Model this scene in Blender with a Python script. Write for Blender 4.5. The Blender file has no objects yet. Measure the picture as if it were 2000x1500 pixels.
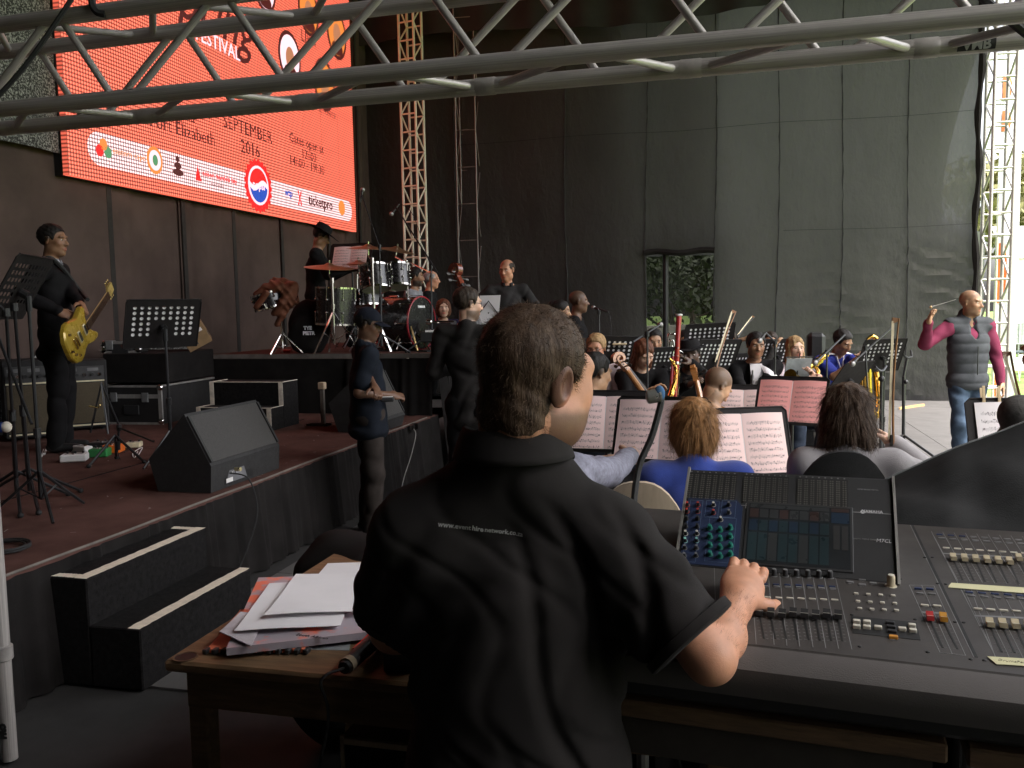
import bpy, math, random
import numpy as np
from mathutils import Vector, Matrix
SC = bpy.context.scene
COL = SC.collection
R = math.radians
random.seed(7)
RNG = np.random.default_rng(7)

# ------------------------------------------------------------------ camera, world, sun, exposure
CAM_H, YAW, PITCH, ROLL, FPX = 1.55, 14.0, 5.0, 1.0, 1675.0
cd = bpy.data.cameras.new('camera')
cam = bpy.data.objects.new('camera', cd)
COL.objects.link(cam)
cd.sensor_width = 36.0
cd.lens = FPX / 2000.0 * 36.0
cd.clip_start, cd.clip_end = 0.05, 2000
_f0 = Vector((-math.sin(R(YAW)), math.cos(R(YAW)), 0))
_r0 = Vector((math.cos(R(YAW)), math.sin(R(YAW)), 0))
CF = _f0 * math.cos(R(PITCH)) - Vector((0, 0, 1)) * math.sin(R(PITCH))
_u0 = Vector((0, 0, 1)) * math.cos(R(PITCH)) + _f0 * math.sin(R(PITCH))
CU = _u0 * math.cos(R(ROLL)) + _r0 * math.sin(R(ROLL))
CR = _r0 * math.cos(R(ROLL)) - _u0 * math.sin(R(ROLL))
CP = Vector((0, 0, CAM_H))
m = Matrix((CR, CU, -CF)).transposed().to_4x4()
m.translation = CP
cam.matrix_world = m
cd.dof.use_dof = False
SC.camera = cam

world = bpy.data.worlds.new('World')
SC.world = world
world.use_nodes = True
_nt = world.node_tree
_bg = _nt.nodes['Background']
_sky = _nt.nodes.new('ShaderNodeTexSky')
_sky.sky_type = 'NISHITA'
_sky.sun_disc = False
SUN_EL, SUN_AZ = R(62), R(112)          # azimuth measured clockwise from +Y (towards +X)
_sky.sun_elevation = SUN_EL
_sky.sun_rotation = SUN_AZ
_sky.air_density, _sky.dust_density, _sky.ozone_density = 0.7, 6.0, 0.6
_hs = _nt.nodes.new('ShaderNodeHueSaturation')          # overcast: the same sky, paler
_hs.inputs['Saturation'].default_value = 0.3
_nt.links.new(_sky.outputs[0], _hs.inputs['Color']); _nt.links.new(_hs.outputs[0], _bg.inputs[0])
_bg.inputs[1].default_value = 0.15
sl = bpy.data.lights.new('sun', 'SUN')
sl.energy, sl.angle, sl.color = 0.8, R(14), (1.0, 0.95, 0.88)
so = bpy.data.objects.new('sun', sl)
COL.objects.link(so)
so.location = (30, 20, 40)
_sd = Vector((math.sin(SUN_AZ) * math.cos(SUN_EL), math.cos(SUN_AZ) * math.cos(SUN_EL), math.sin(SUN_EL)))
so.rotation_euler = _sd.to_track_quat('Z', 'Y').to_euler()
SC.view_settings.view_transform = 'Standard'
SC.view_settings.look = 'None'
SC.view_settings.gamma = 1.0
SC.view_settings.exposure = 2.4
SC.view_settings.use_curve_mapping = False
SC.cycles.use_denoising = True
SC.cycles.max_bounces = 6
SC.cycles.diffuse_bounces = 4
SC.cycles.glossy_bounces = 3
SC.cycles.transparent_max_bounces = 12
SC.cycles.sample_clamp_indirect = 6.0
SC.cycles.caustics_reflective = False
SC.cycles.caustics_refractive = False
LED = 0.36                               # brightness of the screen, scene units

# ------------------------------------------------------------------ pixel -> place (photograph is 2000 x 1500)
def _dir(px, py):
    return CF + CR * ((px - 1000) / FPX) + CU * ((750 - py) / FPX)
def P(px, py, d):
    return CP + _dir(px, py) * d
def QZ(px, py, z):
    v = _dir(px, py); return CP + v * ((z - CP.z) / v.z)
def QX(px, py, x):
    v = _dir(px, py); return CP + v * (x / v.x)
def QY(px, py, y):
    v = _dir(px, py); return CP + v * (y / v.y)
def V(*a):
    return Vector(a)

# ------------------------------------------------------------------ materials
MATS = {}
def _nodes(name):
    mt = bpy.data.materials.new(name); mt.use_nodes = True
    nt = mt.node_tree
    return mt, nt, nt.nodes['Principled BSDF']
def _noise(nt, scale, detail=4, rough=0.55, sc3=None, coord='Object'):
    tc = nt.nodes.new('ShaderNodeTexCoord')
    n = nt.nodes.new('ShaderNodeTexNoise')
    n.inputs['Scale'].default_value = scale
    n.inputs['Detail'].default_value = detail
    n.inputs['Roughness'].default_value = rough
    if sc3:
        mp = nt.nodes.new('ShaderNodeMapping'); mp.inputs['Scale'].default_value = sc3
        nt.links.new(tc.outputs[coord], mp.inputs[0]); nt.links.new(mp.outputs[0], n.inputs[0])
    else:
        nt.links.new(tc.outputs[coord], n.inputs[0])
    return n
def mat(name, col, rough=0.6, metal=0.0, var=0.25, scale=12.0, bump=0.0, bscale=60.0, spec=0.5, sc3=None, sheen=0.0, tint=False, coat=0.0, bdist=0.004, rvar=0.12):
    if name in MATS: return MATS[name]
    mt, nt, b = _nodes(name)
    b.inputs['Metallic'].default_value = metal
    b.inputs['Specular IOR Level'].default_value = spec
    if sheen:
        b.inputs['Sheen Weight'].default_value = sheen
        b.inputs['Sheen Roughness'].default_value = 0.6
    if coat:
        b.inputs['Coat Weight'].default_value = coat
        b.inputs['Coat Roughness'].default_value = 0.15
    n = _noise(nt, scale, 5, 0.6, sc3)
    cr = nt.nodes.new('ShaderNodeValToRGB')
    c0 = [max(0.0, c * (1 - var)) for c in col]; c1 = [min(1.0, c * (1 + var)) for c in col]
    cr.color_ramp.elements[0].color = (*c0, 1); cr.color_ramp.elements[1].color = (*c1, 1)
    cr.color_ramp.elements[0].position = 0.3; cr.color_ramp.elements[1].position = 0.7
    nt.links.new(n.outputs['Fac'], cr.inputs[0])
    out = cr.outputs[0]
    if tint:
        at = nt.nodes.new('ShaderNodeAttribute'); at.attribute_name = 'tint'
        mx = nt.nodes.new('ShaderNodeMix'); mx.data_type = 'RGBA'; mx.blend_type = 'MULTIPLY'
        mx.inputs['Factor'].default_value = 1.0
        nt.links.new(out, mx.inputs['A']); nt.links.new(at.outputs['Color'], mx.inputs['B'])
        out = mx.outputs['Result']
        b.inputs['Subsurface Weight'].default_value = 0.12
        b.inputs['Subsurface Radius'].default_value = (0.012, 0.005, 0.003)
        b.inputs['Subsurface Scale'].default_value = 1.0
    nt.links.new(out, b.inputs['Base Color'])
    mr = nt.nodes.new('ShaderNodeMapRange')
    mr.inputs['To Min'].default_value = max(0.02, rough - rvar); mr.inputs['To Max'].default_value = min(1.0, rough + rvar)
    n2 = _noise(nt, scale * 2.7, 3, 0.6, sc3)
    nt.links.new(n2.outputs['Fac'], mr.inputs['Value'])
    nt.links.new(mr.outputs[0], b.inputs['Roughness'])
    if bump:
        n3 = _noise(nt, bscale, 4, 0.6, sc3)
        bp = nt.nodes.new('ShaderNodeBump'); bp.inputs['Strength'].default_value = bump; bp.inputs['Distance'].default_value = bdist
        nt.links.new(n3.outputs['Fac'], bp.inputs['Height']); nt.links.new(bp.outputs[0], b.inputs['Normal'])
    MATS[name] = mt
    return mt
def emit(name, col, strength=1.0):
    if name in MATS: return MATS[name]
    mt, nt, b = _nodes(name)
    b.inputs['Base Color'].default_value = (0.02, 0.02, 0.02, 1)
    b.inputs['Emission Color'].default_value = (*col, 1)
    b.inputs['Emission Strength'].default_value = strength
    MATS[name] = mt
    return mt

# ------------------------------------------------------------------ objects
WORLD_ROOTS = set()
def thing(name, label, cat, loc=(0, 0, 0), rotz=0.0, group=None, world=False):
    o = bpy.data.objects.new(name, None); COL.objects.link(o)
    o.empty_display_size = 0.1
    o.location = loc; o.rotation_euler = (0, 0, rotz)
    o['label'] = label; o['category'] = cat
    if group: o['group'] = group
    if world: WORLD_ROOTS.add(o.name)
    return o
def tag(o, label, cat, group=None):
    o['label'] = label; o['category'] = cat
    if group: o['group'] = group
    return o
def link_mesh(name, me, parent=None):
    o = bpy.data.objects.new(name, me); COL.objects.link(o)
    if parent is not None:
        o.parent = parent
        if parent.name in WORLD_ROOTS:
            mw = Matrix.Translation(parent.location) @ parent.rotation_euler.to_matrix().to_4x4()
            o.matrix_parent_inverse = mw.inverted()
    return o
def dup(root, loc=None, rotz=None, label=None, group=None):
    r = root.copy(); COL.objects.link(r)
    if loc is not None: r.location = loc
    if rotz is not None: r.rotation_euler = (0, 0, rotz)
    if label: r['label'] = label
    if group: r['group'] = group
    for ch in list(root.children):
        c = ch.copy(); COL.objects.link(c); c.parent = r
        for g in list(ch.children):
            d = g.copy(); COL.objects.link(d); d.parent = c
    return r

class MB:
    def __init__(s): s.v = []; s.f = []; s.n = 0; s.M = None
    def add(s, vs, fs):
        b = s.n
        if s.M is not None: vs = [s.M @ Vector(v) for v in vs]
        s.v += [tuple(v) for v in vs]; s.n += len(vs)
        s.f += [tuple(i + b for i in f) for f in fs]
        return s
    def box(s, c, size, rot=None, taper=1.0):
        x, y, z = size[0] / 2, size[1] / 2, size[2] / 2
        t = taper
        pts = [V(-x, -y, -z), V(x, -y, -z), V(x, y, -z), V(-x, y, -z), V(-x * t, -y * t, z), V(x * t, -y * t, z), V(x * t, y * t, z), V(-x * t, y * t, z)]
        if rot is not None: pts = [rot @ p for p in pts]
        c = Vector(c)
        return s.add([p + c for p in pts], [(0, 3, 2, 1), (4, 5, 6, 7), (0, 1, 5, 4), (1, 2, 6, 5), (2, 3, 7, 6), (3, 0, 4, 7)])
    def bbox(s, a, b, bev=0.0):
        a, b = Vector(a), Vector(b)
        lo = V(*[min(a[i], b[i]) for i in range(3)]); hi = V(*[max(a[i], b[i]) for i in range(3)])
        if bev <= 0: return s.box((lo + hi) / 2, hi - lo)
        return s.rbox((lo + hi) / 2, hi - lo, bev)
    def rbox(s, c, size, bev, rot=None):
        # chamfered box
        x, y, z = size[0] / 2, size[1] / 2, size[2] / 2; b = min(bev, x * .9, y * .9, z * .9)
        pts = []; idx = {}
        for sx in (-1, 1):
            for sy in (-1, 1):
                for sz in (-1, 1):
                    for k in range(3):
                        p = V(sx * (x if k == 0 else x - b), sy * (y if k == 1 else y - b), sz * (z if k == 2 else z - b))
                        idx[(sx, sy, sz, k)] = len(pts); pts.append(p)
        fs = []
        def q(*ks): fs.append(tuple(idx[k] for k in ks))
        for sg in (-1, 1):
            o = [(-1, -1), (1, -1), (1, 1), (-1, 1)]
            q(*[(sg, a, c2, 0) for a, c2 in (o if sg > 0 else o[::-1])])
            q(*[(c2, sg, a, 1) for a, c2 in (o if sg > 0 else o[::-1])])
            q(*[(a, c2, sg, 2) for a, c2 in (o if sg > 0 else o[::-1])])
        for sa in (-1, 1):
            for sb in (-1, 1):
                q((sa, sb, -1, 0), (sa, sb, -1, 1), (sa, sb, 1, 1), (sa, sb, 1, 0))
                q((sa, -1, sb, 0), (sa, -1, sb, 2), (sa, 1, sb, 2), (sa, 1, sb, 0))
                q((-1, sa, sb, 1), (-1, sa, sb, 2), (1, sa, sb, 2), (1, sa, sb, 1))
                for sc in (-1, 1): q((sa, sb, sc, 0), (sa, sb, sc, 1), (sa, sb, sc, 2))
        if rot is not None: pts = [rot @ p for p in pts]
        c = Vector(c)
        return s.add([p + c for p in pts], fs)
    def ring(s, c, ax, r, seg, ref=None):
        ax = Vector(ax).normalized()
        if ref is None: ref = V(0, 0, 1) if abs(ax.z) < 0.9 else V(1, 0, 0)
        u = ax.cross(ref).normalized(); w = ax.cross(u)
        c = Vector(c)
        return [c + u * (r * math.cos(2 * math.pi * k / seg)) + w * (r * math.sin(2 * math.pi * k / seg)) for k in range(seg)]
    def loft(s, rings, cap=True, closed=False):
        n = len(rings[0]); vs = [p for r in rings for p in r]; fs = []
        for i in range(len(rings) - (0 if closed else 1)):
            a, b = i * n, ((i + 1) % len(rings)) * n
            for k in range(n): fs.append((a + k, a + (k + 1) % n, b + (k + 1) % n, b + k))
        if cap and not closed:
            fs.append(tuple(range(n))[::-1]); fs.append(tuple((len(rings) - 1) * n + k for k in range(n)))
        return s.add(vs, fs)
    def cyl(s, a, b, r0, r1=None, seg=12, cap=True):
        a, b = Vector(a), Vector(b); r1 = r0 if r1 is None else r1
        ax = b - a
        return s.loft([s.ring(a, ax, r0, seg), s.ring(b, ax, r1, seg)], cap)
    def tube(s, pts, r, seg=8, cap=True, closed=False):
        pts = [Vector(p) for p in pts]; rs = r if hasattr(r, '__len__') else [r] * len(pts)
        rings = []; n = len(pts); ref = None
        for i, p in enumerate(pts):
            if closed: t = pts[(i + 1) % n] - pts[i - 1]
            else: t = pts[min(i + 1, n - 1)] - pts[max(i - 1, 0)]
            if t.length < 1e-9: t = V(0, 0, 1)
            t.normalize()
            if ref is None: ref = V(0, 0, 1) if abs(t.z) < 0.9 else V(1, 0, 0)
            u = t.cross(ref)
            if u.length < 1e-6: u = t.cross(V(0, 1, 0))
            u.normalize(); w = t.cross(u); ref = -w if False else u.cross(t)
            rings.append([p + u * (rs[i] * math.cos(2 * math.pi * k / seg)) + w * (rs[i] * math.sin(2 * math.pi * k / seg)) for k in range(seg)])
        return s.loft(rings, cap, closed)
    def lathe(s, prof, o, ax, seg=24, cap=True):
        o, ax = Vector(o), Vector(ax).normalized()
        return s.loft([s.ring(o + ax * h, ax, max(r, 1e-4), seg) for r, h in prof], cap)
    def sphere(s, c, r, seg=12, rings=8, rot=None):
        rr = (r, r, r) if not hasattr(r, '__len__') else r
        c = Vector(c); out = []
        for i in range(rings + 1):
            th = math.pi * (i + 0.02 if i == 0 else (i - 0.02 if i == rings else i)) / rings
            ring = []
            for k in range(seg):
                ph = 2 * math.pi * k / seg
                p = V(rr[0] * math.sin(th) * math.cos(ph), rr[1] * math.sin(th) * math.sin(ph), rr[2] * math.cos(th))
                if rot is not None: p = rot @ p
                ring.append(c + p)
            out.append(ring[::-1])
        return s.loft(out)
    def prism(s, poly, d):
        d = Vector(d); a = [Vector(p) for p in poly]; n = len(a)
        vs = a + [p + d for p in a]
        fs = [tuple(range(n))[::-1], tuple(range(n, 2 * n))] + [(i, (i + 1) % n, (i + 1) % n + n, i + n) for i in range(n)]
        return s.add(vs, fs)
    def quad(s, a, b, c, d): return s.add([a, b, c, d], [(0, 1, 2, 3)])
    def grid(s, fn, nu, nv):
        vs = [fn(i / nu, j / nv) for j in range(nv + 1) for i in range(nu + 1)]
        fs = [(j * (nu + 1) + i, j * (nu + 1) + i + 1, (j + 1) * (nu + 1) + i + 1, (j + 1) * (nu + 1) + i) for j in range(nv) for i in range(nu)]
        return s.add(vs, fs)
    def mesh(s, name, m, smooth=True, ang=35):
        me = bpy.data.meshes.new(name)
        me.from_pydata(s.v, [], s.f); me.update()
        import bmesh
        bm = bmesh.new(); bm.from_mesh(me); bmesh.ops.recalc_face_normals(bm, faces=bm.faces); bm.to_mesh(me); bm.free()
        me.materials.append(m)
        if smooth:
            me.polygons.foreach_set('use_smooth', [True] * len(me.polygons))
            try: me.set_sharp_from_angle(angle=R(ang))
            except Exception: pass
        return me
    def build(s, name, m, parent=None, smooth=True, label=None, ang=35):
        o = link_mesh(name, s.mesh(name, m, smooth, ang), parent)
        if label: o['label'] = label
        return o
def put(name, me, parent, M):
    o = bpy.data.objects.new(name, me); COL.objects.link(o); o.parent = parent
    if parent is not None and parent.name in WORLD_ROOTS:
        mw = Matrix.Translation(parent.location) @ parent.rotation_euler.to_matrix().to_4x4()
        o.matrix_parent_inverse = mw.inverted()
    o.matrix_basis = M
    return o
def axes(x, y, z, o):
    mm = Matrix((x, y, z)).transposed().to_4x4(); mm.translation = Vector(o); return mm
def align(a, b):
    """matrix taking a unit-length z cylinder from a to b (scaled along z)"""
    a, b = Vector(a), Vector(b); d = b - a
    q = d.to_track_quat('Z', 'Y')
    return Matrix.Translation(a) @ q.to_matrix().to_4x4() @ Matrix.Diagonal((1, 1, d.length, 1))
def text(name, body, size, m, M, parent=None, extrude=0.0004, align_x='CENTER', shear=0.0, bold=0.0, sx=1.0, res=2):
    cu = bpy.data.curves.new(name, 'FONT'); cu.body = body; cu.size = size; cu.align_x = align_x; cu.align_y = 'CENTER'
    cu.extrude = extrude; cu.resolution_u = res; cu.shear = shear; cu.offset = bold
    o = bpy.data.objects.new(name, cu); COL.objects.link(o)
    dg = bpy.context.evaluated_depsgraph_get()
    me = bpy.data.meshes.new_from_object(o.evaluated_get(dg))
    bpy.data.objects.remove(o); bpy.data.curves.remove(cu)
    me.materials.clear(); me.materials.append(m)
    return put(name, me, parent, M @ Matrix.Diagonal((sx, 1, 1, 1)))
def smooth_path(pts, n=6):
    pts = [Vector(p) for p in pts]; out = []
    for i in range(len(pts) - 1):
        p0, p1, p2, p3 = pts[max(i - 1, 0)], pts[i], pts[i + 1], pts[min(i + 2, len(pts) - 1)]
        for k in range(n):
            t = k / n
            out.append(0.5 * ((2 * p1) + (p2 - p0) * t + (2 * p0 - 5 * p1 + 4 * p2 - p3) * t * t + (3 * p1 - p0 - 3 * p2 + p3) * t ** 3))
    out.append(pts[-1]); return out
# ------------------------------------------------------------------ palette
M_black = mat('black_cloth', (0.0125, 0.011, 0.0105), 0.95, var=0.4, scale=5, bump=0.3, bscale=220, spec=.15)
M_drape = mat('grey_brown_drape', (0.082, 0.056, 0.047), 0.95, var=0.28, scale=1.3, bump=0.25, bscale=180, spec=0.2)
M_roof = mat('roof_cloth', (0.015, 0.015, 0.016), 0.9, var=0.3, scale=2)
M_floor = mat('stage_lino', (0.125, 0.118, 0.113), 0.6, var=0.14, scale=2.2, bump=0.08, bscale=30, spec=0.35)
M_dfloor = mat('dark_ground_sheet', (0.032, 0.030, 0.029), 0.8, var=0.3, scale=3)
M_carpet = mat('brown_carpet', (0.112, 0.058, 0.048), 0.97, var=0.3, scale=3, bump=0.8, bscale=400, spec=0.04)
M_carpetblk = mat('black_carpet', (0.012, 0.011, 0.011), 0.97, var=0.5, scale=40, bump=0.8, bscale=350, spec=0.15)
M_tape = mat('masking_tape', (0.82, 0.72, 0.58), 0.75, var=0.12, scale=30, bump=0.2, bscale=90)
M_alu = mat('worn_aluminium', (0.46, 0.43, 0.405), 0.36, 0.3, var=0.3, scale=9, bump=0.12, bscale=60)
M_aluw = mat('pale_aluminium', (0.74, 0.69, 0.58), 0.5, 0.1, var=0.15, scale=6)
M_chrome = mat('chrome', (0.75, 0.73, 0.7), 0.12, 1.0, var=0.1, scale=20, rvar=0.06)
M_blackmetal = mat('black_metal', (0.02, 0.02, 0.021), 0.4, 0.2, var=0.3, scale=30)
M_blackplastic = mat('black_plastic', (0.018, 0.018, 0.019), 0.5, var=0.3, scale=40)
M_rubber = mat('rubber', (0.014, 0.014, 0.014), 0.75, var=0.3, scale=40)
M_white = mat('white_paint', (0.78, 0.76, 0.74), 0.5, var=0.06)
M_paper = mat('white_paper', (0.80, 0.78, 0.79), 0.85, var=0.04, scale=6, spec=0.2)
M_ink = mat('black_ink', (0.05, 0.045, 0.05), 0.8, var=0.1)
M_wood = mat('worn_desk_wood', (0.17, 0.10, 0.05), 0.6, var=0.45, scale=7, sc3=(1, 8, 8), bump=0.15, bscale=40)
M_darkwood = mat('dark_plywood', (0.12, 0.07, 0.035), 0.7, var=0.4, scale=8, sc3=(1, 10, 10), bump=0.2, bscale=50)
M_grass = mat('grass_ground', (0.13, 0.20, 0.035), 0.9, var=0.35, scale=1.5, bump=0.5, bscale=20)

def net_mat(name, tr, col, tl=0.0):
    mt, nt, b = _nodes(name)
    b.inputs['Base Color'].default_value = (*col, 1); b.inputs['Roughness'].default_value = 0.95
    b.inputs['Specular IOR Level'].default_value = 0.15
    n = _noise(nt, 0.9, 4, 0.6); n2 = _noise(nt, 60, 2, 0.5, (1, 1, 8))
    cr = nt.nodes.new('ShaderNodeMapRange'); cr.inputs['To Min'].default_value = 0.45; cr.inputs['To Max'].default_value = 1.5
    nt.links.new(n.outputs['Fac'], cr.inputs['Value'])
    mx = nt.nodes.new('ShaderNodeMix'); mx.data_type = 'RGBA'; mx.blend_type = 'MULTIPLY'; mx.inputs['Factor'].default_value = 1
    mx.inputs['A'].default_value = (*col, 1); nt.links.new(cr.outputs[0], mx.inputs['B']); nt.links.new(mx.outputs['Result'], b.inputs['Base Color'])
    bp = nt.nodes.new('ShaderNodeBump'); bp.inputs['Strength'].default_value = 0.3; bp.inputs['Distance'].default_value = 0.01
    n4 = _noise(nt, 1.1, 5, 0.62, (1.6, 1, .8)); b4 = nt.nodes.new('ShaderNodeBump'); b4.inputs['Strength'].default_value = 0.7; b4.inputs['Distance'].default_value = 0.16
    nt.links.new(n4.outputs['Fac'], b4.inputs['Height']); nt.links.new(b4.outputs[0], bp.inputs['Normal'])
    nt.links.new(n2.outputs['Fac'], bp.inputs['Height']); nt.links.new(bp.outputs[0], b.inputs['Normal'])
    tl_ = nt.nodes.new('ShaderNodeBsdfTranslucent'); tl_.inputs['Color'].default_value = (.67, .65, .66, 1); m2 = nt.nodes.new('ShaderNodeMixShader'); m2.inputs[0].default_value = tl
    nt.links.new(b.outputs[0], m2.inputs[1]); nt.links.new(tl_.outputs[0], m2.inputs[2])
    t = nt.nodes.new('ShaderNodeBsdfTransparent'); ms = nt.nodes.new('ShaderNodeMixShader'); ms.inputs[0].default_value = tr
    out = nt.nodes['Material Output']
    nt.links.new(bp.outputs[0], tl_.inputs['Normal']); nt.links.new(m2.outputs[0], ms.inputs[1]); nt.links.new(t.outputs[0], ms.inputs[2]); nt.links.new(ms.outputs[0], out.inputs[0])
    return mt
M_net = net_mat('shade_net', 0.03, (0.036, 0.034, 0.032), .13); M_back = net_mat('backing_net', 0.12, (0.05, 0.05, 0.05), .36)
M_netopen = net_mat('open_net', 0.13, (0.03, 0.03, 0.03))

def daylight_speckle_mat():
    mt, nt, b = _nodes('daylight_speckled_cloth')
    b.inputs['Roughness'].default_value = 0.9
    n = _noise(nt, 55, 2, 0.7); n2 = _noise(nt, 2.0, 3, 0.6)
    cr = nt.nodes.new('ShaderNodeValToRGB')
    cr.color_ramp.elements[0].position = 0.47; cr.color_ramp.elements[0].color = (0.03, 0.028, 0.026, 1)
    cr.color_ramp.elements[1].position = 0.62; cr.color_ramp.elements[1].color = (0.34, 0.33, 0.31, 1)  # pale specks are daylight through the weave, painted into the colour
    nt.links.new(n.outputs['Fac'], cr.inputs[0]); nt.links.new(cr.outputs[0], b.inputs['Base Color'])
    return mt
M_dayspeck = daylight_speckle_mat()

WALL_Y, BACK_X, ST_Z, ST_X = 14.6, -6.25, 0.52, -2.78

def structure(o): o['kind'] = 'structure'; return o

# ------------------------------------------------------------------ ground, floor, roof
b = MB(); b.grid(lambda u, v: V(-150 + 300 * u, -60 + 300 * v, -1.2 - 0.05 * math.sin(9 * u) * math.sin(8 * v)), 40, 40)
structure(b.build('grass_field', M_grass))
b = MB(); b.bbox((-9, -4, -0.3), (4.55, 15.2, -0.012))
floor = structure(b.build('stage_floor', M_dfloor, smooth=False))
pm = {}
for ix in range(6):
    for iy in range(9):
        x0, y0 = -2.6 + ix * 1.22, 3.0 + iy * 1.53
        if x0 > 4.5: continue
        x1, y1 = min(x0 + 1.22, 4.55), min(y0 + 1.53, 15.0)
        k = (round(x1 - x0, 3), round(y1 - y0, 3))
        if k not in pm:
            q = MB(); q.bbox((0.0025, 0.0025, -0.0115), (k[0] - 0.0025, k[1] - 0.0025, 0)); pm[k] = q.mesh('floor_panel', M_floor, False)
        put('floor_panel', pm[k], floor, Matrix.Translation((x0, y0, RNG.normal(0, 0.0008))))
b = MB(); b.bbox((-9, -4, 8.0), (5.4, 15.6, 8.15)); structure(b.build('stage_roof', M_roof, smooth=False))
b = MB(); b.bbox((4.45, -4, -1.2), (4.55, 15.2, -0.31)); structure(b.build('stage_fascia_wall', M_black, smooth=False))

# unseen cloths added beside and behind the mixing position to keep the foreground dark
t = thing('side_light_block', 'black masking cloth closing the stage side beside the mixing position', 'curtain', (4.35, 0, 0), world=True)
b = MB(); b.grid(lambda u, v: V(4.35 + 0.04 * math.sin(50 * u), -3 + 2.4 * u, -1 + 9 * v), 80, 2); b.build('cloth', M_black, t)
t = thing('rear_light_block', 'black wing cloth hanging behind the mixing position', 'curtain', (0, -2.2, 0), world=True)
b = MB(); b.grid(lambda u, v: V(-7 + 10.3 * u, -2.2 + 0.05 * math.sin(60 * u), 8 * v), 120, 2); b.build('cloth', M_black, t)

# ------------------------------------------------------------------ back drape (behind the screen)
t = thing('back_drape', 'dark grey brown cloth backdrop hanging behind the orange screen', 'curtain', (BACK_X, 6, 0), world=True)
ys = [-2.2, 0.5, 2.2, 3.6, 4.9, 5.9]
ye = [QX(x, 520, BACK_X).y for x in (212, 352, 452, 545, 640, 700, 748)] + [15.0]
edges = ys + ye
for i in range(len(edges) - 1):
    y0, y1 = edges[i], edges[i + 1]
    ph = RNG.uniform(0, 6); sg = 1 if i % 2 else 0
    b = MB()
    b.grid(lambda u, v: V(BACK_X + 0.02 * sg + 0.018 * math.sin(u * 7 + ph + v) + 0.05 * (u - 0.5) ** 2 + 0.012 * math.sin(u * 23 + ph * 3), y0 - 0.04 + (y1 - y0 + 0.08) * u, 0.3 + 7.7 * v), 26, 14)
    b.build('drape_panel', M_drape, t)
    b = MB(); yy = y1 + RNG.uniform(-0.03, 0.03)
    b.bbox((BACK_X + 0.05, yy - 0.035, 0.3), (BACK_X + 0.06, yy + 0.035, 7.9)); b.build('seam_strip', mat('dark_seam', (.026, .022, .019), .95), t)
t = thing('shade_cloth', 'speckled grey woven shade cloth torn open at the far left of the backdrop', 'curtain', (BACK_X, 6, 0), world=True)
def torn(y0, y1, z0, z1, seed):
    r2 = random.Random(seed); n = 18
    top = [z1 + r2.uniform(-0.12, 0.12) for _ in range(n + 1)]
    b = MB()
    b.grid(lambda u, v: V(BACK_X + 0.10 + 0.02 * math.sin(12 * u), y0 + (y1 - y0) * u, z0 + (top[int(round(u * n))] - z0) * v), n, 6)
    return b
torn(5.15, 7.0, ST_Z, 1.15, 2).build('cloth_piece', M_dayspeck, t)
torn(3.9, 5.15, ST_Z, 1.5, 3).build('cloth_piece', M_dayspeck, t)
p0, p1 = QX(0, 285, BACK_X), QX(108, 60, BACK_X)
torn(p0.y - 1, p1.y + 0.1, 3.1, 6.5, 4).build('cloth_piece', M_dayspeck, t)
torn(8.2, 8.9, 1.1, 1.55, 6).build('cloth_piece', M_dayspeck, t)

# ------------------------------------------------------------------ far wing wall: shade net in sewn panels
t = thing('net_wall', 'dark grey shade net wall sewn in tall panels behind the orchestra', 'wall', (-1, WALL_Y, 0), world=True)
sx = [-6.3, -4.6] + [QY(x, 300, WALL_Y).x for x in (1105, 1262, 1397, 1520, 1645, 1775)] + [QY(1910, 300, WALL_Y).x]
HX0, HX1 = QY(1258, 490, WALL_Y).x, QY(1396, 490, WALL_Y).x
HZ = QY(1330, 492, WALL_Y).z
def wall_y(x, z, amp=1.0):
    y = WALL_Y + 0.03 * math.sin(1.7 * x + 0.6 * z) + 0.008 * math.sin(5 * x)
    if z < 2.75 and x > 0.6:
        k = min(1, (x - 0.6) / 1.2) * min(1, (2.8 - z) / 0.6)
        y += amp * 0.040 * k * math.sin((z + 0.28 * x + 0.12 * math.sin(2.3 * x) + .05 * math.sin(7 * x)) * 23) * (0.6 + 0.4 * math.sin(3.1 * x + z * 2))
    if z > 2.6: y += 0.01 * math.sin(2.2 * z + 3 * x)
    return y
def net_panel(x0, x1, z0, z1, nu=16, nv=90, dy=0.0):
    b = MB()
    def fn(u, v):
        x = x0 + (x1 - x0) * u; z = z0 + (z1 - z0) * v
        return V(x, wall_y(x, z) + dy, z)
    b.grid(fn, nu, nv); return b
for i in range(len(sx) - 1):
    x0, x1 = sx[i], sx[i + 1]
    z0 = HZ if abs((x0 + x1) / 2 - (HX0 + HX1) / 2) < 0.15 else 0.0
    net_panel(x0, x1, z0, 8.0).build('net_panel', M_net, t)
    if i < len(sx) - 2:     # the laced seam, lumpy with its knots
        r2 = random.Random(i)
        pts = [V(x1 + 0.02 * math.sin(z * 1.1 + i) + r2.uniform(-0.006, 0.006), wall_y(x1, z) - 0.02, z) for z in np.arange(0.0 if z0 == 0 else 0.05, 8, 0.12)]
        b = MB(); b.tube(pts, [0.006 + 0.008 * r2.random() for _ in pts], 5); b.build('laced_seam', mat('seam_cord', (.02, .02, .02), .95), t)
for z, xa, xb in ((4.42, -4.5, sx[-1]), (2.72, 0.9, sx[-1])):
    b = MB(); b.tube([V(x, wall_y(x, z) - 0.018, z + 0.01 * math.sin(2 * x)) for x in np.arange(xa, xb, 0.2)], 0.0035, 5); b.build('hem', MATS['seam_cord'], t)
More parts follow.
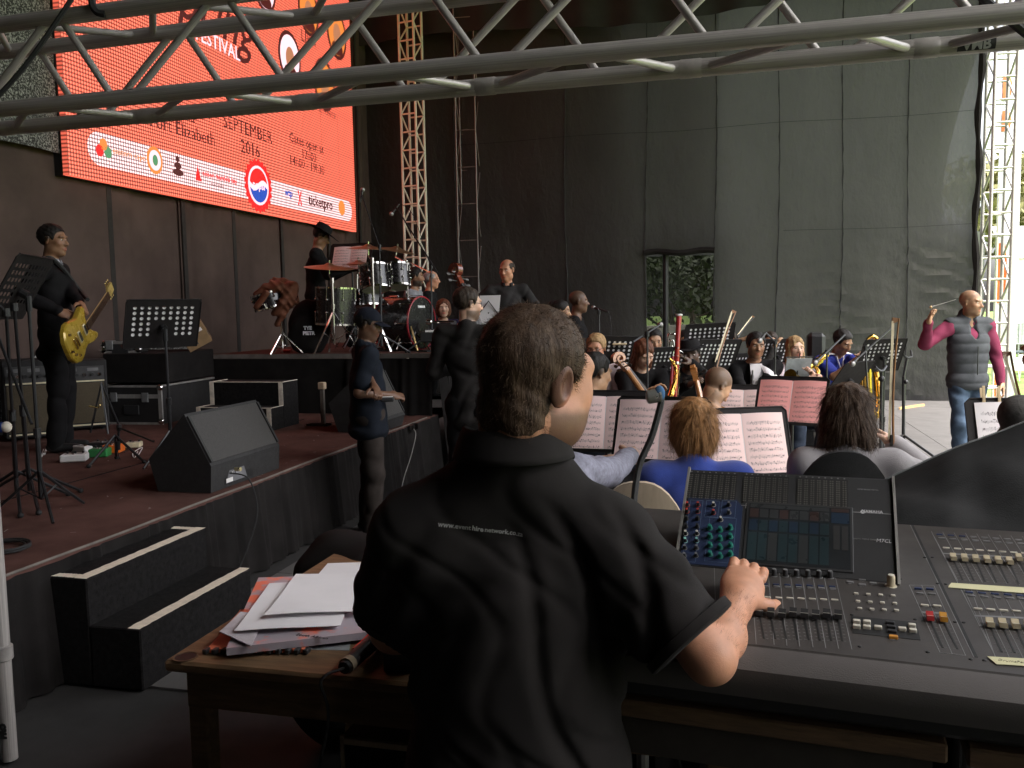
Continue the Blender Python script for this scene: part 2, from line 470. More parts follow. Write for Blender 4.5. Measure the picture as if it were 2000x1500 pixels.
b = MB(); b.tube([V(HX0 + (HX1 - HX0) * k / 10, WALL_Y - 0.05 + 0.02 * math.sin(k), HZ + 0.02 * math.sin(k * .9)) for k in range(11)], 0.05, 8); b.build('rolled_flap', M_black, t)
# a second net layer that leaves the right-hand edge single, with its sagging edge
t2 = thing('backing_net', 'second layer of shade net hanging behind the net wall', 'net', (-1, WALL_Y + .3, 0), world=True)
def bk(u, v):
    z = 8 * v
    xe = 3.93 if z < 2.7 else 3.30 + 0.55 * max(0.0, min(1.0, (z - 3.3) / 2.4)) ** 1.4
    x = HX1 + 0.05 + (xe - HX1 - 0.05) * u
    return V(x, WALL_Y + 0.28 + 0.03 * math.sin(3 * x + z), z)
b = MB(); b.grid(bk, 30, 40); b.build('net_panel', M_back, t2)
b = MB(); b.grid(lambda u, v: V(-6.3 + (HX0 + 6.25) * u, WALL_Y + 0.28 + 0.03 * math.sin(4 * u + 6 * v), 8 * v), 20, 20); b.build('net_panel', M_net, t2)
b = MB(); b.grid(lambda u, v: V(HX0 - 0.05 + (HX1 - HX0 + 0.1) * u, WALL_Y + 0.28, HZ - 0.05 + (8 - HZ) * v), 4, 8); b.build('net_panel', M_net, t2)
b = MB(); b.grid(lambda u, v: V(HX0 - 0.2 + (HX1 - HX0 + 0.4) * u, WALL_Y + 0.5, 0.0 + (HZ + 0.3) * v), 4, 8); b.build('window_net', M_netopen, t2)
b = MB(); xe = sx[-1]
b.tube([V(xe + 0.02 * math.sin(4 * z), WALL_Y - 0.02, z) for z in np.arange(0, 8, 0.2)], [0.045 + 0.012 * math.sin(9 * z) for z in np.arange(0, 8, 0.2)], 6)
b.build('rolled_edge', M_black, t)
t = thing('support_post', 'black upright post standing in the opening of the net wall', 'post', QY(1300, 700, WALL_Y + 0.2), world=True)
xp = QY(1300, 560, WALL_Y + 0.2).x
b = MB(); b.cyl((xp, WALL_Y + 0.2, 0), (xp, WALL_Y + 0.2, 3), 0.05); b.cyl((xp, WALL_Y + 0.2, 0), (xp, WALL_Y + 0.2, 0.03), 0.14); b.build('post_tube', M_blackmetal, t)
t = thing('backlight_block_cloth', 'black cloth hung outside the net wall on its drum side', 'curtain', (-4, WALL_Y + .6, 0), world=True)
b = MB(); b.grid(lambda u, v: V(-6.4 + (HX0 + 6.0) * u, WALL_Y + 0.62 + 0.04 * math.sin(30 * u), 8 * v), 60, 3); b.build('cloth', M_black, t)  # added cloth standing in for something dark outside, keeps this side dark
t = thing('roof_valance', 'black valance cloth across the top of the far wing', 'curtain', (-1, WALL_Y - .25, 6.3), world=True)
b = MB(); b.grid(lambda u, v: V(-6.2 + 9.2 * u, WALL_Y - 0.3 + 0.04 * math.sin(70 * u), 6.15 + 0.08 * math.sin(9 * u) * (1 - v) + 1.85 * v), 140, 4); b.build('cloth', M_roof, t)

# ------------------------------------------------------------------ left platform, drum riser, rear riser
def skirt(parent, a, b2, z0, z1, amp=0.022, wl=0.11, seed=0, name='skirt', flare=0.04, m=None):
    a, b2 = Vector((a[0], a[1], 0)), Vector((b2[0], b2[1], 0)); d = (b2 - a); L = d.length; d.normalize(); n = V(d.y, -d.x, 0)
    r2 = random.Random(seed); nu = int(L / wl * 7)
    phs = [0.0]; st = 1.0
    for k in range(nu):
        st = min(1.9, max(.35, st + r2.uniform(-.35, .35))); phs.append(phs[-1] + 2 * math.pi / 7 * st)
    def fn(u, v):
        k = min(int(round(u * nu)), nu)
        s = math.sin(phs[k]); off = amp * (s * (.55 + .45 * math.sin(phs[k] * .23)) + 0.6 * math.sin(phs[k] * 0.37 + 1)) * (0.35 + 0.65 * (1 - v)) + flare * (1 - v) + amp * .75
        p = a + d * (L * u) + n * off
        return V(p.x, p.y, z0 + (z1 - z0) * v)
    b = MB(); b.grid(fn, nu, 5); return b.build(name, m or M_black, parent, ang=180)
t = thing('stage_platform', 'raised platform with brown carpet and black pleated skirt under the guitarist', 'platform', (-4.4, 4, 0), world=True)
b = MB(); b.bbox((BACK_X, -2, ST_Z - 0.05), (ST_X, 8.6, ST_Z)); b.build('deck', M_carpet, t, smooth=False)
seamp = [QZ(0, 1010, ST_Z), QZ(130, 965, ST_Z), QZ(300, 905, ST_Z)]
b = MB(); b.tube([V(-3.95, y, ST_Z + 0.001) for y in np.arange(1.5, 8, .5)], 0.004, 4); b.build('carpet_seam', M_carpetblk, t)
skirt(t, (ST_X + 0.005, -1.5), (ST_X + 0.005, 8.02), 0.0, ST_Z - 0.006, seed=3)
b = MB(); b.tube([V(ST_X - 0.003, y, ST_Z + 0.0035 + 0.002 * math.sin(5 * y)) for y in np.arange(-1.5, 8, 0.25)], 0.007, 5); b.build('edge_trim', mat('dusty_edge', (0.16, 0.14, 0.12), 0.9), t)
RZ = 1.13; RX0, RX1, RY0, RY1 = -5.22, -2.80, 8.0, 10.9
t = thing('drum_riser', 'tall drum riser draped in black cloth with a grey front edge', 'platform', (-4, 9, 0.52), world=True)
b = MB(); b.bbox((RX0, RY0, RZ - 0.04), (RX1, RY1, RZ)); b.build('deck', M_carpet, t, smooth=False)
b = MB(); b.bbox((RX0 - 0.005, RY0 - 0.03, RZ - 0.045), (RX1 + 0.02, RY0 - 0.002, RZ - 0.002)); b.build('front_edge', mat('grey_edge_board', (0.16, 0.145, 0.13), 0.7), t, smooth=False)
skirt(t, (RX0, RY0 - 0.02), (RX1 - 0.9, RY0 - 0.02), ST_Z, RZ - 0.05, amp=0.006, wl=0.5, seed=5, flare=-0.0)
skirt(t, (RX1 - 0.9, RY0 - 0.025), (RX1 + 0.02, RY0 - 0.025), ST_Z + 0.002, RZ - 0.05, amp=0.02, wl=0.16, seed=6, flare=0.05)
skirt(t, (RX1 + 0.02, RY0 - 0.02), (RX1 + 0.02, RY1), 0.0, RZ - 0.006, amp=0.028, wl=0.18, seed=7, flare=0.10)
t = thing('rear_riser', 'low black riser behind the singer for the rear musicians', 'platform', (-2.2, 10.5, 0), world=True)
b = MB(); b.bbox((-2.74, 9.0, 0), (-1.7, 11.6, 0.36)); b.build('deck', M_carpetblk, t, smooth=False)
skirt(t, (-2.7, 8.98), (-1.68, 8.98), 0, 0.35, seed=9)

# steps up to the platform
t = thing('step_unit', 'black carpeted steps with masking tape edges leading up to the platform', 'steps', (-2.5, 3.4, 0), world=True)
b = MB(); b.bbox((-2.775, 2.95, 0), (-2.575, 3.80, 0.46), 0.006); b.bbox((-2.574, 2.95, 0), (-2.33, 3.80, 0.262), 0.006); b.build('step_box', M_carpetblk, t)
def tape(parent, a, b2, w, nrm, z=0.0, seed=0):
    a, b2 = Vector(a), Vector(b2); d = (b2 - a).normalized(); nrm = Vector(nrm); s = d.cross(nrm)
    r2 = random.Random(seed); n = 40; off = nrm * 0.003; b = MB()
    e0 = [s * (r2.uniform(-.0025, .0025)) for _ in range(n + 1)]; e1 = [s * (w + r2.uniform(-.0025, .0025)) for _ in range(n + 1)]
    b.grid(lambda u, v: a + (b2 - a) * u + (e0 if v < .5 else e1)[int(round(u * n))] + off, n, 1)
    return b.build('edge_tape', M_tape, parent, smooth=False)
tape(t, (-2.578, 2.95, 0.46), (-2.578, 3.80, 0.46), 0.058, (0, 0, 1), seed=1).location.x -= 0.056
tape(t, (-2.335, 2.95, 0.262), (-2.335, 3.80, 0.262), 0.058, (0, 0, 1), seed=2).location.x -= 0.056
tape(t, (-2.775, 2.955, 0.46), (-2.63, 2.955, 0.46), -0.045, (0, 0, 1), seed=3)
tape(t, (-2.775, 3.795, 0.46), (-2.63, 3.795, 0.46), 0.045, (0, 0, 1), seed=4)
# small tread unit on the platform
pa, pb = QZ(527, 842, ST_Z), V(0, 0, 0)
t = thing('step_unit', 'small black stair unit with white tape outlines standing against the drum riser', 'steps', (pa.x, pa.y, ST_Z), world=True)
x1 = pa.x + 0.02; x0 = x1 - 0.74; y0 = pa.y
b = MB(); b.bbox((x0, y0, ST_Z), (x1, y0 + 0.22, ST_Z + 0.2), .004); b.bbox((x0, y0 + 0.221, ST_Z), (x1, y0 + 0.5, ST_Z + 0.41), .004); b.build('step_box', M_carpetblk, t)
M_tape2 = mat('dirty_white_tape', (0.72, 0.64, 0.54), 0.8, var=0.25, scale=20)
b = MB(); w = 0.042; e = 0.004
def tp(a, c): b.bbox(a, c)
for zz, yy in ((0.2, y0), (0.41, y0 + 0.221)):
    z = ST_Z + zz
    tp((x0, yy - e, z - 0.002), (x1, yy + 0.012, z + e))
    for xx in (x0, x1 - w):
        tp((xx, yy - e * 1.2, ST_Z + (0.0 if zz < .3 else 0.2)), (xx + w, yy - e * .2, z))
        tp((xx if xx == x0 else x1 - 0.012, yy, z), (xx + 0.012 if xx == x0 else x1, yy + (0.22 if zz < .3 else 0.28), z + e))
b.build('edge_tape', M_tape2, t, smooth=False)
t = thing('riser_handrail_post', 'short grey metal leg with clamp head standing before the drum riser', 'stand', QZ(632, 832, ST_Z), world=True)
q = QZ(632, 832, ST_Z)
b = MB(); b.bbox((q.x - .016, q.y - .016, ST_Z), (q.x + .016, q.y + .016, ST_Z + .34)); b.build('post', mat('grey_steel', (0.2, 0.18, 0.16), 0.5, 0.5), t)
b = MB(); b.bbox((q.x - .03, q.y - .03, ST_Z + .335), (q.x + .03, q.y + .03, ST_Z + .40), .006); b.build('clamp_head', mat('tan_tape', (0.4, 0.3, 0.2), 0.7), t)
b = MB(); b.bbox((q.x - .16, q.y - .02, ST_Z), (q.x + .05, q.y - .005, ST_Z + .02)); b.bbox((q.x - .16, q.y + .05, ST_Z), (q.x + .05, q.y + .065, ST_Z + .02)); b.build('foot', M_blackmetal, t)

# ------------------------------------------------------------------ trusses
CYL = MB().cyl((0, 0, 0), (0, 0, 1), 1.0, seg=14, cap=False).mesh('unit_tube', M_alu)
CYLW = MB().cyl((0, 0, 0), (0, 0, 1), 1.0, seg=8, cap=False).mesh('unit_tube_pale', M_aluw)
CYLD = MB().cyl((0, 0, 0), (0, 0, 1), 1.0, seg=8, cap=False).mesh('unit_tube_dark', mat('dull_steel', (0.22, 0.21, 0.2), 0.5, 0.6))
def bar(name, a, b2, r, parent, me=CYL):
    return put(name, me, parent, align(a, b2) @ Matrix.Diagonal((r, r, 1, 1)))
TY0, TY1, TZ0, TZ1 = 0.0, 0.262, 0.0, 0.298
TXL, TXR = -0.9, 4.6
t = thing('overhead_truss', 'worn aluminium box truss crossing overhead in front of the stage', 'truss', tuple(QZ(250, 190, 2.31)), math.atan2(-.083, 2.113)); t.rotation_euler.y = R(.35)
for y in (TY0, TY1):
    for z in (TZ0, TZ1): bar('chord', (TXL - .6, y, z), (TXR, y, z), 0.028, t)
pitch = 0.68
def lace(face, x0, ph):
    n = int((TXR - TXL) / pitch) + 2
    for i in range(n):
        xa = x0 + i * pitch; xb = xa + pitch * 0.5; xc = xa + pitch
        if face == 'front': A, B, C_ = (xa, TY0, TZ0), (xb, TY0, TZ1), (xc - .08, TY0, TZ0)
        elif face == 'back': A, B, C_ = (xa, TY1, TZ0), (xb, TY1, TZ1), (xc - .08, TY1, TZ0)
        elif face == 'bottom': A, B, C_ = (xa, TY1, TZ0), (xb, TY0, TZ0), (xc - .08, TY1, TZ0)
        else: A, B, C_ = (xa, TY0, TZ1), (xb, TY1, TZ1), (xc - .08, TY0, TZ1)
        A = Vector(A); B = Vector(B); C_ = Vector(C_)
        bar('brace', A, B, 0.0128, t); bar('brace', B + V(.05, 0, 0), C_, 0.0128, t)
lace('front', .02 - 2 * pitch, 0); lace('back', .34 - 2 * pitch, 0); lace('bottom', -.09 - 2 * pitch, 0); lace('top', .2 - 2 * pitch, 0)
for i in range(9):
    xa = -.09 - 2 * pitch + i * pitch; b = MB(); b.lathe([(0.028, -.075), (0.0293, -.07), (0.0293, -.01), (0.028, -.005)], (xa, TY1, TZ0), (1, 0, 0), 14); b.build('weld_sleeve', M_alu, t)
# maker's plate on the rear lower chord
p = V(2.72, 0, 0); b = MB(); 
pt = [(V(p.x + 0.05 * a, TY1 - 0.0292 * math.cos(th), TZ0 - 0.0292 * math.sin(th))) for a in (-1, 1) for th in (-.15, .2, .55, .9)]
b.add(pt, [(0, 1, 5, 4), (1, 2, 6, 5), (2, 3, 7, 6)]); b.build('maker_sticker', M_blackplastic, t)
ax_n = V(0, -math.cos(.36), -math.sin(.36)); ax_u = V(0, -math.sin(.36), math.cos(.36))
text('lettering', 'VMB', 0.038, mat('grey_print', (0.4, 0.4, 0.4), 0.6), axes(V(1, 0, 0), ax_u, ax_n, V(p.x, TY1, TZ0) + ax_n * 0.031), t, bold=0.0012)
# hanging strap & cable over the left end
t = thing('hanging_cable', 'black cable slung diagonally over the left end of the overhead truss', 'cable', P(0, 185, 2.6), world=True)
b = MB(); b.tube(smooth_path([P(-25, 210, 2.9), P(40, 140, 2.88), P(95, 65, 2.86), P(165, -40, 2.84)]), 0.008, 6); b.build('cable_run', M_rubber, t)
t = thing('strap', 'black strap looped round the upper chord of the overhead truss', 'strap', P(190, 0, 2.9), world=True)
b = MB(); b.tube(smooth_path([P(182, -30, 2.97), P(180, 5, 2.97), P(190, 24, 2.97), P(206, 28, 2.97)]), 0.013, 6); b.build('webbing', M_rubber, t)
t = thing('hanging_cable', 'dark cable crossing the right end of the overhead truss', 'cable', P(1950, 0, 2.3), world=True)
b = MB(); b.tube([P(1890, -30, 2.25), P(1950, 22, 2.27), P(2015, 75, 2.29)], 0.011, 6); b.build('cable_run', M_rubber, t)

def tower(name, label, x, y, w, z0, z1, rung, r, me, thin, th=0.0, lattice=True, ph=0.0):
    t = thing(name, label, 'truss', (x, y, z0), rotz=th)
    cs = [(-w / 2, -w / 2), (w / 2, -w / 2), (w / 2, w / 2), (-w / 2, w / 2)]
    H = z1 - z0
    for cx, cy in cs: bar('chord', (cx, cy, 0), (cx, cy, H), r, t, me)
    n = int(H / rung)
    for i in range(n):
        z = ph + 0.06 + i * rung
        for k in range(4):
            a, b2 = cs[k], cs[(k + 1) % 4]
            if k == 0 or not lattice or k == 2:
                bar('rung', (a[0], a[1], z), (b2[0], b2[1], z), thin, t, me)
            else:
                f = (i % 2)
                p, q = (a, b2) if f else (b2, a)
                bar('brace', (p[0], p[1], z), (q[0], q[1], z + rung), thin, t, me)
    return t
bt = QY(812, 470, 14.1)
tower('truss_tower', 'pale ladder truss tower standing behind the drum kit', bt.x, bt.y, 0.28, 0, 8, 0.30, 0.022, CYLW, 0.014, R(-9))
bt2 = QY(915, 330, WALL_Y - .12)
tower('truss_tower', 'faint dark truss tower against the black far wall', bt2.x, bt2.y, 0.34, 0, 8, 0.62, 0.012, CYLD, 0.008, R(5), ph=.2)
tr = QY(1948, 320, WALL_Y + .15)
tower('truss_tower', 'sunlit white truss tower at the open right edge of the stage', tr.x + .02, tr.y, 0.31, -1.2, 8, 0.335, 0.026, CYL, 0.017, R(6))
b = MB()
t = thing('truss_support', 'upright aluminium truss section at the lower left edge', 'truss', (-2.6, 2.7, 0), world=True)
q = P(9, 1330, 3.0)
for cx, cy in ((0, 0), (-.24, 0), (0, -.24), (-.24, -.24)): bar('chord', (q.x + cx, q.y + cy, 0), (q.x + cx, q.y + cy, 2.33), 0.0255, t)
for i in range(6): bar('brace', (q.x, q.y, .1 + .36 * i), (q.x - .24, q.y, .28 + .36 * i), 0.0115, t); bar('brace', (q.x - .24, q.y, .28 + .36 * i), (q.x, q.y, .46 + .36 * i), 0.0115, t)
b = MB(); b.lathe([(.027, 0), (.033, .005), (.033, .05), (.027, .055)], (q.x, q.y, 0.36), (0, 0, 1), 16); b.build('coupler', M_alu, t)
zc = P(12, 1425, 3.0).z
text('sticker', 'PRO', 0.028, M_blackplastic, axes(V(0, 0, 1), V(-.97, -.24, 0), V(.24, -.97, 0), V(q.x, q.y, zc) + V(.24, -.97, 0) * .0275), t, bold=.003)
# ------------------------------------------------------------------ outside: trees, marquee, fence, banner, chairs
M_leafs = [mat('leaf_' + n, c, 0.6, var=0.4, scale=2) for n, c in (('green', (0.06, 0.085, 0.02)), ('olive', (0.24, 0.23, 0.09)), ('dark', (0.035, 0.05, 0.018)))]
M_bark = mat('bark', (0.08, 0.06, 0.045), 0.9, var=0.4, scale=8, bump=0.6, bscale=20)
def tree(loc, h, cr, label, seed, n=2600, leaf=0.22, mi=0, sparse=1.0):
    rg = np.random.default_rng(seed); loc = Vector(loc)
    t = thing('tree', label, 'tree', loc, group='trees beyond the stage')
    b = MB(); top = V(rg.normal(0, .3), rg.normal(0, .3), h * .55)
    b.tube(smooth_path([V(0, 0, 0), V(rg.normal(0, .15), rg.normal(0, .15), h * .25), top]), list(np.linspace(.035 * h, .015 * h, 13)), 8)
    cl = []
    for k in range(11):
        a = rg.uniform(0, 6.28); e = rg.uniform(.1, 1.1); L = cr * rg.uniform(.5, .95)
        s0 = V(0, 0, h * rg.uniform(.28, .55)); e0 = s0 + V(math.cos(a) * math.cos(e), math.sin(a) * math.cos(e), math.sin(e) * 1.1) * L
        b.tube([s0, (s0 + e0) / 2 + V(0, 0, .12 * L), e0], [.012 * h, .008 * h, .003 * h], 5); cl.append(e0)
    b.build('trunk', M_bark, t)
    b = MB()
    for k in range(14): cl.append(V(rg.normal(0, cr * .45), rg.normal(0, cr * .45), h * rg.uniform(.5, .95)))
    vs = []; fs = []
    rad = [cr * rg.uniform(.22, .45) for _ in cl]
    for k in range(int(n * sparse)):
        i = rg.integers(len(cl)); d = rg.normal(0, 1, 3); d /= np.linalg.norm(d)
        p = np.array(cl[i]) + d * rad[i] * rg.uniform(.3, 1) ** .6 * np.array([1, 1, .75])
        u = rg.normal(0, 1, 3); u /= np.linalg.norm(u); w = np.cross(u, d + rg.normal(0, .5, 3)); w /= (np.linalg.norm(w) + 1e-6)
        s = leaf * rg.uniform(.5, 1.2); o = len(vs)
        vs += [p - u * s, p + w * s * .5, p + u * s, p - w * s * .5]; fs.append((o, o + 1, o + 2, o + 3))
    b.add(vs, fs); b.build('crown', M_leafs[mi], t, smooth=False)
GZ = -1.2
def gp(px, d): p = P(px, 700, d); return V(p.x, p.y, GZ)
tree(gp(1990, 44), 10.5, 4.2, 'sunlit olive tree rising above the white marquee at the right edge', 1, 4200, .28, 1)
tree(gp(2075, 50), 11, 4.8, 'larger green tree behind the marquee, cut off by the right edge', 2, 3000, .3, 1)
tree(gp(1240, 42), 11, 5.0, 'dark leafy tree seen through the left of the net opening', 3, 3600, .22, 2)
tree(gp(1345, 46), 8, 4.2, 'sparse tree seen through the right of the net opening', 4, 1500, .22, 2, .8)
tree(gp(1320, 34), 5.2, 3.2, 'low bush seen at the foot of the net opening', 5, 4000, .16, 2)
t = thing('boundary_wall', 'pale low wall beyond the net opening', 'wall', gp(1330, 19), world=True)
a = gp(1220, 19.5); c = gp(1460, 19.5); b = MB(); b.prism([a, c, c + V(0, 0, 2.35), a + V(0, 0, 2.3)], (0, .2, 0)); b.build('masonry', mat('pale_render', (.42, .4, .36), .9), t, smooth=False)
# marquee, beside the field
t = thing('marquee', 'white marquee wall standing across the field at the right edge', 'marquee', gp(2000, 36), world=True)
a = QY(1963, 560, 36); a = V(P(1962, 560, 36).x, P(1962, 560, 36).y, 0); c = V(P(2200, 560, 36).x, P(2200, 560, 36).y, 0)
zt, zb = P(1980, 505, 36).z, P(1980, 630, 36).z
b = MB(); b.prism([V(a.x, a.y, zb), V(c.x, c.y, zb), V(c.x, c.y, zt), V(a.x, a.y, zt)], (0, .06, 0)); b.build('cloth_wall', M_white, t, smooth=False)
b = MB(); b.prism([V(a.x, a.y - .1, zt + .003), V(c.x, c.y - .1, zt + .003), V(c.x + .5, c.y + 4, zt + 1.6), V(a.x + .5, a.y + 4, zt + 1.6)], (0, 0, .05)); b.build('roof', M_white, t, smooth=False)
b = MB()
for k in range(5):
    pp = a.lerp(c, k / 4); b.cyl((pp.x, pp.y - .05, GZ), (pp.x, pp.y - .05, zt), .05, seg=8)
b.build('pole', M_aluw, t)
t = thing('barrier_fence', 'grey mesh crowd barrier below the marquee', 'fence', gp(1990, 34), world=True)
b = MB(); y0 = P(1958, 640, 34); y1 = P(2120, 640, 34); za, zb2 = P(1980, 632, 34).z, P(1980, 672, 34).z
L = (y1 - y0).length
for k in range(26):
    pp = y0.lerp(y1, k / 25); b.cyl((pp.x, pp.y, zb2), (pp.x, pp.y, za), .012, seg=5)
b.build('bars', mat('grey_paint', (.3, .32, .31), .6), t)
b = MB()
for z in (za, zb2): b.cyl((y0.x, y0.y, z), (y1.x, y1.y, z), .03, seg=6)
for k in range(6): pp = y0.lerp(y1, k / 5); b.cyl((pp.x, pp.y, GZ), (pp.x, pp.y, za), .03, seg=6)
b.build('frame', MATS['grey_paint'], t)
b = MB(); b.prism([V(y0.x, y0.y + .1, zb2), V(y1.x, y1.y + .1, zb2), V(y1.x, y1.y + .1, za), V(y0.x, y0.y + .1, za)], (0, .02, 0)); b.build('infill', mat('pale_green_grey', (.5, .53, .5), .8), t, smooth=False)
t = thing('trestle_table', 'dark trestle table behind the white chairs outside', 'table', gp(1990, 31), world=True)
a = P(1962, 690, 31); c = P(2090, 690, 31)
b = MB(); b.prism([V(a.x, a.y, a.z), V(c.x, c.y, a.z), V(c.x, c.y + .8, a.z), V(a.x, a.y + .8, a.z)], (0, 0, .05)); b.build('tabletop', mat('dark_green_cloth', (.05, .07, .07), .8), t, smooth=False)
for f in (.05, .95):
    for dy in (.05, .75):
        pp = V(a.x + (c.x - a.x) * f, a.y + (c.y - a.y) * f + dy, 0); b = MB(); b.cyl((pp.x, pp.y, GZ), (pp.x, pp.y, a.z), .025, seg=6); b.build('leg', M_blackmetal, t)
M_plast = mat('white_plastic', (.8, .8, .78), .4, var=.03)
def plastic_chair(label, loc, rz):
    t = thing('plastic_chair', label, 'chair', loc, rz, 'white plastic chairs out on the grass')
    b = MB(); b.rbox((0, 0, .43), (.44, .42, .03), .01); b.build('seat', M_plast, t)
    b = MB(); b.grid(lambda u, v: V(-.21 + .42 * u, .2 + .06 * v - .05 * (1 - (2 * u - 1) ** 2) * -1, .45 + .38 * v), 8, 4); b.build('backrest', M_plast, t)
    for sx_ in (-1, 1):
        for sy in (-1, 1):
            b = MB(); b.cyl((sx_ * .19, sy * .18, .42), (sx_ * .22, sy * .22, 0), .018, seg=6); b.build('leg', M_plast, t)
    for sx_ in (-1, 1):
        b = MB(); b.tube([V(sx_ * .22, .22, .66), V(sx_ * .24, 0, .65), V(sx_ * .22, -.18, .62), V(sx_ * .2, -.19, .43)], .016, 6); b.build('armrest', M_plast, t)
    return t
for k, (px_, d, rz, lb) in enumerate(((1972, 29, .4, 'white plastic chair on the grass nearest the truss tower'), (1993, 28.5, -.3, 'white plastic chair on the grass right of the one by the tower'), (2012, 30, .8, 'white plastic chair at the very edge of the field'))):
    plastic_chair(lb, gp(px_, d), rz)
t = thing('feather_banner', 'white feather banner with orange patches behind the right truss tower', 'banner', gp(1940, 17.5), world=True)
q = gp(1941, 17.5)
b = MB(); b.cyl(q, (q.x, q.y, 7.5), .02, seg=8); b.build('pole', M_aluw, t)
b = MB(); b.grid(lambda u, v: V(q.x - .03 + .42 * u, q.y + .03 * math.sin(4 * u + 6 * v), -.6 + 7.6 * v), 8, 40); b.build('cloth', mat('white_banner', (.72, .71, .76), .7), t)
for z0, z1 in ((4.9, 5.3), (5.5, 6.0), (1.5, 2.7), (-.4, .6)):
    b = MB(); b.grid(lambda u, v: V(q.x + .0 + (.12 + .06 * math.sin(3 * v)) * u, q.y - .012 + .03 * math.sin(4 * u * .4 + 6 * (z0 + (z1 - z0) * v + .6) / 7.6), z0 + (z1 - z0) * v), 4, 8); b.build('printed_patch', mat('orange_print', (.75, .16, .04), .6), t)
# ------------------------------------------------------------------ signed-distance bodies -> one continuous mesh
def cap(a, b, ra, rb=None, k=0.02, flat=None):
    return ('cap', np.array(a, float), np.array(b, float), ra, ra if rb is None else rb, k, flat)
def ell(c, r, Rm=None, k=0.02, op='add'):
    return ('ell', np.array(c, float), np.array(r, float), np.eye(3) if Rm is None else np.array(Rm, float), k, op)
def _bounds(p):
    if p[0] == 'cap':
        r = max(p[3], p[4]); return np.minimum(p[1], p[2]) - r, np.maximum(p[1], p[2]) + r
    e = np.sqrt(((p[3] * p[2][None, :]) ** 2).sum(1)); return p[1] - e, p[1] + e
def _eval(p, X, Y, Z):
    if p[0] == 'cap':
        a, b, ra, rb, k, flat = p[1:]
        px, py, pz = X - a[0], Y - a[1], Z - a[2]; ba = b - a
        if flat is not None:
            n, f = flat; n = np.array(n, float); dn = px * n[0] + py * n[1] + pz * n[2]; bn = ba @ n
            px, py, pz = px + n[0] * dn * (f - 1), py + n[1] * dn * (f - 1), pz + n[2] * dn * (f - 1); ba = ba + n * bn * (f - 1)
        bb = ba @ ba + 1e-12
        h = np.clip((px * ba[0] + py * ba[1] + pz * ba[2]) / bb, 0, 1)
        d = np.sqrt((px - h * ba[0]) ** 2 + (py - h * ba[1]) ** 2 + (pz - h * ba[2]) ** 2) - (ra + (rb - ra) * h)
        return d / (1.0 if flat is None else max(1.0, 0.5 + 0.5 * flat[1]))
    c, r, Rm = p[1], p[2], p[3]
    px, py, pz = X - c[0], Y - c[1], Z - c[2]
    q = [px * Rm[0, i] + py * Rm[1, i] + pz * Rm[2, i] for i in range(3)]
    k0 = np.sqrt((q[0] / r[0]) ** 2 + (q[1] / r[1]) ** 2 + (q[2] / r[2]) ** 2)
    k1 = np.sqrt((q[0] / r[0] ** 2) ** 2 + (q[1] / r[1] ** 2) ** 2 + (q[2] / r[2] ** 2) ** 2) + 1e-9
    return k0 * (k0 - 1) / k1
_CO = [(0, 0, 0), (1, 0, 0), (0, 1, 0), (1, 1, 0), (0, 0, 1), (1, 0, 1), (0, 1, 1), (1, 1, 1)]
_ED = [(0, 1), (2, 3), (4, 5), (6, 7), (0, 2), (1, 3), (4, 6), (5, 7), (0, 4), (1, 5), (2, 6), (3, 7)]
def surface_nets(D, org, vox):
    S = D < 0
    cnt = sum(S[o[0]:S.shape[0] - 1 + o[0], o[1]:S.shape[1] - 1 + o[1], o[2]:S.shape[2] - 1 + o[2]].astype(np.int8) for o in _CO)
    act = np.argwhere((cnt > 0) & (cnt < 8))
    idx = -np.ones(cnt.shape, np.int32); idx[tuple(act.T)] = np.arange(len(act))
    dv = [D[act[:, 0] + o[0], act[:, 1] + o[1], act[:, 2] + o[2]] for o in _CO]
    acc = np.zeros((len(act), 3)); n = np.zeros(len(act))
    for i, j in _ED:
        a, b = dv[i], dv[j]; cr = (a < 0) != (b < 0)
        t = np.where(cr, a / np.where(cr, a - b, 1), 0)
        o1, o2 = np.array(_CO[i], float), np.array(_CO[j], float)
        acc += np.where(cr[:, None], o1[None] + t[:, None] * (o2 - o1)[None], 0); n += cr
    Vt = (act + acc / n[:, None]) * vox + org
    F = []
    nx, ny, nz = D.shape
    for ax in range(3):
        s0 = [slice(1, -1)] * 3; s1 = [slice(1, -1)] * 3
        s0[ax] = slice(0, -1); s1[ax] = slice(1, None)
        A, B = S[tuple(s0)], S[tuple(s1)]
        e = np.argwhere(A != B); pos = A[tuple(e.T)]
        e = e + np.array([0 if i == ax else 1 for i in range(3)])
        u, w = [(1, 2), (2, 0), (0, 1)][ax]
        def cell(du, dw):
            c = e.copy(); c[:, u] -= du; c[:, w] -= dw; return idx[c[:, 0], c[:, 1], c[:, 2]]
        q = np.stack([cell(1, 1), cell(0, 1), cell(0, 0), cell(1, 0)], 1)
        q[~pos] = q[~pos][:, ::-1]
        F.append(q)
    F = np.concatenate(F); F = F[(F >= 0).all(1)]
    return Vt, F
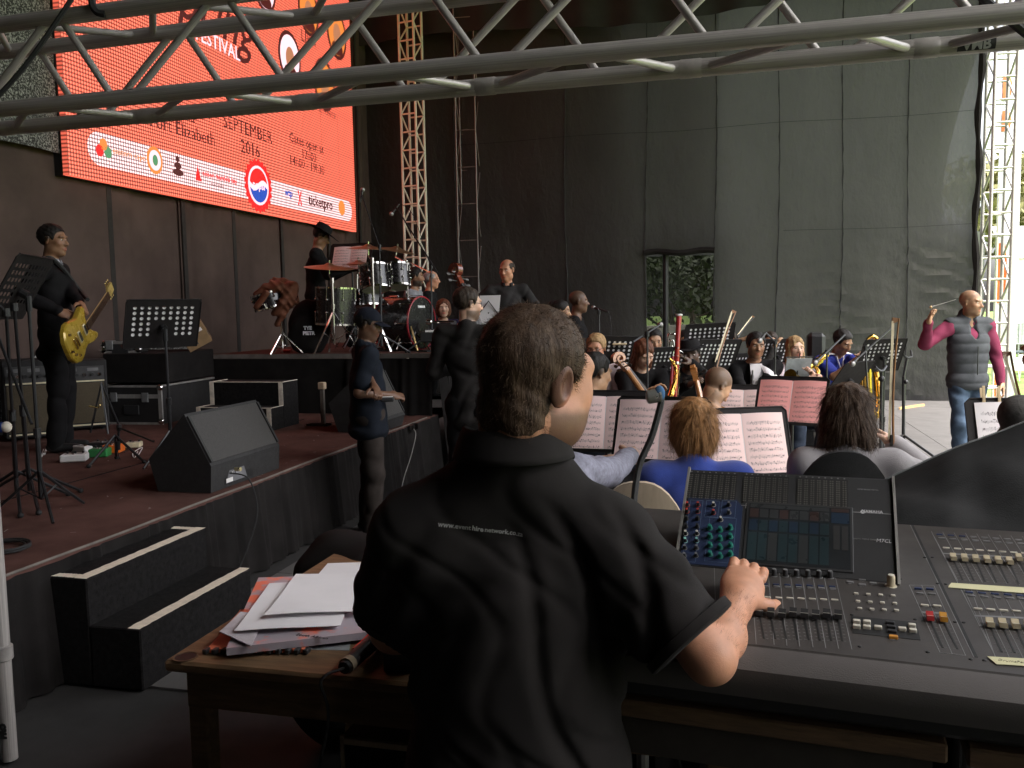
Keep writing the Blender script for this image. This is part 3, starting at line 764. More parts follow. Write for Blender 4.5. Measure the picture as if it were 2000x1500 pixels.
def sdf_mesh(prims, vox, disp=None, cut=None):
    lo = np.min([_bounds(p)[0] for p in prims if p[-1] != 'sub'], 0) - 3 * vox - .012
    hi = np.max([_bounds(p)[1] for p in prims if p[-1] != 'sub'], 0) + 3 * vox + .012
    n = np.ceil((hi - lo) / vox).astype(int) + 1
    D = np.full(n, 1.0, np.float32)
    for p in prims:
        b0, b1 = _bounds(p); k = p[5] if p[0] == 'cap' else p[4]; pad = k + 3 * vox + .012
        i0 = np.clip(np.floor((b0 - pad - lo) / vox).astype(int), 0, n); i1 = np.clip(np.ceil((b1 + pad - lo) / vox).astype(int) + 1, 0, n)
        if (i1 <= i0).any(): continue
        X = (lo[0] + vox * np.arange(i0[0], i1[0]))[:, None, None]; Y = (lo[1] + vox * np.arange(i0[1], i1[1]))[None, :, None]; Z = (lo[2] + vox * np.arange(i0[2], i1[2]))[None, None, :]
        d = _eval(p, X, Y, Z); sl_ = tuple(slice(a, b) for a, b in zip(i0, i1)); e = D[sl_]
        if p[-1] == 'sub':
            h = np.maximum(k - np.abs(e + d), 0) / max(k, 1e-6); D[sl_] = np.maximum(e, -d) + h * h * k * .25
        else:
            h = np.maximum(k - np.abs(e - d), 0) / max(k, 1e-6); D[sl_] = np.minimum(e, d) - h * h * k * .25
    X = (lo[0] + vox * np.arange(n[0]))[:, None, None]; Y = (lo[1] + vox * np.arange(n[1]))[None, :, None]; Z = (lo[2] + vox * np.arange(n[2]))[None, None, :]
    if disp is not None:
        nr = np.argwhere(np.abs(D) < .035); x = lo + nr * vox
        D[tuple(nr.T)] += disp(x[:, 0], x[:, 1], x[:, 2]).astype(np.float32)
    if cut is not None: D = np.maximum(D, cut(X, Y, Z).astype(np.float32))
    D[0], D[-1] = 1, 1; D[:, 0], D[:, -1] = 1, 1; D[:, :, 0], D[:, :, -1] = 1, 1
    return surface_nets(D, lo, vox)
def np_mesh(name, Vt, F, m, parent, tint=None, smooth=True):
    me = bpy.data.meshes.new(name)
    me.vertices.add(len(Vt)); me.vertices.foreach_set('co', Vt.astype(np.float32).ravel())
    me.loops.add(F.size); me.loops.foreach_set('vertex_index', F.astype(np.int32).ravel())
    me.polygons.add(len(F)); me.polygons.foreach_set('loop_start', np.arange(0, F.size, F.shape[1], dtype=np.int32))
    me.polygons.foreach_set('loop_total', np.full(len(F), F.shape[1], np.int32))
    me.polygons.foreach_set('use_smooth', np.full(len(F), smooth))
    me.update(calc_edges=True)
    if tint is not None:
        at = me.attributes.new('tint', 'FLOAT_COLOR', 'POINT')
        at.data.foreach_set('color', np.concatenate([tint, np.ones((len(tint), 1))], 1).astype(np.float32).ravel())
    me.materials.append(m)
    return link_mesh(name, me, parent)

SKINS = {'pale': (0.56, 0.35, 0.25), 'ruddy': (0.46, 0.225, 0.135), 'tan': (0.40, 0.23, 0.135), 'brown': (0.24, 0.125, 0.07), 'dark': (0.13, 0.066, 0.038), 'deep': (0.075, 0.04, 0.025)}
def skin(k): return mat('skin_' + k, SKINS[k], 0.5, var=0.13, scale=30, bump=0.35, bscale=420, tint=True, spec=0.4, bdist=.001)
HAIRS = {'black': (0.012, 0.010, 0.009), 'darkbrown': (0.03, 0.02, 0.014), 'brown': (0.06, 0.036, 0.022), 'auburn': (0.11, 0.04, 0.02), 'chestnut': (0.27, 0.135, 0.052), 'blond': (0.30, 0.19, 0.09), 'grey': (0.25, 0.24, 0.23)}
def hairm(k): return mat('hair_' + k, HAIRS[k], 0.6, var=0.5, scale=70, sc3=(1, 1, .16), bump=0.7, bscale=160, spec=0.22)
def cloth(name, col, rough=0.88, var=0.2, **kw): return mat('cloth_' + name, col, rough, var=var, scale=kw.pop('scale', 9), bump=kw.pop('bump', 0.3), bscale=kw.pop('bscale', 240), spec=0.1, sheen=kw.pop('sheen', 0.0), **kw)

def rz(a): c, s = math.cos(a), math.sin(a); return np.array([[c, -s, 0], [s, c, 0], [0, 0, 1.]])
def rx(a): c, s = math.cos(a), math.sin(a); return np.array([[1, 0, 0], [0, c, -s], [0, s, c]])
def ry(a): c, s = math.cos(a), math.sin(a); return np.array([[c, 0, s], [0, 1, 0], [-s, 0, c]])
def ik(S, T, l1, l2, hint):
    S, T = np.array(S), np.array(T); d = T - S; L = np.linalg.norm(d); L2 = min(L, (l1 + l2) * .995)
    if L > L2: T = S + d / L * L2
    u = (T - S) / L2; a = (l1 * l1 - l2 * l2 + L2 * L2) / (2 * L2); h = math.sqrt(max(l1 * l1 - a * a, 1e-6))
    n = np.array(hint, float) - u * (np.array(hint, float) @ u); n /= np.linalg.norm(n) + 1e-9
    return S + u * a + n * h, T
def head_prims(c, Rm, s=1.0, ears=True, open_mouth=False, ey=0.0, eb=1.0):
    c = np.array(c, float)
    def at(x, y, z): return c + Rm @ (np.array([x, y, z]) * s)
    def E(x, y, z, a, b_, d, k=.018, op='add', rot=None): return ell(at(x, y, z), np.array([a, b_, d]) * s, Rm if rot is None else Rm @ rot, k * s, op)
    L = [E(0, -.014, .036, .076, .096, .084), E(0, .030, -.030, .060, .066, .086, .03), E(0, .064, -.097, .030, .026, .023, .03)]
    for q in (-1, 1):
        L += [E(q * .044, .012, -.066, .022, .036, .030, .03), E(q * .040, .062, -.018, .023, .022, .022, .025), E(q * .028, .083, .028, .028, .012, .010, .015)]
    L += [cap(at(0, .088, .014), at(0, .112, -.026), .0085 * s, .0125 * s, .012 * s)]
    for q in (-1, 1): L += [E(q * .013, .103, -.031, .0085, .011, .008, .008)]
    for q in (-1, 1): L += [E(q * .031, .104, .006, .019, .018, .0115, .012, 'sub')]
    L += [E(0, .090, -.0565, .024, .012, .0055, .008), E(0, .089, -.070, .021, .012, .0065, .008)]
    if open_mouth: L += [E(0, .100, -.064, .019, .018, .0062, .004, 'sub')]
    else: L += [E(0, .104, -.063, .022, .010, .0014, .004, 'sub')]
    if ears:
        for q in (-1, 1):
            rt = rz(q * -.35) @ rx(-.15)
            L += [E(q * .078, -.006 + ey, -.002, .0085, .019 * eb, .033 * eb, .006, 'add', rt), E(q * .087, .000 + ey, .001, .0065 * eb, .011 * eb, .021 * eb, .003, 'sub', rt)]
    return L, at
def face_tint(Vt, c, Rm, s, sk, hair=None, beard=None, buzz=None, lips=True, lipcol=(1.05, .62, .62), brow=True):
    q = ((Vt - np.array(c)) @ Rm) / s; x, y, z = q.T; T = np.ones((len(Vt), 3)); S = np.array(SKINS[sk])
    def blend(w, col): nonlocal T; T = T * (1 - w[:, None]) + np.array(col)[None] * w[:, None]
    def sm(e0, e1, v): t = np.clip((v - e0) / (e1 - e0), 0, 1); return t * t * (3 - 2 * t)
    near = np.linalg.norm(q, axis=1) < .2
    blend(sm(.045, .0, np.sqrt(((np.abs(x) - .045) / 1.1) ** 2 + (y - .07) ** 2 + (z + .025) ** 2)) * .35 * near, (1.08, .82, .80))
    blend(sm(.03, .0, np.sqrt(x ** 2 + (y - .115) ** 2 + (z + .028) ** 2)) * .4 * near, (1.08, .8, .78))
    if lips: blend((sm(1.25, .8, np.sqrt((x / .024) ** 2 + ((z + .063) / .013) ** 2)) * (y > .07)), lipcol)
    hc = np.array(HAIRS[hair or 'darkbrown']) / S
    if brow: blend(sm(1.3, .7, np.sqrt(((np.abs(x) - .031) / .020) ** 2 + ((z - .0255 + (np.abs(x) - .031) ** 2 * 6) / .0058) ** 2)) * (y > .05) * .85, np.clip(hc, 0, 1) * .8 + .1)
    if beard:
        bc, amt = beard; bc = np.array(HAIRS[bc]) / S
        w = sm(-.035, -.055, z - .5 * np.maximum(0, .03 - y) * 0) * sm(-.13, -.115, z) * (y > -.03) * near
        w = w * (1 - sm(1.3, .9, np.sqrt((x / .024) ** 2 + ((z + .063) / .012) ** 2)) * (y > .07)); blend(np.clip(w, 0, 1) * amt, bc)
    if buzz:
        bc, amt = buzz; bc = np.array(HAIRS[bc]) / S
        zl = np.interp(y, [-.10, -.04, 0.0, .045, .062, .10], [-.055, -.045, -.005, .045, .062, .075])
        blend(sm(-.006, .008, z - zl) * near * amt, bc)
    return np.clip(T, 0.02, 1.3)
def hand_prims(w, d, n, sgn, s=1.0, curl=0.5, spread=0.1):
    """w wrist, d pointing direction, n back-of-hand normal; sgn +1 when the thumb is on the d x n side"""
    d = np.array(d, float); d /= np.linalg.norm(d); n = np.array(n, float); n -= d * (n @ d); n /= np.linalg.norm(n) + 1e-9
    t = np.cross(d, n) * sgn; w = np.array(w, float); L = []
    L.append(ell(w + d * .048 * s, np.array([.040, .050, .0165]) * s, np.stack([t, d, n], 1), .02))
    L.append(cap(w - d * .02 * s, w + d * .02 * s, .025 * s, .027 * s, .02, (n, 1.3)))
    for i, (o, ln) in enumerate(((.028, .074), (.0095, .082), (-.0095, .076), (-.027, .060))):
        p = w + d * .088 * s + t * o * s - n * .002 * s; dd = d + t * (o * spread * 12)
        a = 0.25 * curl
        for j, f in enumerate((.46, .31, .23)):
            e = dd * math.cos(a) - n * math.sin(a); e /= np.linalg.norm(e); q = p + e * ln * f * s
            L.append(cap(p, q, (.0095 - .001 * j) * s, (.0088 - .001 * j) * s, .004)); p = q; a += curl * (1.15 if j == 0 else .85)
    p = w + d * .022 * s + t * .026 * s - n * .006 * s; e = d * .62 + t * .7 - n * .35
    for j, ln in enumerate((.040, .030, .024)):
        e2 = e / np.linalg.norm(e); q = p + e2 * ln * s; L.append(cap(p, q, (.0135 - .002 * j) * s, (.012 - .002 * j) * s, .008)); p = q; e = e2 - n * .15 * curl + d * .3 - t * .25 * curl
    return L
def fold_disp(amp, seed=0, f=1.0):
    r2 = np.random.default_rng(seed); ph = r2.uniform(0, 6.28, 8)
    def fn(x, y, z):
        a = np.sin((z * 34 + x * 13 + 1.4 * np.sin(y * 15 + ph[1])) * f + ph[0]) * .5 + .5
        b = np.sin((z * 21 - x * 25 - y * 16 + 1.7 * np.sin(x * 11 + ph[2])) * f + ph[3]) * .5 + .5
        c = np.sin(x * 17 * f + ph[4]) * np.sin(y * 19 * f + ph[5]) * np.sin(z * 11 * f + ph[6])
        return amp * (0.55 * (a ** 3) * (0.6 + c) + .5 * (b ** 3) * (.6 - c) + .25 * c)
    return fn
def hair_disp(amp, f=1.0):
    def fn(x, y, z):
        return amp * (np.sin(95 * f * x + 9 * np.sin(14 * z)) * np.sin(88 * f * y + 7 * np.sin(17 * z + 1)) + .6 * np.sin(170 * f * x + 30 * z) * np.sin(150 * f * y - 20 * z))
    return fn

def person(label, loc, yaw, pose='stand', H=1.75, lean=0, head=(0, 0, 0), handR=None, handL=None, sk='tan', hair=('short', 'darkbrown'), top=None, legs=None,
           sleeve='long', vox=0.011, female=False, beard=None, buzz=None, shoes=None, seat=0.46, twist=0, elbow_out=0.5, hide_legs=False, group='orchestra players and crew on the stage',
           collar=None, eyes=True, inner=None, open_jacket=None, folds=.018, J=None, curl=(0.7, 0.7), hint=None, skirt_len=.60, hairvox=None, stout=1.0, open_mouth=False, knees=None, fulljacket=False, ears=True, thumbflip=(1, 1)):
    s = H / 1.75; loc = np.array(loc, float); Rb = rz(yaw)
    if buzz is None and hair and hair[0] in ('short', 'crop', 'fringe'): buzz = (hair[1], .85 if hair[0] != 'fringe' else .25)
    root = thing('person', label, 'person', tuple(loc), 0, group, world=True)
    sw = (.165 if female else .188)
    if pose == 'stand':
        hip = np.array([0, 0, .93]); up = dict(chest=(0, 0, .32), neck=(0, -.015, .525), head=(0, .022, .70), sh=(sw, -.01, .475))
        kn = [(q * .10, .02, .50) for q in (1, -1)]; an = [(q * .11, -.02, .09) for q in (1, -1)]
    else:
        hip = np.array([0, 0, seat / s + .10]); up = dict(chest=(0, -.015, .31), neck=(0, -.01, .51), head=(0, .03, .685), sh=(sw, -.01, .465))
        kn = [(q * .13, .43, seat / s + .06) for q in (1, -1)]; an = [(q * .13, .40, .09) for q in (1, -1)]
    if knees: kn, an = knees
    A = rx(-R(lean)); Tw = rz(R(twist))
    def U(v): return loc + Rb @ ((hip + A @ Tw @ np.array(v, float)) * s)
    def W(v): return loc + Rb @ (np.array(v, float) * s)
    Rt = Rb @ A @ Tw; Rp = Rb
    jt = dict(hip=W(hip), chest=U(up['chest']), neck=U(up['neck']), head=U(up['head']), shR=U(up['sh']), shL=U((-up['sh'][0],) + up['sh'][1:]))
    for i, n in enumerate('RL'):
        jt['hip' + n] = W(hip + np.array([(.09, -.09)[i], 0, -.03])); jt['kn' + n] = W(kn[i]); jt['an' + n] = W(an[i])
    if J: jt.update({k: np.array(v, float) for k, v in J.items()})
    Rh = Rb @ rz(R(head[0])) @ rx(-R(head[1])) @ ry(R(head[2]))
    fwd, rgt, upv = Rt[:, 1], Rt[:, 0], Rt[:, 2]
    dflt = [(.24, .10, -.02), (-.24, .10, -.02)] if pose == 'stand' else [(.14, .36, .62 - hip[2] + .02), (-.14, .36, .62 - hip[2] + .02)]
    arms = {}
    for i, n in enumerate('RL'):
        tgt = (handR, handL)[i]
        T = np.array(tgt, float) if isinstance(tgt, Vector) else (W(hip) * 0 + loc + Rb @ ((hip + np.array(dflt[i] if tgt is None else tgt, float)) * s))
        q = 1 if i == 0 else -1
        hv = hint[i] if hint and hint[i] is not None else None
        hv = (Rb @ np.array(hv, float)) if hv is not None else (rgt * q * elbow_out - upv * .8 - fwd * .45)
        el, T = ik(jt['sh' + n], T, .295 * s, .262 * s, hv); arms[n] = (jt['sh' + n], el, T)
    # ---- body (one mesh)
    hs = s * (.96 if female else 1.0)
    hp, hat_at = head_prims(jt['head'], Rh, hs, ears, open_mouth)
    E3 = lambda c, r, Rm, k=.05: ell(c, np.array(r) * s, Rm, k)
    core = [E3(jt['hip'], (.155 * stout, .105 * stout, .11), Rp), E3((jt['hip'] + jt['chest']) / 2, (.135 * stout, .098 * stout, .16), Rt), E3(jt['chest'], (.155, .108, .16), Rt)]
    nk = jt['neck'] - upv * .02 * s
    body = core + [cap(nk, jt['head'] - Rh[:, 2] * .05 * s - Rh[:, 1] * .012 * s, .056 * s * (.85 if female else 1), .051 * s * (.85 if female else 1), .04)]
    for n in 'RL': body.append(cap(nk + upv * .005, jt['sh' + n], .045 * s, .05 * s, .05))
    for i, n in enumerate('RL'):
        a, e, t = arms[n]; body += [cap(a, e, .046 * s, .038 * s, .03), cap(e, t, .040 * s, .025 * s, .02)]
        d = t - e; d /= np.linalg.norm(d) + 1e-9
        nn = -np.cross(d, rgt * (1 if i == 0 else -1)); 
        if np.linalg.norm(nn) < .3: nn = upv
        nn = upv * .6 + (rgt if i == 0 else -rgt) * .6 + fwd * .1
        sg = 1 if np.cross(d, nn) @ (-(rgt if i == 0 else -rgt)) > 0 else -1
        body += hand_prims(t, d, nn, sg * thumbflip[i], s * (.93 if female else 1), curl[i])
        if not hide_legs: body += [cap(jt['hip' + n], jt['kn' + n], .072 * s, .05 * s, .03), cap(jt['kn' + n], jt['an' + n], .048 * s, .035 * s, .02)]
    Vt, F = sdf_mesh(body + hp, vox)
    tn = face_tint(Vt, jt['head'], Rh, hs, sk, hair[1] if hair else 'darkbrown', beard, buzz, lipcol=(1.1, .55, .55) if female else (1.05, .68, .68))
    np_mesh('body', Vt, F, skin(sk), root, tn)
    # ---- eyes
    if eyes:
        for q in (-1, 1):
            c = hat_at(q * .031, .0765, .005); b = MB(); b.sphere(c, .0115 * hs, 10, 8)
            ey = b.build('eye', mat('eye_white', (.40, .35, .31), .35, var=.03), root)
            b = MB(); b.sphere(hat_at(q * .0305, .0815, .0045), .0076 * hs, 8, 6); b.build('iris', mat('iris_brown', (.025, .015, .01), .15), ey)
    # ---- hair
    if hair and hair[0] not in ('bald', 'none'):
        hair_shell(root, jt['head'], Rh, hs, hair[0], hairm(hair[1]), hairvox or vox * .8)
    # ---- top
    if top is not None:
        inf = .016 if not fulljacket else .021
        ts = []
        for p in core: ts.append(ell(p[1], p[2] + inf * 1.1, p[3], .06))
        if skirt_len is not None:
            hem = jt['hip'] - upv * ((.17 if fulljacket else .11) if pose == 'stand' else .02) * s
            ts.append(E3(hem, (.168 * stout + inf, .118 * stout + inf, .10), Rp, .05))
        nb = nk - upv * .005
        for n in 'RL':
            a, e, t = arms[n]
            ts.append(cap(nb, a, .05 * s + inf * .5, .055 * s + inf, .05))
            if sleeve == 'none': continue
            if sleeve == 'short':
                m_ = a + (e - a) * .72; ts.append(cap(a, m_, .055 * s + inf, .058 * s + inf, .03))
            else:
                ts += [cap(a, e, .054 * s + inf, .046 * s + inf * .8, .03)]
                d = (t - e); ts.append(cap(e, t - d * .04, .046 * s + inf * .8, .033 * s + inf * .6, .02))
        if female: 
            for q in (-1, 1): ts.append(ell(jt['chest'] + fwd * .09 * s + rgt * q * .07 * s - upv * .0 * s, np.array([.07, .06, .075]) * s, Rt, .05))
        ts.append(cap(nk - upv * .03, nk + upv * .035 * s + (Rh[:, 2] - upv) * .0, .068 * s, .064 * s, .03))
        # open the neck
        ts.append(ell(nk + upv * .085 * s + fwd * .045 * s, np.array([.070, .072, .06]) * s, Rt, .01, 'sub'))
        ct = None
        Vt, F = sdf_mesh(ts, vox, fold_disp(folds, int(loc[0] * 100) % 97))
        np_mesh({'long': 'jacket' if fulljacket else 'shirt', 'short': 'shirt', 'none': 'vest'}[sleeve], Vt, F, top, root)
    if inner is not None:
        b = MB(); c0 = jt['neck'] + fwd * .05 * s
        ch = jt['chest'] + fwd * (.108 + .034) * s
        pts = [U((-.055, .085, up['neck'][2] + .01)), U((.055, .085, up['neck'][2] + .01)), U((.05, .185, up['chest'][2] + .05)), U((.015, .195, up['chest'][2] - .16)), U((-.015, .195, up['chest'][2] - .16)), U((-.05, .185, up['chest'][2] + .05))]
        b.prism([Vector(p) for p in pts], Vector(-fwd * .03)); b.build('shirt_front', inner, root)
    if collar is not None:
        b = MB(); rings = []
        for k in range(17):
            a = 2 * math.pi * (k / 16) * .86 + math.pi * .5 + .44; dirn = rgt * math.cos(a) * .9 + fwd * math.sin(a)
            c = nk + upv * .025 * s + fwd * .012 * s - upv * .02 * s * max(0, math.sin(a))
            rings.append((c, dirn))
        b.grid(lambda u, v: Vector(rings[int(round(u * 16))][0] + rings[int(round(u * 16))][1] * (.066 + .018 * v ** .5 * (1 if v > .5 else .3)) * s + upv * (.045 - .085 * max(0, v - .5) - .0 * v) * s * (1 if v >= .5 else (.2 + 1.6 * v))), 16, 4)
        o = b.build('collar', collar, root); md = o.modifiers.new('thickness', 'SOLIDIFY'); md.thickness = .005
    # ---- legs
    if legs is not None and not hide_legs:
        ls = [ell(jt['hip'], np.array([.165 * stout, .118 * stout, .115]) * s, Rp, .05)]
        for n in 'RL': ls += [cap(jt['hip' + n], jt['kn' + n], .100 * s, .078 * s, .04), cap(jt['kn' + n], jt['an' + n] + np.array([0, 0, -.02]), .076 * s, .068 * s, .03)]
        Vt, F = sdf_mesh(ls, vox * 1.15, fold_disp(folds * 1.2, int(loc[1] * 100) % 97)); np_mesh('trousers', Vt, F, legs, root)
        for n in 'RL':
            a = jt['an' + n]; b = [cap(a + np.array([0, 0, -.045 * s]) - Rp[:, 1] * .03 * s, a + np.array([0, 0, -.055 * s]) + Rp[:, 1] * .15 * s, .042 * s, .034 * s, .03, (np.array([0, 0, 1.]), 1.15)), cap(a, a - np.array([0, 0, .04 * s]), .042 * s, .045 * s, .03)]
            Vt, F = sdf_mesh(b, vox); np_mesh('shoe', Vt, F, shoes or cloth('black_shoe', (.02, .02, .02), .5), root)
    return dict(root=root, J=jt, arms=arms, Rh=Rh, Rt=Rt, at=hat_at, s=s, hs=hs)

def hair_shell(root, c, Rm, s, style, m, vox):
    c = np.array(c)
    def at(x, y, z): return c + Rm @ (np.array([x, y, z]) * s)
    def E(x, y, z, a, b_, d, k=.02, op='add'): return ell(at(x, y, z), np.array([a, b_, d]) * s, Rm, k * s, op)
    def local(X, Y, Z):
        x, y, z = X - c[0], Y - c[1], Z - c[2]; return [(x * Rm[0, i] + y * Rm[1, i] + z * Rm[2, i]) / s for i in range(3)]
    if style in ('short', 'crop', 'fuzzy'):
        g = {'short': .003, 'crop': .0015, 'fuzzy': .008}[style]
        L = [E(0, -.017, .040, .084 + g, .102 + g, .090 + g)]
        def cut(X, Y, Z):
            x, y, z = local(X, Y, Z); zl = np.interp(y, [-.12, -.06, -.03, -.022, .012, .02, .04, .052, .075, .12], [-.075, -.072, -.05, .03, .03, -.012, .0, .058, .078, .09])
            return (zl - z) * s * .8
        Vt, F = sdf_mesh(L, vox, hair_disp(.0028 * s), cut)
    elif style in ('bob', 'long', 'wild'):
        if style == 'bob': L = [E(0, -.016, .030, .097, .110, .098), E(0, -.022, -.045, .103, .100, .090, .04)]; zb, yf = -.118, .03
        elif style == 'wild': L = [E(0, -.02, .035, .098, .110, .096), E(0, -.033, -.055, .112, .10, .10, .05), E(.05, -.03, -.115, .058, .065, .055, .04), E(-.05, -.03, -.115, .058, .065, .055, .04)]; zb, yf = -.2, .03
        else: L = [E(0, -.016, .038, .086, .106, .092), E(0, -.045, -.10, .088, .06, .17, .04), E(.068, .015, -.13, .026, .036, .16, .03), E(-.068, .015, -.13, .026, .036, .16, .03)]; zb, yf = -.30, .03
        L += [ell(at(0, .135, -.04), np.array([.068, .105, .125]) * s, Rm, .02, 'sub')]
        def cut(X, Y, Z):
            x, y, z = local(X, Y, Z); return np.maximum((zb - z) + 0 * x, -1) * s
        Vt, F = sdf_mesh(L, vox, hair_disp(.0045 * s), cut)
    elif style == 'operator':
        L = [E(0, -.017, .040, .083, .102, .090), E(0, -.052, -.05, .066, .054, .07, .03)]
        def cut(X, Y, Z):
            x, y, z = local(X, Y, Z); zl = np.interp(y, [-.12, -.06, -.035, -.024, .012, .02, .04, .052, .075, .12], [-.118, -.112, -.085, .02, .02, -.012, .022, .062, .085, .10]); return (zl - z) * s * .8
        Vt, F = sdf_mesh(L, vox, hair_disp(.0016 * s, .9), cut)
    elif style == 'bun':
        L = [E(0, -.017, .038, .083, .103, .089), E(0, -.11, .06, .045, .04, .045, .015)]
        def cut(X, Y, Z):
            x, y, z = local(X, Y, Z); zl = np.interp(y, [-.12, -.05, -.02, .04, .055, .12], [-.08, -.07, -.02, .01, .055, .09]); return (zl - z) * s * .8
        Vt, F = sdf_mesh(L, vox, hair_disp(.003 * s), cut)
    elif style == 'fringe':   # thinning on top, hair round the sides
        L = [E(0, -.020, .034, .084, .100, .080), E(0, .0, .118, .075, .10, .045, .02, 'sub')]
        def cut(X, Y, Z):
            x, y, z = local(X, Y, Z); zl = np.interp(y, [-.12, -.06, -.03, -.022, .012, .02, .05, .06, .12], [-.075, -.07, -.05, .03, .03, -.005, .03, .1, .1]); return (zl - z) * s * .8
        Vt, F = sdf_mesh(L, vox, hair_disp(.003 * s), cut)
    return np_mesh('hair', Vt, F, m, root)

def strands(root, pts, nrm, flow, m, length, width, seed=0, curl=0.0, droop=0.0, nseg=4, jitter=.25, name='hair_strands', lift=.35):
    """pts/nrm/flow arrays -> tapered ribbon strands in one mesh"""
    rg = np.random.default_rng(seed); n = len(pts)
    L = length * rg.uniform(.6, 1.25, n); p = pts.copy(); d = nrm * lift + flow + rg.normal(0, jitter, (n, 3)); d /= np.linalg.norm(d, axis=1)[:, None]
    side = np.cross(d, nrm + rg.normal(0, .3, (n, 3))); side /= np.linalg.norm(side, axis=1)[:, None] + 1e-9
    rows = []; ph = rg.uniform(0, 6.28, n); cu = rg.normal(0, 1, (n, 3))
    for k in range(nseg + 1):
        w = width * (1 - k / nseg * .85); rows += [p - side * w / 2, p + side * w / 2]
        d2 = d + cu * curl * (k / nseg) + flow * .25 + np.array([0, 0, -1.]) * droop * (k / nseg) + np.cos(ph + k * 1.7)[:, None] * side * curl
        d2 /= np.linalg.norm(d2, axis=1)[:, None]; p = p + d2 * (L / nseg)[:, None]
    R_ = np.stack(rows, 1); m2 = R_.shape[1]; Vt = R_.reshape(-1, 3); base = np.arange(n)[:, None] * m2
    F = np.concatenate([base + np.array([[2 * k, 2 * k + 1, 2 * k + 3, 2 * k + 2]]) for k in range(nseg)])
    return np_mesh(name, Vt, F, m, root)
# ------------------------------------------------------------------ who stands and sits where
C_blk = cloth('black', (0.010, 0.0095, 0.010)); C_blk2 = cloth('washed_black', (0.026, 0.024, 0.024)); C_navy = cloth('navy', (0.010, 0.0125, 0.018)); C_dgrey = cloth('dark_grey_wool', (0.022, 0.020, 0.019), var=.3)
C_white = cloth('white_cotton', (0.72, 0.68, 0.69), var=.06); C_pink = cloth('pale_pink_cotton', (0.62, 0.52, 0.54), var=.08); C_jean = cloth('blue_denim', (0.065, 0.095, 0.14), var=.35); C_djean = cloth('dark_denim', (0.03, 0.038, 0.055), var=.3)
C_cargo = cloth('brown_black_twill', (0.032, 0.026, 0.023), var=.3); C_blue = cloth('royal_blue_knit', (0.02, 0.045, 0.25), var=.2, sheen=.3); C_grey = cloth('light_grey_jersey', (0.38, 0.36, 0.37), var=.1); C_heather = cloth('grey_heather', (0.22, 0.22, 0.27), var=.25, scale=60)
C_char = cloth('charcoal_marl', (0.10, 0.095, 0.09), var=.3, scale=50); C_mag = cloth('magenta_shirt', (0.19, 0.035, 0.07), var=.15); C_vest = cloth('quilted_grey', (0.066, 0.070, 0.076), var=.2); C_jersey = cloth('blue_jersey', (0.03, 0.04, 0.22), var=.15); C_purple = cloth('dark_purple', (0.02, 0.016, 0.045))
S_white = mat('white_trainer', (.75, .73, .74), .5, var=.05)
def yw(a): return R(YAW - a)
def pp(label, hpx, d, a, ha=None, pitch=0, roll=0, floor=0.0, pose='sit', H=1.72, lean=None, **kw):
    lean = (9 if pose == 'sit' else 0) if lean is None else lean
    T = P(hpx[0], hpx[1], d); ha = a if ha is None else ha; yaw = yw(a)
    if pose == 'stand':
        hl = np.array([0, 0, .93]) + rx(-R(lean)) @ np.array([0, .022, .70]); s = (T.z - floor) / hl[2]; H = 1.75 * s
    else:
        s = H / 1.75; off = rx(-R(lean)) @ np.array([0, .03, .685]); hip = (T.z - floor) / s - off[2]; seat = (hip - .10) * s; kw['seat'] = seat; hl = np.array([0, off[1], 0])
    o = rz(yaw) @ np.array([hl[0], hl[1], 0]) * s
    return person(label, (T.x - o[0], T.y - o[1], floor), yaw, pose, H, lean, (a - ha, pitch, roll), **kw)
def cap_hat(pr, m, style='cap', name='cap'):
    at, s = pr['at'], pr['hs']; b = MB(); Rh = pr['Rh']
    def A(x, y, z): return Vector(at(x, y, z))
    if style == 'cap':
        b.grid(lambda u, v: A(.086 * math.cos(u * 6.2832) * math.cos(v * 1.5), -.014 + .108 * math.sin(u * 6.2832) * math.cos(v * 1.5), .045 + .090 * math.sin(v * 1.5)), 28, 8)
        o = b.build(name, m, pr['root'])
        b = MB(); b.grid(lambda u, v: A(.080 * math.sin((u - .5) * 2.6) * (1 - .12 * v), .05 + .045 * math.cos((u - .5) * 2.6) + .085 * v * math.cos((u - .5) * 1.5), .045 - .018 * v - .014 * abs(2 * u - 1) ** 2), 14, 5)
        o2 = b.build('visor', m, o); md = o2.modifiers.new('thickness', 'SOLIDIFY'); md.thickness = .004
    else:
        prof = [(.005, .155), (.05, .158), (.078, .150), (.088, .12), (.094, .07), (.095, .062)]
        brim = .205 if style == 'fedora' else .150; zk = 1 if style == 'fedora' else .8
        rings = []
        for r_, z in prof: rings.append([A(r_ * math.cos(t) * .96, -.014 + r_ * 1.12 * math.sin(t), .062 + (z - .062) * zk - (.016 if r_ < .06 and abs(math.cos(t)) < .5 else 0)) for t in np.linspace(0, 6.2832, 25)[:-1]])
        b.loft(rings, True); o = b.build(name, m, pr['root'])
        b = MB(); b.grid(lambda u, v: A((.094 + (brim - .094) * v) * math.cos(u * 6.2832) * .96, -.014 + (.094 + (brim - .094) * v) * 1.12 * math.sin(u * 6.2832), .066 - .018 * v * math.sin(u * 6.2832) ** 2 + .012 * v * math.cos(u * 6.2832) ** 2), 28, 3)
        o2 = b.build('brim', m, o); md = o2.modifiers.new('thickness', 'SOLIDIFY'); md.thickness = .006
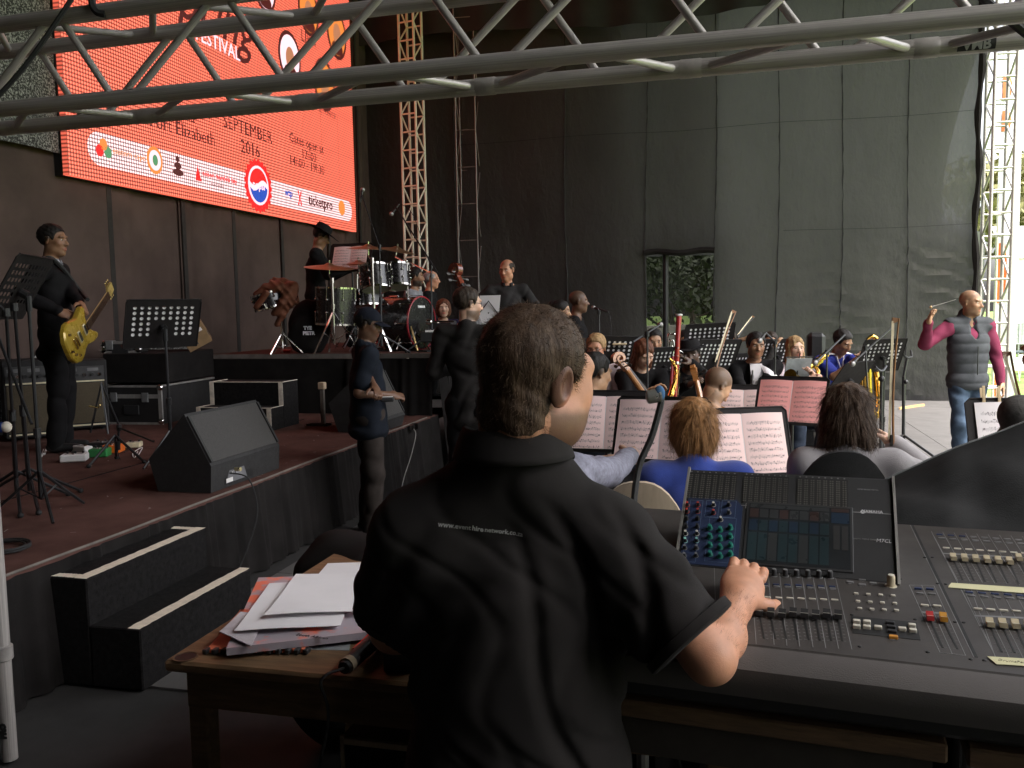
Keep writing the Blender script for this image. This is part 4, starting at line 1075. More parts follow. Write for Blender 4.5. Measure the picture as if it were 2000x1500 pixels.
def glasses(pr, m=None):
    at = pr['at']; b = MB()
    for q in (-1, 1):
        b.tube([at(q * .031 + .021 * math.cos(t), .098 - .01 * abs(math.cos(t)), .004 + .016 * math.sin(t)) for t in np.linspace(0, 6.28, 15)[:-1]], .0018, 4, closed=True)
        b.tube([at(q * .052, .092, .008), at(q * .078, .04, .010), at(q * .082, -.01, .008)], .0018, 4)
    b.tube([at(-.010, .100, .008), at(.010, .100, .008)], .0018, 4)
    b.build('glasses', m or M_blackplastic, pr['root'])

# ---- left side and the drum riser
MEN = {}
MEN['cap'] = pp('man in navy polo shirt and dark baseball cap standing beside the platform', (719, 634), 5.9, 70, 98, 14, pose='stand', sk='dark', hair=('crop', 'black'), top=C_navy, sleeve='short', legs=C_cargo, vox=.0085,
   handR=P(762, 772, 5.85), handL=P(735, 765, 5.62), hint=((.3, -.9, -.6), (-.9, -.5, -.5)), collar=C_navy, beard=('black', .25), stout=1.22, curl=(.9, .9), group=None)
cap_hat(MEN['cap'], cloth('navy_cap', (.010, .0115, .018)))
MEN['blazer'] = pp('bearded man in dark grey blazer and glasses seen from behind', (914, 594), 6.2, 14, 66, 4, pose='stand', sk='pale', hair=('short', 'darkbrown'), top=C_dgrey, sleeve='long', fulljacket=True, legs=C_blk, vox=.0085, stout=.82,
   handR=(.2, .22, .10), handL=(-.16, .25, .2), beard=('darkbrown', .8), collar=C_dgrey, group=None)
glasses(MEN['blazer'])
MEN['guitar'] = pp('guitarist in black jacket over checked shirt looking right', (104, 470), 6.5, 78, 92, 3, floor=ST_Z, pose='stand', sk='brown', hair=('crop', 'black'), top=C_blk, sleeve='long', fulljacket=True, legs=C_blk, vox=.0085,
   handR=P(112, 607, 6.2), handL=P(170, 612, 6.3), hint=((.7, -.8, -.4), (-.3, -.2, -1)), stout=1.0, curl=(.8, 1.1), collar=cloth('checked_cotton', (.3, .3, .34), scale=90, var=.9), group=None)
MEN['drummer'] = pp('drummer in black sweater and wide brimmed hat looking down', (627, 462), 10.1, 82, 84, 30, floor=RZ, H=1.74, sk='brown', hair=('crop', 'black'), top=C_blk, legs=C_blk, vox=.011, handR=(.15, .40, .28), handL=(-.1, .42, .3), lean=4)
cap_hat(MEN['drummer'], cloth('black_felt', (.012, .011, .012)), 'fedora', 'hat')
pp('bearded young man standing behind the bass drum', (812, 541), 11.0, 100, 92, 5, floor=.36, pose='stand', sk='brown', hair=('crop', 'black'), top=cloth('grey_shirt', (.22, .22, .24)), vox=.012, beard=('black', .9), legs=C_blk)
pr = pp('grey haired man in glasses standing behind the drum kit', (843, 546), 11.4, 95, 92, 4, floor=.36, pose='stand', sk='ruddy', hair=('fringe', 'grey'), top=C_blk, vox=.012, legs=C_blk); glasses(pr)
pp('auburn haired woman in dark purple shirt sitting behind the drum riser', (866, 602), 10.0, 165, 172, 0, floor=.36, H=1.62, sk='pale', hair=('bob', 'auburn'), top=C_purple, female=True, vox=.011, hide_legs=True)
pp('older man in black open neck shirt standing with one hand on his hip', (990, 528), 9.6, 172, 205, 8, floor=.36, pose='stand', sk='ruddy', hair=('fringe', 'darkbrown'), top=C_blk2, legs=C_blk, vox=.0105, handR=(.26, .08, .1), handL=(-.22, .05, .06), hint=((1, -.4, -.2), (-1, -.4, -.2)), stout=1.12, collar=C_blk2)
pp('singer with shaved head in black roll neck at the vocal microphone', (1130, 589), 9.3, 100, 92, 2, pose='stand', sk='dark', hair=('bald', 'black'), buzz=('black', .45), top=C_blk, legs=C_blk, vox=.0105)
pp('dark haired woman half hidden behind the operator', (1096, 607), 8.7, 110, 95, 10, pose='stand', sk='tan', hair=('bun', 'black'), top=C_blk, legs=C_blk, female=True, vox=.012, group='orchestra players and crew on the stage')
# ---- orchestra, far rows
pr = pp('light haired player in glasses and pale shirt behind a mic stand', (1164, 680), 7.3, 190, 200, 10, sk='ruddy', hair=('short', 'blond'), top=C_pink, vox=.011, hide_legs=True); glasses(pr)
pp('long haired woman in black jacket bending over her music', (1257, 690), 7.0, 176, 158, 34, 6, lean=12, H=1.66, sk='pale', hair=('long', 'auburn'), top=C_blk, female=True, vox=.010, handR=P(1262, 772, 6.65), handL=P(1290, 775, 6.65), legs=C_djean)
pp('dark haired man hidden behind the long haired woman', (1277, 667), 8.3, 182, 178, 8, sk='tan', hair=('crop', 'black'), top=C_blk, vox=.012, hide_legs=True)
pp('trombonist with cropped hair peering between bassoon and music stand', (1338, 669), 8.6, 178, 178, 4, sk='tan', hair=('crop', 'black'), top=C_blk, vox=.011, handR=P(1316, 700, 8.2), handL=P(1322, 712, 8.2), hide_legs=True)
MEN['hat'] = pp('bassoonist in black jacket and dark brimmed hat', (1349, 693), 7.2, 175, 196, 3, 6, sk='deep', hair=('crop', 'black'), top=C_blk, vox=.010, handR=P(1345, 752, 6.8), handL=P(1350, 709, 6.95), hint=((.6, 0, -1), (-.8, 0, -.7)), legs=C_blk, curl=(.7, 1.0))
cap_hat(MEN['hat'], cloth('black_felt2', (.014, .013, .014)), 'trilby', 'hat')
pp('violinist in black hidden behind a raised bow and hand', (1421, 667), 8.5, 185, 190, 8, sk='tan', hair=('short', 'darkbrown'), top=C_blk, vox=.011, handR=P(1438, 669, 8.15), handL=P(1412, 690, 8.2), hint=((1, .2, -.2), None), hide_legs=True)
MEN['suit'] = pp('smiling man in black suit and open white shirt holding a clarinet', (1476, 675), 7.8, 186, 180, 6, -4, sk='brown', hair=('short', 'black'), top=C_blk, fulljacket=True, inner=C_white, vox=.010, handR=P(1462, 782, 7.35), handL=P(1474, 770, 7.35), legs=C_blk, buzz=('black', .5))
pp('dark haired woman in glasses with her hand to her face behind the suited man', (1505, 668), 8.9, 200, 200, 5, H=1.62, sk='tan', hair=('bun', 'darkbrown'), top=C_char, female=True, vox=.012, handR=P(1512, 678, 8.65), hide_legs=True)
MEN['girl'] = pp('blonde woman in pale T-shirt with an alto saxophone looking at the camera', (1553, 680), 7.95, 168, 174, 2, H=1.66, sk='pale', hair=('long', 'blond'), top=C_pink, sleeve='short', female=True, legs=C_djean, vox=.010, handR=P(1577, 742, 7.6), handL=P(1586, 730, 7.65), hint=((.6, -.3, -1), (-.7, -.3, -1)), shoes=S_white)
MEN['sax'] = pp('young man in blue and white sports jersey reading with his leg crossed', (1645, 668), 8.8, 156, 150, 28, lean=17, H=1.76, sk='brown', hair=('short', 'black'), top=C_jersey, sleeve='short', legs=C_blk, vox=.010, handR=P(1672, 703, 8.5), handL=P(1684, 700, 8.4), hint=((.7, 0, -1), (-.8, -.2, -.8)), shoes=S_white,
   knees=([(.13, .43, .52), (-.02, .42, .62)], [(.13, .42, .09), (.34, .52, .40)]))
# ---- orchestra, near rows
MEN['cellist'] = pp('cellist in navy with his back to the console and a hand on the cello neck', (1163, 728), 5.2, 40, 62, 12, sk='tan', hair=('crop', 'black'), top=C_navy, vox=.009, handL=P(1258, 772, 5.35), handR=P(1236, 862, 4.9), hint=((.9, -.2, -.6), (-.3, -.4, -1)), legs=C_blk)
MEN['tee'] = pp('man with shaved head in white T-shirt looking down at his music', (1400, 754), 5.4, 38, 66, 42, lean=14, sk='tan', hair=('bald', 'darkbrown'), buzz=('darkbrown', .72), beard=('darkbrown', .45), top=C_white, sleeve='short', legs=C_djean, vox=.008, handR=P(1440, 850, 5.2), handL=P(1365, 830, 5.6))
MEN['heather'] = pp('player in grey heather sweater writing on the music, partly behind the operator', (1052, 800), 3.05, 32, 44, 25, lean=14, sk='pale', hair=('short', 'brown'), top=C_heather, vox=.008, handR=P(1258, 886, 3.5), handL=P(1200, 905, 3.5), curl=(1.5, .8), stout=.9, hint=((.25, -.1, -1), None), legs=C_djean, thumbflip=(1, 1))
MEN['blue'] = pp('woman with chestnut bob in royal blue cardigan seen from behind', (1354, 832), 3.35, 6, 4, 10, H=1.62, sk='pale', hair=('bob', 'chestnut'), top=C_blue, female=True, vox=.008, hairvox=.006, legs=C_blk, handR=(.12, .36, .2), handL=(-.14, .36, .2), folds=.005)
MEN['brunette'] = pp('woman with shaggy dark brown hair in light grey top seen from behind', (1655, 806), 3.35, 14, 20, 12, H=1.64, sk='pale', hair=('wild', 'brown'), top=C_grey, female=True, vox=.008, hairvox=.006, legs=C_blk, handR=P(1744, 866, 3.45), handL=(-.12, .4, .25), hint=((1, -.3, -.8), None), stout=1.12, folds=.006)
MEN['edge'] = pp('player in charcoal marl sweater cut off by the right edge', (2056, 688), 2.95, -10, -14, 10, lean=12, H=1.70, sk='pale', hair=('short', 'brown'), top=C_char, vox=.009, legs=C_blk)
# ---- conductor
cdh = P(1895, 593, 8.7)
MEN['cond'] = pp('conductor in grey quilted vest and magenta shirt raising a baton', (1896, 592), 7.6, 178, 146, 4, pose='stand', sk='tan', hair=('bald', 'darkbrown'), buzz=('darkbrown', .35), beard=('darkbrown', .35), top=C_mag, legs=C_jean, vox=.009, handR=P(1814, 630, 7.45), handL=P(1957, 752, 7.55), hint=((.9, -.1, -1), (-.8, -.5, -.3)), open_mouth=True,
   knees=([(.11, .10, .50), (-.10, .0, .50)], [(.06, -.02, .09), (-.12, -.12, .09)]), stout=1.0, group=None, collar=C_mag, skirt_len=None)
pr = MEN['cond']; J, Rt, s = pr['J'], pr['Rt'], pr['s']
vs = [ell(J['hip'] - Rt[:, 2] * .03, np.array([.195, .152, .15]) * s, Rt, .05), ell((J['hip'] + J['chest']) / 2, np.array([.187, .142, .18]) * s, Rt, .06), ell(J['chest'], np.array([.195, .146, .17]) * s, Rt, .06)]
for n in 'RL': vs.append(cap(J['neck'] - Rt[:, 2] * .02, J['sh' + n] - (J['sh' + n] - J['neck']) * .10 + Rt[:, 2] * .006, .076 * s, .080 * s, .05))
vs += [cap(J['neck'] - Rt[:, 2] * .02, J['neck'] + Rt[:, 2] * .05 * s - Rt[:, 1] * .02, .085 * s, .085 * s, .03)]
for n in 'RL': vs.append(ell(J['sh' + n] + (J['sh' + n] - J['neck']) * .42 - Rt[:, 2] * .03, np.array([.075, .10, .13]) * s, Rt, .02, 'sub'))
vs.append(cap(J['neck'] + Rt[:, 2] * .09 + Rt[:, 1] * .10, J['chest'] + Rt[:, 1] * .185 * s - Rt[:, 2] * .02, .062 * s, .02, .01)); vs[-1] = ('ell', (J['neck'] + J['chest']) / 2 + Rt[:, 1] * .145 * s + Rt[:, 2] * .09, np.array([.046, .09, .16]) * s, Rt, .01, 'sub')
vs.append(ell(J['neck'] + Rt[:, 2] * .11 + Rt[:, 1] * .045, np.array([.072, .085, .09]) * s, Rt, .01, 'sub'))
def quilt(x, y, z): return .009 * np.abs(np.sin((z - J['chest'][2]) * 36)) ** .6 * -1 + .006
zc = J['hip'][2] - .11
Vt, F = sdf_mesh(vs, .0085, quilt, lambda X, Y, Z: (zc - Z) + 0 * X + 0 * Y)
np_mesh('vest', Vt, F, C_vest, pr['root'])
b = MB(); b.tube([Vector(J['chest'] + Rt[:, 1] * .165 * s + Rt[:, 2] * z) for z in (-.02, -.10, -.2)] + [Vector(J['hip'] + Rt[:, 1] * .168 * s + Rt[:, 2] * .03)], .005, 5); b.build('zip', M_blackmetal, pr['root'])
# jersey trim and badge on the saxophonist
pr = MEN['sax']; J, Rt, s = pr['J'], pr['Rt'], pr['s']
b = MB()
for q in (-1, 1):
    for o in (-.016, 0, .016):
        a = J['neck'] + Rt[:, 2] * .045 + Rt[:, 0] * q * .055; c = J['sh' + ('R' if q > 0 else 'L')] + Rt[:, 2] * .068 + Rt[:, 0] * q * .02
        b.tube([Vector(a + Rt[:, 1] * (o + .02)), Vector((a + c) / 2 + Rt[:, 1] * (o + .02) + Rt[:, 2] * .012), Vector(c + Rt[:, 1] * (o + .02))], .006, 5)
b.build('shoulder_stripes', C_white, pr['root'])
b = MB(); b.tube([Vector(J['neck'] + Rt[:, 0] * q * .05 + Rt[:, 1] * .055 + Rt[:, 2] * .03) if q else Vector(J['chest'] + Rt[:, 1] * .142 + Rt[:, 2] * .08) for q in (-1, 0, 1)], .010, 6); b.build('collar_trim', C_white, pr['root'])
b = MB(); b.sphere(Vector(J['chest'] + Rt[:, 1] * .128 - Rt[:, 0] * .06 + Rt[:, 2] * .05), (.02, .012, .024), 8, 6); b.build('badge', mat('red_badge', (.5, .05, .06), .6), pr['root'])
# neck strap of the suited man and the woman
for k in ('suit', 'girl'):
    pr = MEN[k]; J, Rt = pr['J'], pr['Rt']; b = MB()
    b.tube([Vector(J['neck'] + Rt[:, 0] * .075 + Rt[:, 2] * .03), Vector(J['chest'] + Rt[:, 0] * .05 + Rt[:, 1] * .15 + Rt[:, 2] * .04), Vector(J['chest'] + Rt[:, 1] * .17 - Rt[:, 2] * .12), Vector(J['chest'] - Rt[:, 0] * .05 + Rt[:, 1] * .15 + Rt[:, 2] * .04), Vector(J['neck'] - Rt[:, 0] * .075 + Rt[:, 2] * .03)], .008, 5)
    b.build('neck_strap', M_rubber, pr['root'])
# checked shirt placket and guitar strap come with the guitar

# loose strands over the two near heads of hair
def strand_coat(pr, m, n, length, width, seed, curl, droop, lift=.15, jit=.12):
    hair = [o for o in pr['root'].children if o.name.startswith('hair')][0]; me = hair.data
    co = np.zeros(len(me.vertices) * 3, np.float32); me.vertices.foreach_get('co', co); co = co.reshape(-1, 3)
    no = np.zeros(len(me.vertices) * 3, np.float32); me.vertices.foreach_get('normal', no); no = no.reshape(-1, 3)
    rg = np.random.default_rng(seed); i = rg.integers(len(co), size=n); c = np.array(pr['J']['head']); Rh = pr['Rh']
    crown = c + Rh[:, 2] * .13 - Rh[:, 1] * .03; rad = co[i] - crown; fl = rad * .3 + np.array([0, 0, -1.]) * .12
    fl -= no[i] * (fl * no[i]).sum(1)[:, None]; fl /= np.linalg.norm(fl, axis=1)[:, None] + 1e-6
    strands(pr['root'], co[i] - no[i] * .004, no[i], fl, m, length, width, seed, curl, droop, 4, jit, 'hair_strands', lift)
strand_coat(MEN['blue'], hairm('chestnut'), 7000, .07, .0020, 3, .01, .12, .015, .03)
strand_coat(MEN['brunette'], hairm('brown'), 8000, .075, .0020, 4, .12, .2, .08, .12)

# ------------------------------------------------------------------ the operator
OPX = -2
oh = np.array(P(1046, 741, 1.56)); yaw_o = yw(10)
Jo = dict(hip=P(1010, 1500, 1.66), chest=P(1010, 1150, 1.63), neck=P(1003, 905, 1.575), head=oh, shR=P(1180, 1052, 1.57), shL=P(818, 1042, 1.60))
Jo = {k: np.array(v) for k, v in Jo.items()}
eR, wR = np.array(P(1386, 1285, 1.47)), np.array(P(1440, 1176, 1.665))
eL, wL = np.array(P(772, 1225, 1.72)), np.array(P(860, 1230, 1.93))
root = thing('person', 'sound operator in black polo shirt with short curly brown hair at the mixing console', 'person', tuple(P(1010, 1500, 1.66).xy) + (0,), 0, None, world=True)
Rb = rz(yaw_o); Rh = rz(yw(42)) @ rx(-R(4)) @ ry(R(5)); sO = 1.06
hp, at = head_prims(oh, Rh, sO, ey=-.018, eb=1.12)
fw, rg_, up_ = Rb[:, 1], Rb[:, 0], np.array([0, 0, 1.])
nb = Jo['neck'] - up_ * .02
body = [ell(Jo['hip'], (.18, .14, .13), Rb, .05), ell((Jo['hip'] + Jo['chest']) / 2, (.165, .135, .2), Rb, .05), ell(Jo['chest'], (.175, .125, .17), Rb, .05), cap(nb, oh - Rh[:, 2] * .055 - Rh[:, 1] * .030, .072, .066, .045),
        cap(nb - up_ * .01, Jo['shR'] - up_ * .0, .05, .05, .06), cap(nb - up_ * .01, Jo['shL'], .05, .05, .06),
        ell(at(0, -.06, -.06), np.array([.055, .035, .06]) * sO, Rh, .03), ell(at(.05, .03, -.07), np.array([.026, .045, .04]) * sO, Rh, .03), ell(at(.047, .058, -.020), np.array([.019, .026, .040]) * sO, Rh, .03), ell(at(.046, .066, .03), np.array([.018, .020, .022]) * sO, Rh, .025), ell(at(0, .03, -.10), np.array([.045, .05, .03]) * sO, Rh, .03)]
body += [cap(Jo['shR'], eR, .055, .041, .04), cap(eR, eR + (wR - eR) * .35, .038, .041, .03), cap(eR + (wR - eR) * .35, wR, .0405, .0275, .03, None)]
body += [cap(Jo['shL'], eL, .056, .046, .04), cap(eL, wL, .046, .029, .03)]
hd = np.array(CR) * .40 + np.array(CF) * .80 + up_ * .40; hd /= np.linalg.norm(hd); hn = up_ * .8 - np.array(CF) * .6 + np.array(CR) * .1
hpm = hand_prims(wR, hd, hn, 1, 1.10, .95, .06)
# little finger reaches out to the right of the hand
nn = hn - hd * (hn @ hd); nn /= np.linalg.norm(nn); tt = np.cross(hd, nn)
p0 = wR + hd * .08 - tt * .030; dd = hd * .45 + np.array(CR) * .9 - up_ * .32
for j, ln in enumerate((.034, .026, .022)):
    dd /= np.linalg.norm(dd); q0 = p0 + dd * ln; hpm.append(cap(p0, q0, .0105 - .001 * j, .0098 - .001 * j, .006)); p0 = q0; dd = dd - up_ * .15
body += hpm + hand_prims(wL, np.array([.3, .9, -.3]), up_, -1, 1.05, .6)
hipR, hipL = Jo['hip'] + rg_ * .1, Jo['hip'] - rg_ * .1
kR, kL = hipR + fw * .34 - up_ * .14, hipL + fw * .34 - up_ * .14
for h_, k_, q in ((hipR, kR, 1), (hipL, kL, -1)): body += [cap(h_, k_, .085, .06, .04), cap(k_, np.array([k_[0], k_[1], .10]) - fw * .12, .055, .04, .03)]
Vt, F = sdf_mesh(body + hp, .0036)
tn = face_tint(Vt, oh, Rh, sO, 'ruddy', 'darkbrown', ('brown', .75), ('darkbrown', .75))
q = (Vt - oh) @ Rh / sO
ear = np.exp(-(((np.abs(q[:, 0]) - .085) / .018) ** 2 + ((q[:, 1] + .018) / .03) ** 2 + ((q[:, 2]) / .04) ** 2)); tn = tn * (1 - ear[:, None] * np.array([[0.0, .22, .2]]))
np_mesh('body', Vt, F, skin('ruddy'), root, tn); Vb = Vt.copy(); rgn0 = np.random.default_rng(4)
for q_ in (-1, 1):
    b = MB(); b.sphere(at(q_ * .030, .073, .004), .0118 * sO, 10, 8); b.build('eye', MATS['eye_white'], root)
# polo shirt
def arm_sleeve(a, e, f, r0, r1): return [cap(a, a + (e - a) * .5, r0, (r0 + r1) / 2, .06), cap(a + (e - a) * .5, a + (e - a) * (f + .14), (r0 + r1) / 2, r1, .04)]
sh = [ell(Jo['hip'] - up_ * .02, (.222, .178, .16), Rb, .06), ell((Jo['hip'] + Jo['chest']) / 2, (.210, .165, .22), Rb, .07), ell(Jo['chest'], (.205, .150, .165), Rb, .07),
      cap(nb + up_ * .012, Jo['shR'] + up_ * .0, .070, .072, .07), cap(nb + up_ * .012, Jo['shL'] + up_ * .0, .070, .074, .07)]
sh += arm_sleeve(Jo['shR'] - up_ * .01, eR, .84, .076, .088) + arm_sleeve(Jo['shL'] - up_ * .01, eL, .84, .080, .088)
sh.append(ell(nb + up_ * .10 + fw * .03, (.085, .09, .085), Rb, .01, 'sub'))
hems = [(Jo['shR'] + (eR - Jo['shR']) * .86, (eR - Jo['shR']) / np.linalg.norm(eR - Jo['shR']), Jo['shR']), (Jo['shL'] + (eL - Jo['shL']) * .84, (eL - Jo['shL']) / np.linalg.norm(eL - Jo['shL']), Jo['shL'])]
def shirt_cut(X, Y, Z):
    D = -np.ones(np.broadcast(X, Y, Z).shape)
    for hpnt, dr, s0 in hems:
        al = (X - hpnt[0]) * dr[0] + (Y - hpnt[1]) * dr[1] + (Z - hpnt[2]) * dr[2]
        rr = np.sqrt((X - hpnt[0] - dr[0] * al) ** 2 + (Y - hpnt[1] - dr[1] * al) ** 2 + (Z - hpnt[2] - dr[2] * al) ** 2)
        D = np.maximum(D, np.where(rr < .135, al, -1))
    return D
shp = Jo['shR']; rp = Jo['hip'] + rg_ * .12
def op_folds(x, y, z):
    # long diagonal drapes that start at the right shoulder blade and run to the lower right, plus small creases
    X = (x - Jo['neck'][0]) * rg_[0] + (y - Jo['neck'][1]) * rg_[1]; Zr = z - Jo['neck'][2]
    a = X * 1.0 + Zr * .42 + .03 * np.sin(Zr * 9)
    k = np.clip((X + .02) / .10, 0, 1) * np.clip((-Zr - .03) / .12, 0, 1)
    f = (np.sin(a * 62 + .8 * np.sin(Zr * 13)) * .5 + .5) ** 4 * .013 * k
    a2 = -X * .7 + Zr * .5; k2 = np.clip((-X - .02) / .12, 0, 1) * np.clip((-Zr - .06) / .1, 0, 1)
    f += (np.sin(a2 * 55 + 1.1 * np.sin(Zr * 11)) * .5 + .5) ** 4 * .009 * k2
    f += .0035 * (np.sin(48 * (x + .6 * z) + 3 * np.sin(17 * z)) * .5 + .5) ** 6 + .003 * np.sin(31 * x + 7 * np.sin(9 * z)) * np.sin(27 * z + 11 * x)
    ar = np.exp(-(((x - (shp[0] + eR[0]) / 2) ** 2 + (y - (shp[1] + eR[1]) / 2) ** 2 + (z - (shp[2] + eR[2]) / 2) ** 2) / .016))
    f += ar * .016 * (np.sin(38 * (x * .7 - z * .8) + 2 * np.sin(20 * y)) * .5 + .5) ** 2
    return f - .004
M_polo = cloth('black_polo_knit', (0.0165, 0.0145, 0.014), .95, var=.25, scale=7, bump=.35, bscale=900, sheen=.03, bdist=.002)
Vt, F = sdf_mesh(sh, .0056, op_folds, shirt_cut)
polo = np_mesh('polo_shirt', Vt, F, M_polo, root)
# collar of the polo
b = MB(); cpt = nb + up_ * .055
def colf(u, v):
    a = math.pi * (.5 + .16) + u * math.pi * 1.68; dr = rg_ * math.cos(a) + fw * math.sin(a); front = max(0, math.sin(a))
    r0 = .083 - .004 * front
    if v < .5: t = v / .5; rr = r0 + .006 * t; z = .0 + .036 * t
    else: t = (v - .5) / .5; rr = r0 + .008 + .022 * t ** .8; z = .036 - .056 * t - .01 * front * t
    return Vector(cpt + dr * rr * np.array([1, 1.03, 1]) + up_ * (z - .035 * front) + fw * .004)
b.grid(colf, 36, 10); o = b.build('collar', M_polo, root, ang=180); md = o.modifiers.new('thickness', 'SOLIDIFY'); md.thickness = .0035
for (hpnt, dr, s0), r_ in zip(hems, (.0905, .0865)):
    b = MB(); b.lathe([(r_ - .012, -.001), (r_ - .002, -.001), (r_ + .0015, -.004), (r_ + .0015, -.020), (r_ - .003, -.0215)], Vector(hpnt), Vector(dr), 40, cap=False); b.build('sleeve_hem', M_polo, root)
# print on the back, laid onto the cloth
from mathutils.bvhtree import BVHTree
bvh = BVHTree.FromPolygons([tuple(v) for v in Vt], [tuple(f) for f in F])
def printed(name, body_, size, a, c, m, parent, bold=0.0):
    cu = bpy.data.curves.new(name, 'FONT'); cu.body = body_; cu.size = size; cu.align_x = 'LEFT'; cu.align_y = 'CENTER'; cu.resolution_u = 2; cu.offset = bold
    o_ = bpy.data.objects.new(name, cu); COL.objects.link(o_); me = bpy.data.meshes.new_from_object(o_.evaluated_get(bpy.context.evaluated_depsgraph_get()))
    bpy.data.objects.remove(o_); bpy.data.curves.remove(cu)
    a, c = Vector(a), Vector(c); w = max(v.co.x for v in me.vertices); ux = (c - a) / w; n = Vector(fw); uy = n.cross(ux.normalized()) * -1; k = (c - a).length / w
    for v in me.vertices:
        p = a + ux * v.co.x + uy * (v.co.y * k)
        h = bvh.ray_cast(p - n * .4, n)
        v.co = (h[0] - n * .0012) if h[0] is not None else p
    me.materials.clear(); me.materials.append(m); return link_mesh(name, me, parent)
printed('back_print', 'www.event', .03, P(838, 1041, 1.45), P(905, 1049, 1.45), mat('grey_print2', (.33, .33, .32), .8), root, .0006)
printed('back_print', 'hire', .034, P(907, 1049, 1.45), P(930, 1053, 1.45), MATS['grey_print2'], root, .0012)
printed('back_print', 'network.co.za', .03, P(932, 1053, 1.45), P(1010, 1063, 1.45), MATS['grey_print2'], root, .0006)
# trousers and shoes (below the frame) and the stool that carries him
ls = [ell(Jo['hip'] - up_ * .02, (.19, .15, .12), Rb, .05)]
for h_, k_ in ((hipR, kR), (hipL, kL)): ls += [cap(h_, k_, .10, .075, .04), cap(k_, np.array([k_[0], k_[1], .12]) - fw * .12, .07, .06, .03)]
Vt2, F2 = sdf_mesh(ls, .011, fold_disp(.007, 3)); np_mesh('trousers', Vt2, F2, C_blk, root)
for k_ in (kR, kL):
    a = np.array([k_[0], k_[1], .06]) - fw * .12; Vt2, F2 = sdf_mesh([cap(a - fw * .04, a + fw * .17, .048, .036, .03)], .010); np_mesh('shoe', Vt2, F2, cloth('black_shoe', (.02, .02, .02), .5), root)
fa = [v for v in range(len(Vb)) if np.linalg.norm(np.cross(Vb[v] - eR, (wR - eR) / np.linalg.norm(wR - eR))) < .06 and .0 < (Vb[v] - eR) @ (wR - eR) / ((wR - eR) @ (wR - eR)) < 1]
fa = np.array(fa)[rgn0.integers(len(fa), size=1500)]; ax_ = eR + ((Vb[fa] - eR) @ (wR - eR) / ((wR - eR) @ (wR - eR)))[:, None] * (wR - eR)[None]; nf = Vb[fa] - ax_; nf /= np.linalg.norm(nf, axis=1)[:, None]
strands(root, Vb[fa] - nf * .001, nf, np.tile((wR - eR) / np.linalg.norm(wR - eR), (len(fa), 1)), hairm('brown'), .014, .00035, 6, .2, 0, 3, .3, 'arm_hair', .2)
t = thing('stool', 'black stool under the sound operator', 'stool', (Jo['hip'][0], Jo['hip'][1], 0), 0)
zs = Jo['hip'][2] - .145
b = MB(); b.lathe([(.02, zs - .07), (.16, zs - .07), (.175, zs - .05), (.175, zs - .02), (.16, zs - .004), (.02, zs)], (0, 0, 0), (0, 0, 1), 24); b.build('seat', M_blackplastic, t)
for k in range(4):
    a = k * math.pi / 2 + .78; b = MB(); b.cyl((.11 * math.cos(a), .11 * math.sin(a), zs - .06), (.19 * math.cos(a), .19 * math.sin(a), 0), .014, seg=8); b.build('leg', M_blackmetal, t)
# hair: a dark under-layer and curly strands
base = hair_shell(root, oh, Rh, sO, 'operator', hairm('brown'), .004)
co = np.zeros(len(base.data.vertices) * 3, np.float32); base.data.vertices.foreach_get('co', co); co = co.reshape(-1, 3); no = np.zeros_like(co.ravel()); base.data.vertices.foreach_get('normal', no); no = no.reshape(-1, 3)
rgn = np.random.default_rng(11); i = rgn.integers(len(co), size=24000); qh = ((co - oh) @ Rh) / sO; i = i[(qh[i, 2] > -.06) | (qh[i, 1] < -.03)]; crown = oh + Rh[:, 2] * .12 * sO - Rh[:, 1] * .04
fl = (co[i] - crown); fl -= no[i] * (fl * no[i]).sum(1)[:, None]; fl /= np.linalg.norm(fl, axis=1)[:, None] + 1e-6
sw_ = np.sin(co[i] @ np.array([60, 35, 50.]))[:, None] * np.cross(no[i], fl); fl = fl + .7 * sw_
strands(root, co[i] - no[i] * .004, no[i], fl, mat('hair_strand_brown', (.072, .045, .029), .65, var=.6, scale=40, spec=.12), .0185, .0011, 12, .75, .04, 5, .5, 'hair_strands', .36)
# goatee strands
gq = np.stack([rgn.uniform(-.03, .03, 900), np.full(900, .09), rgn.uniform(-.125, -.072, 900)], 1); gp_ = oh + (gq * sO) @ Rh.T
tree_ = BVHTree.FromPolygons([tuple(v) for v in np.concatenate([x.data and np.array([v.co for v in x.data.vertices]) for x in root.children if x.name.startswith('body')])], [tuple(p.vertices) for x in root.children if x.name.startswith('body') for p in x.data.polygons])
pts, nrs = [], []
for g in gp_:
    h = tree_.ray_cast(Vector(g + Rh[:, 1] * .15), Vector(-Rh[:, 1]))
    if h[0] is not None and (Vector(h[0]) - Vector(g)).length < .08: pts.append(np.array(h[0])); nrs.append(np.array(h[1]))
pts, nrs = np.array(pts), np.array(nrs)
strands(root, pts, nrs, np.tile(-Rh[:, 2] * .6, (len(pts), 1)), hairm('brown'), .016, .0008, 5, .2, .2, 3, .3, 'goatee', .6)
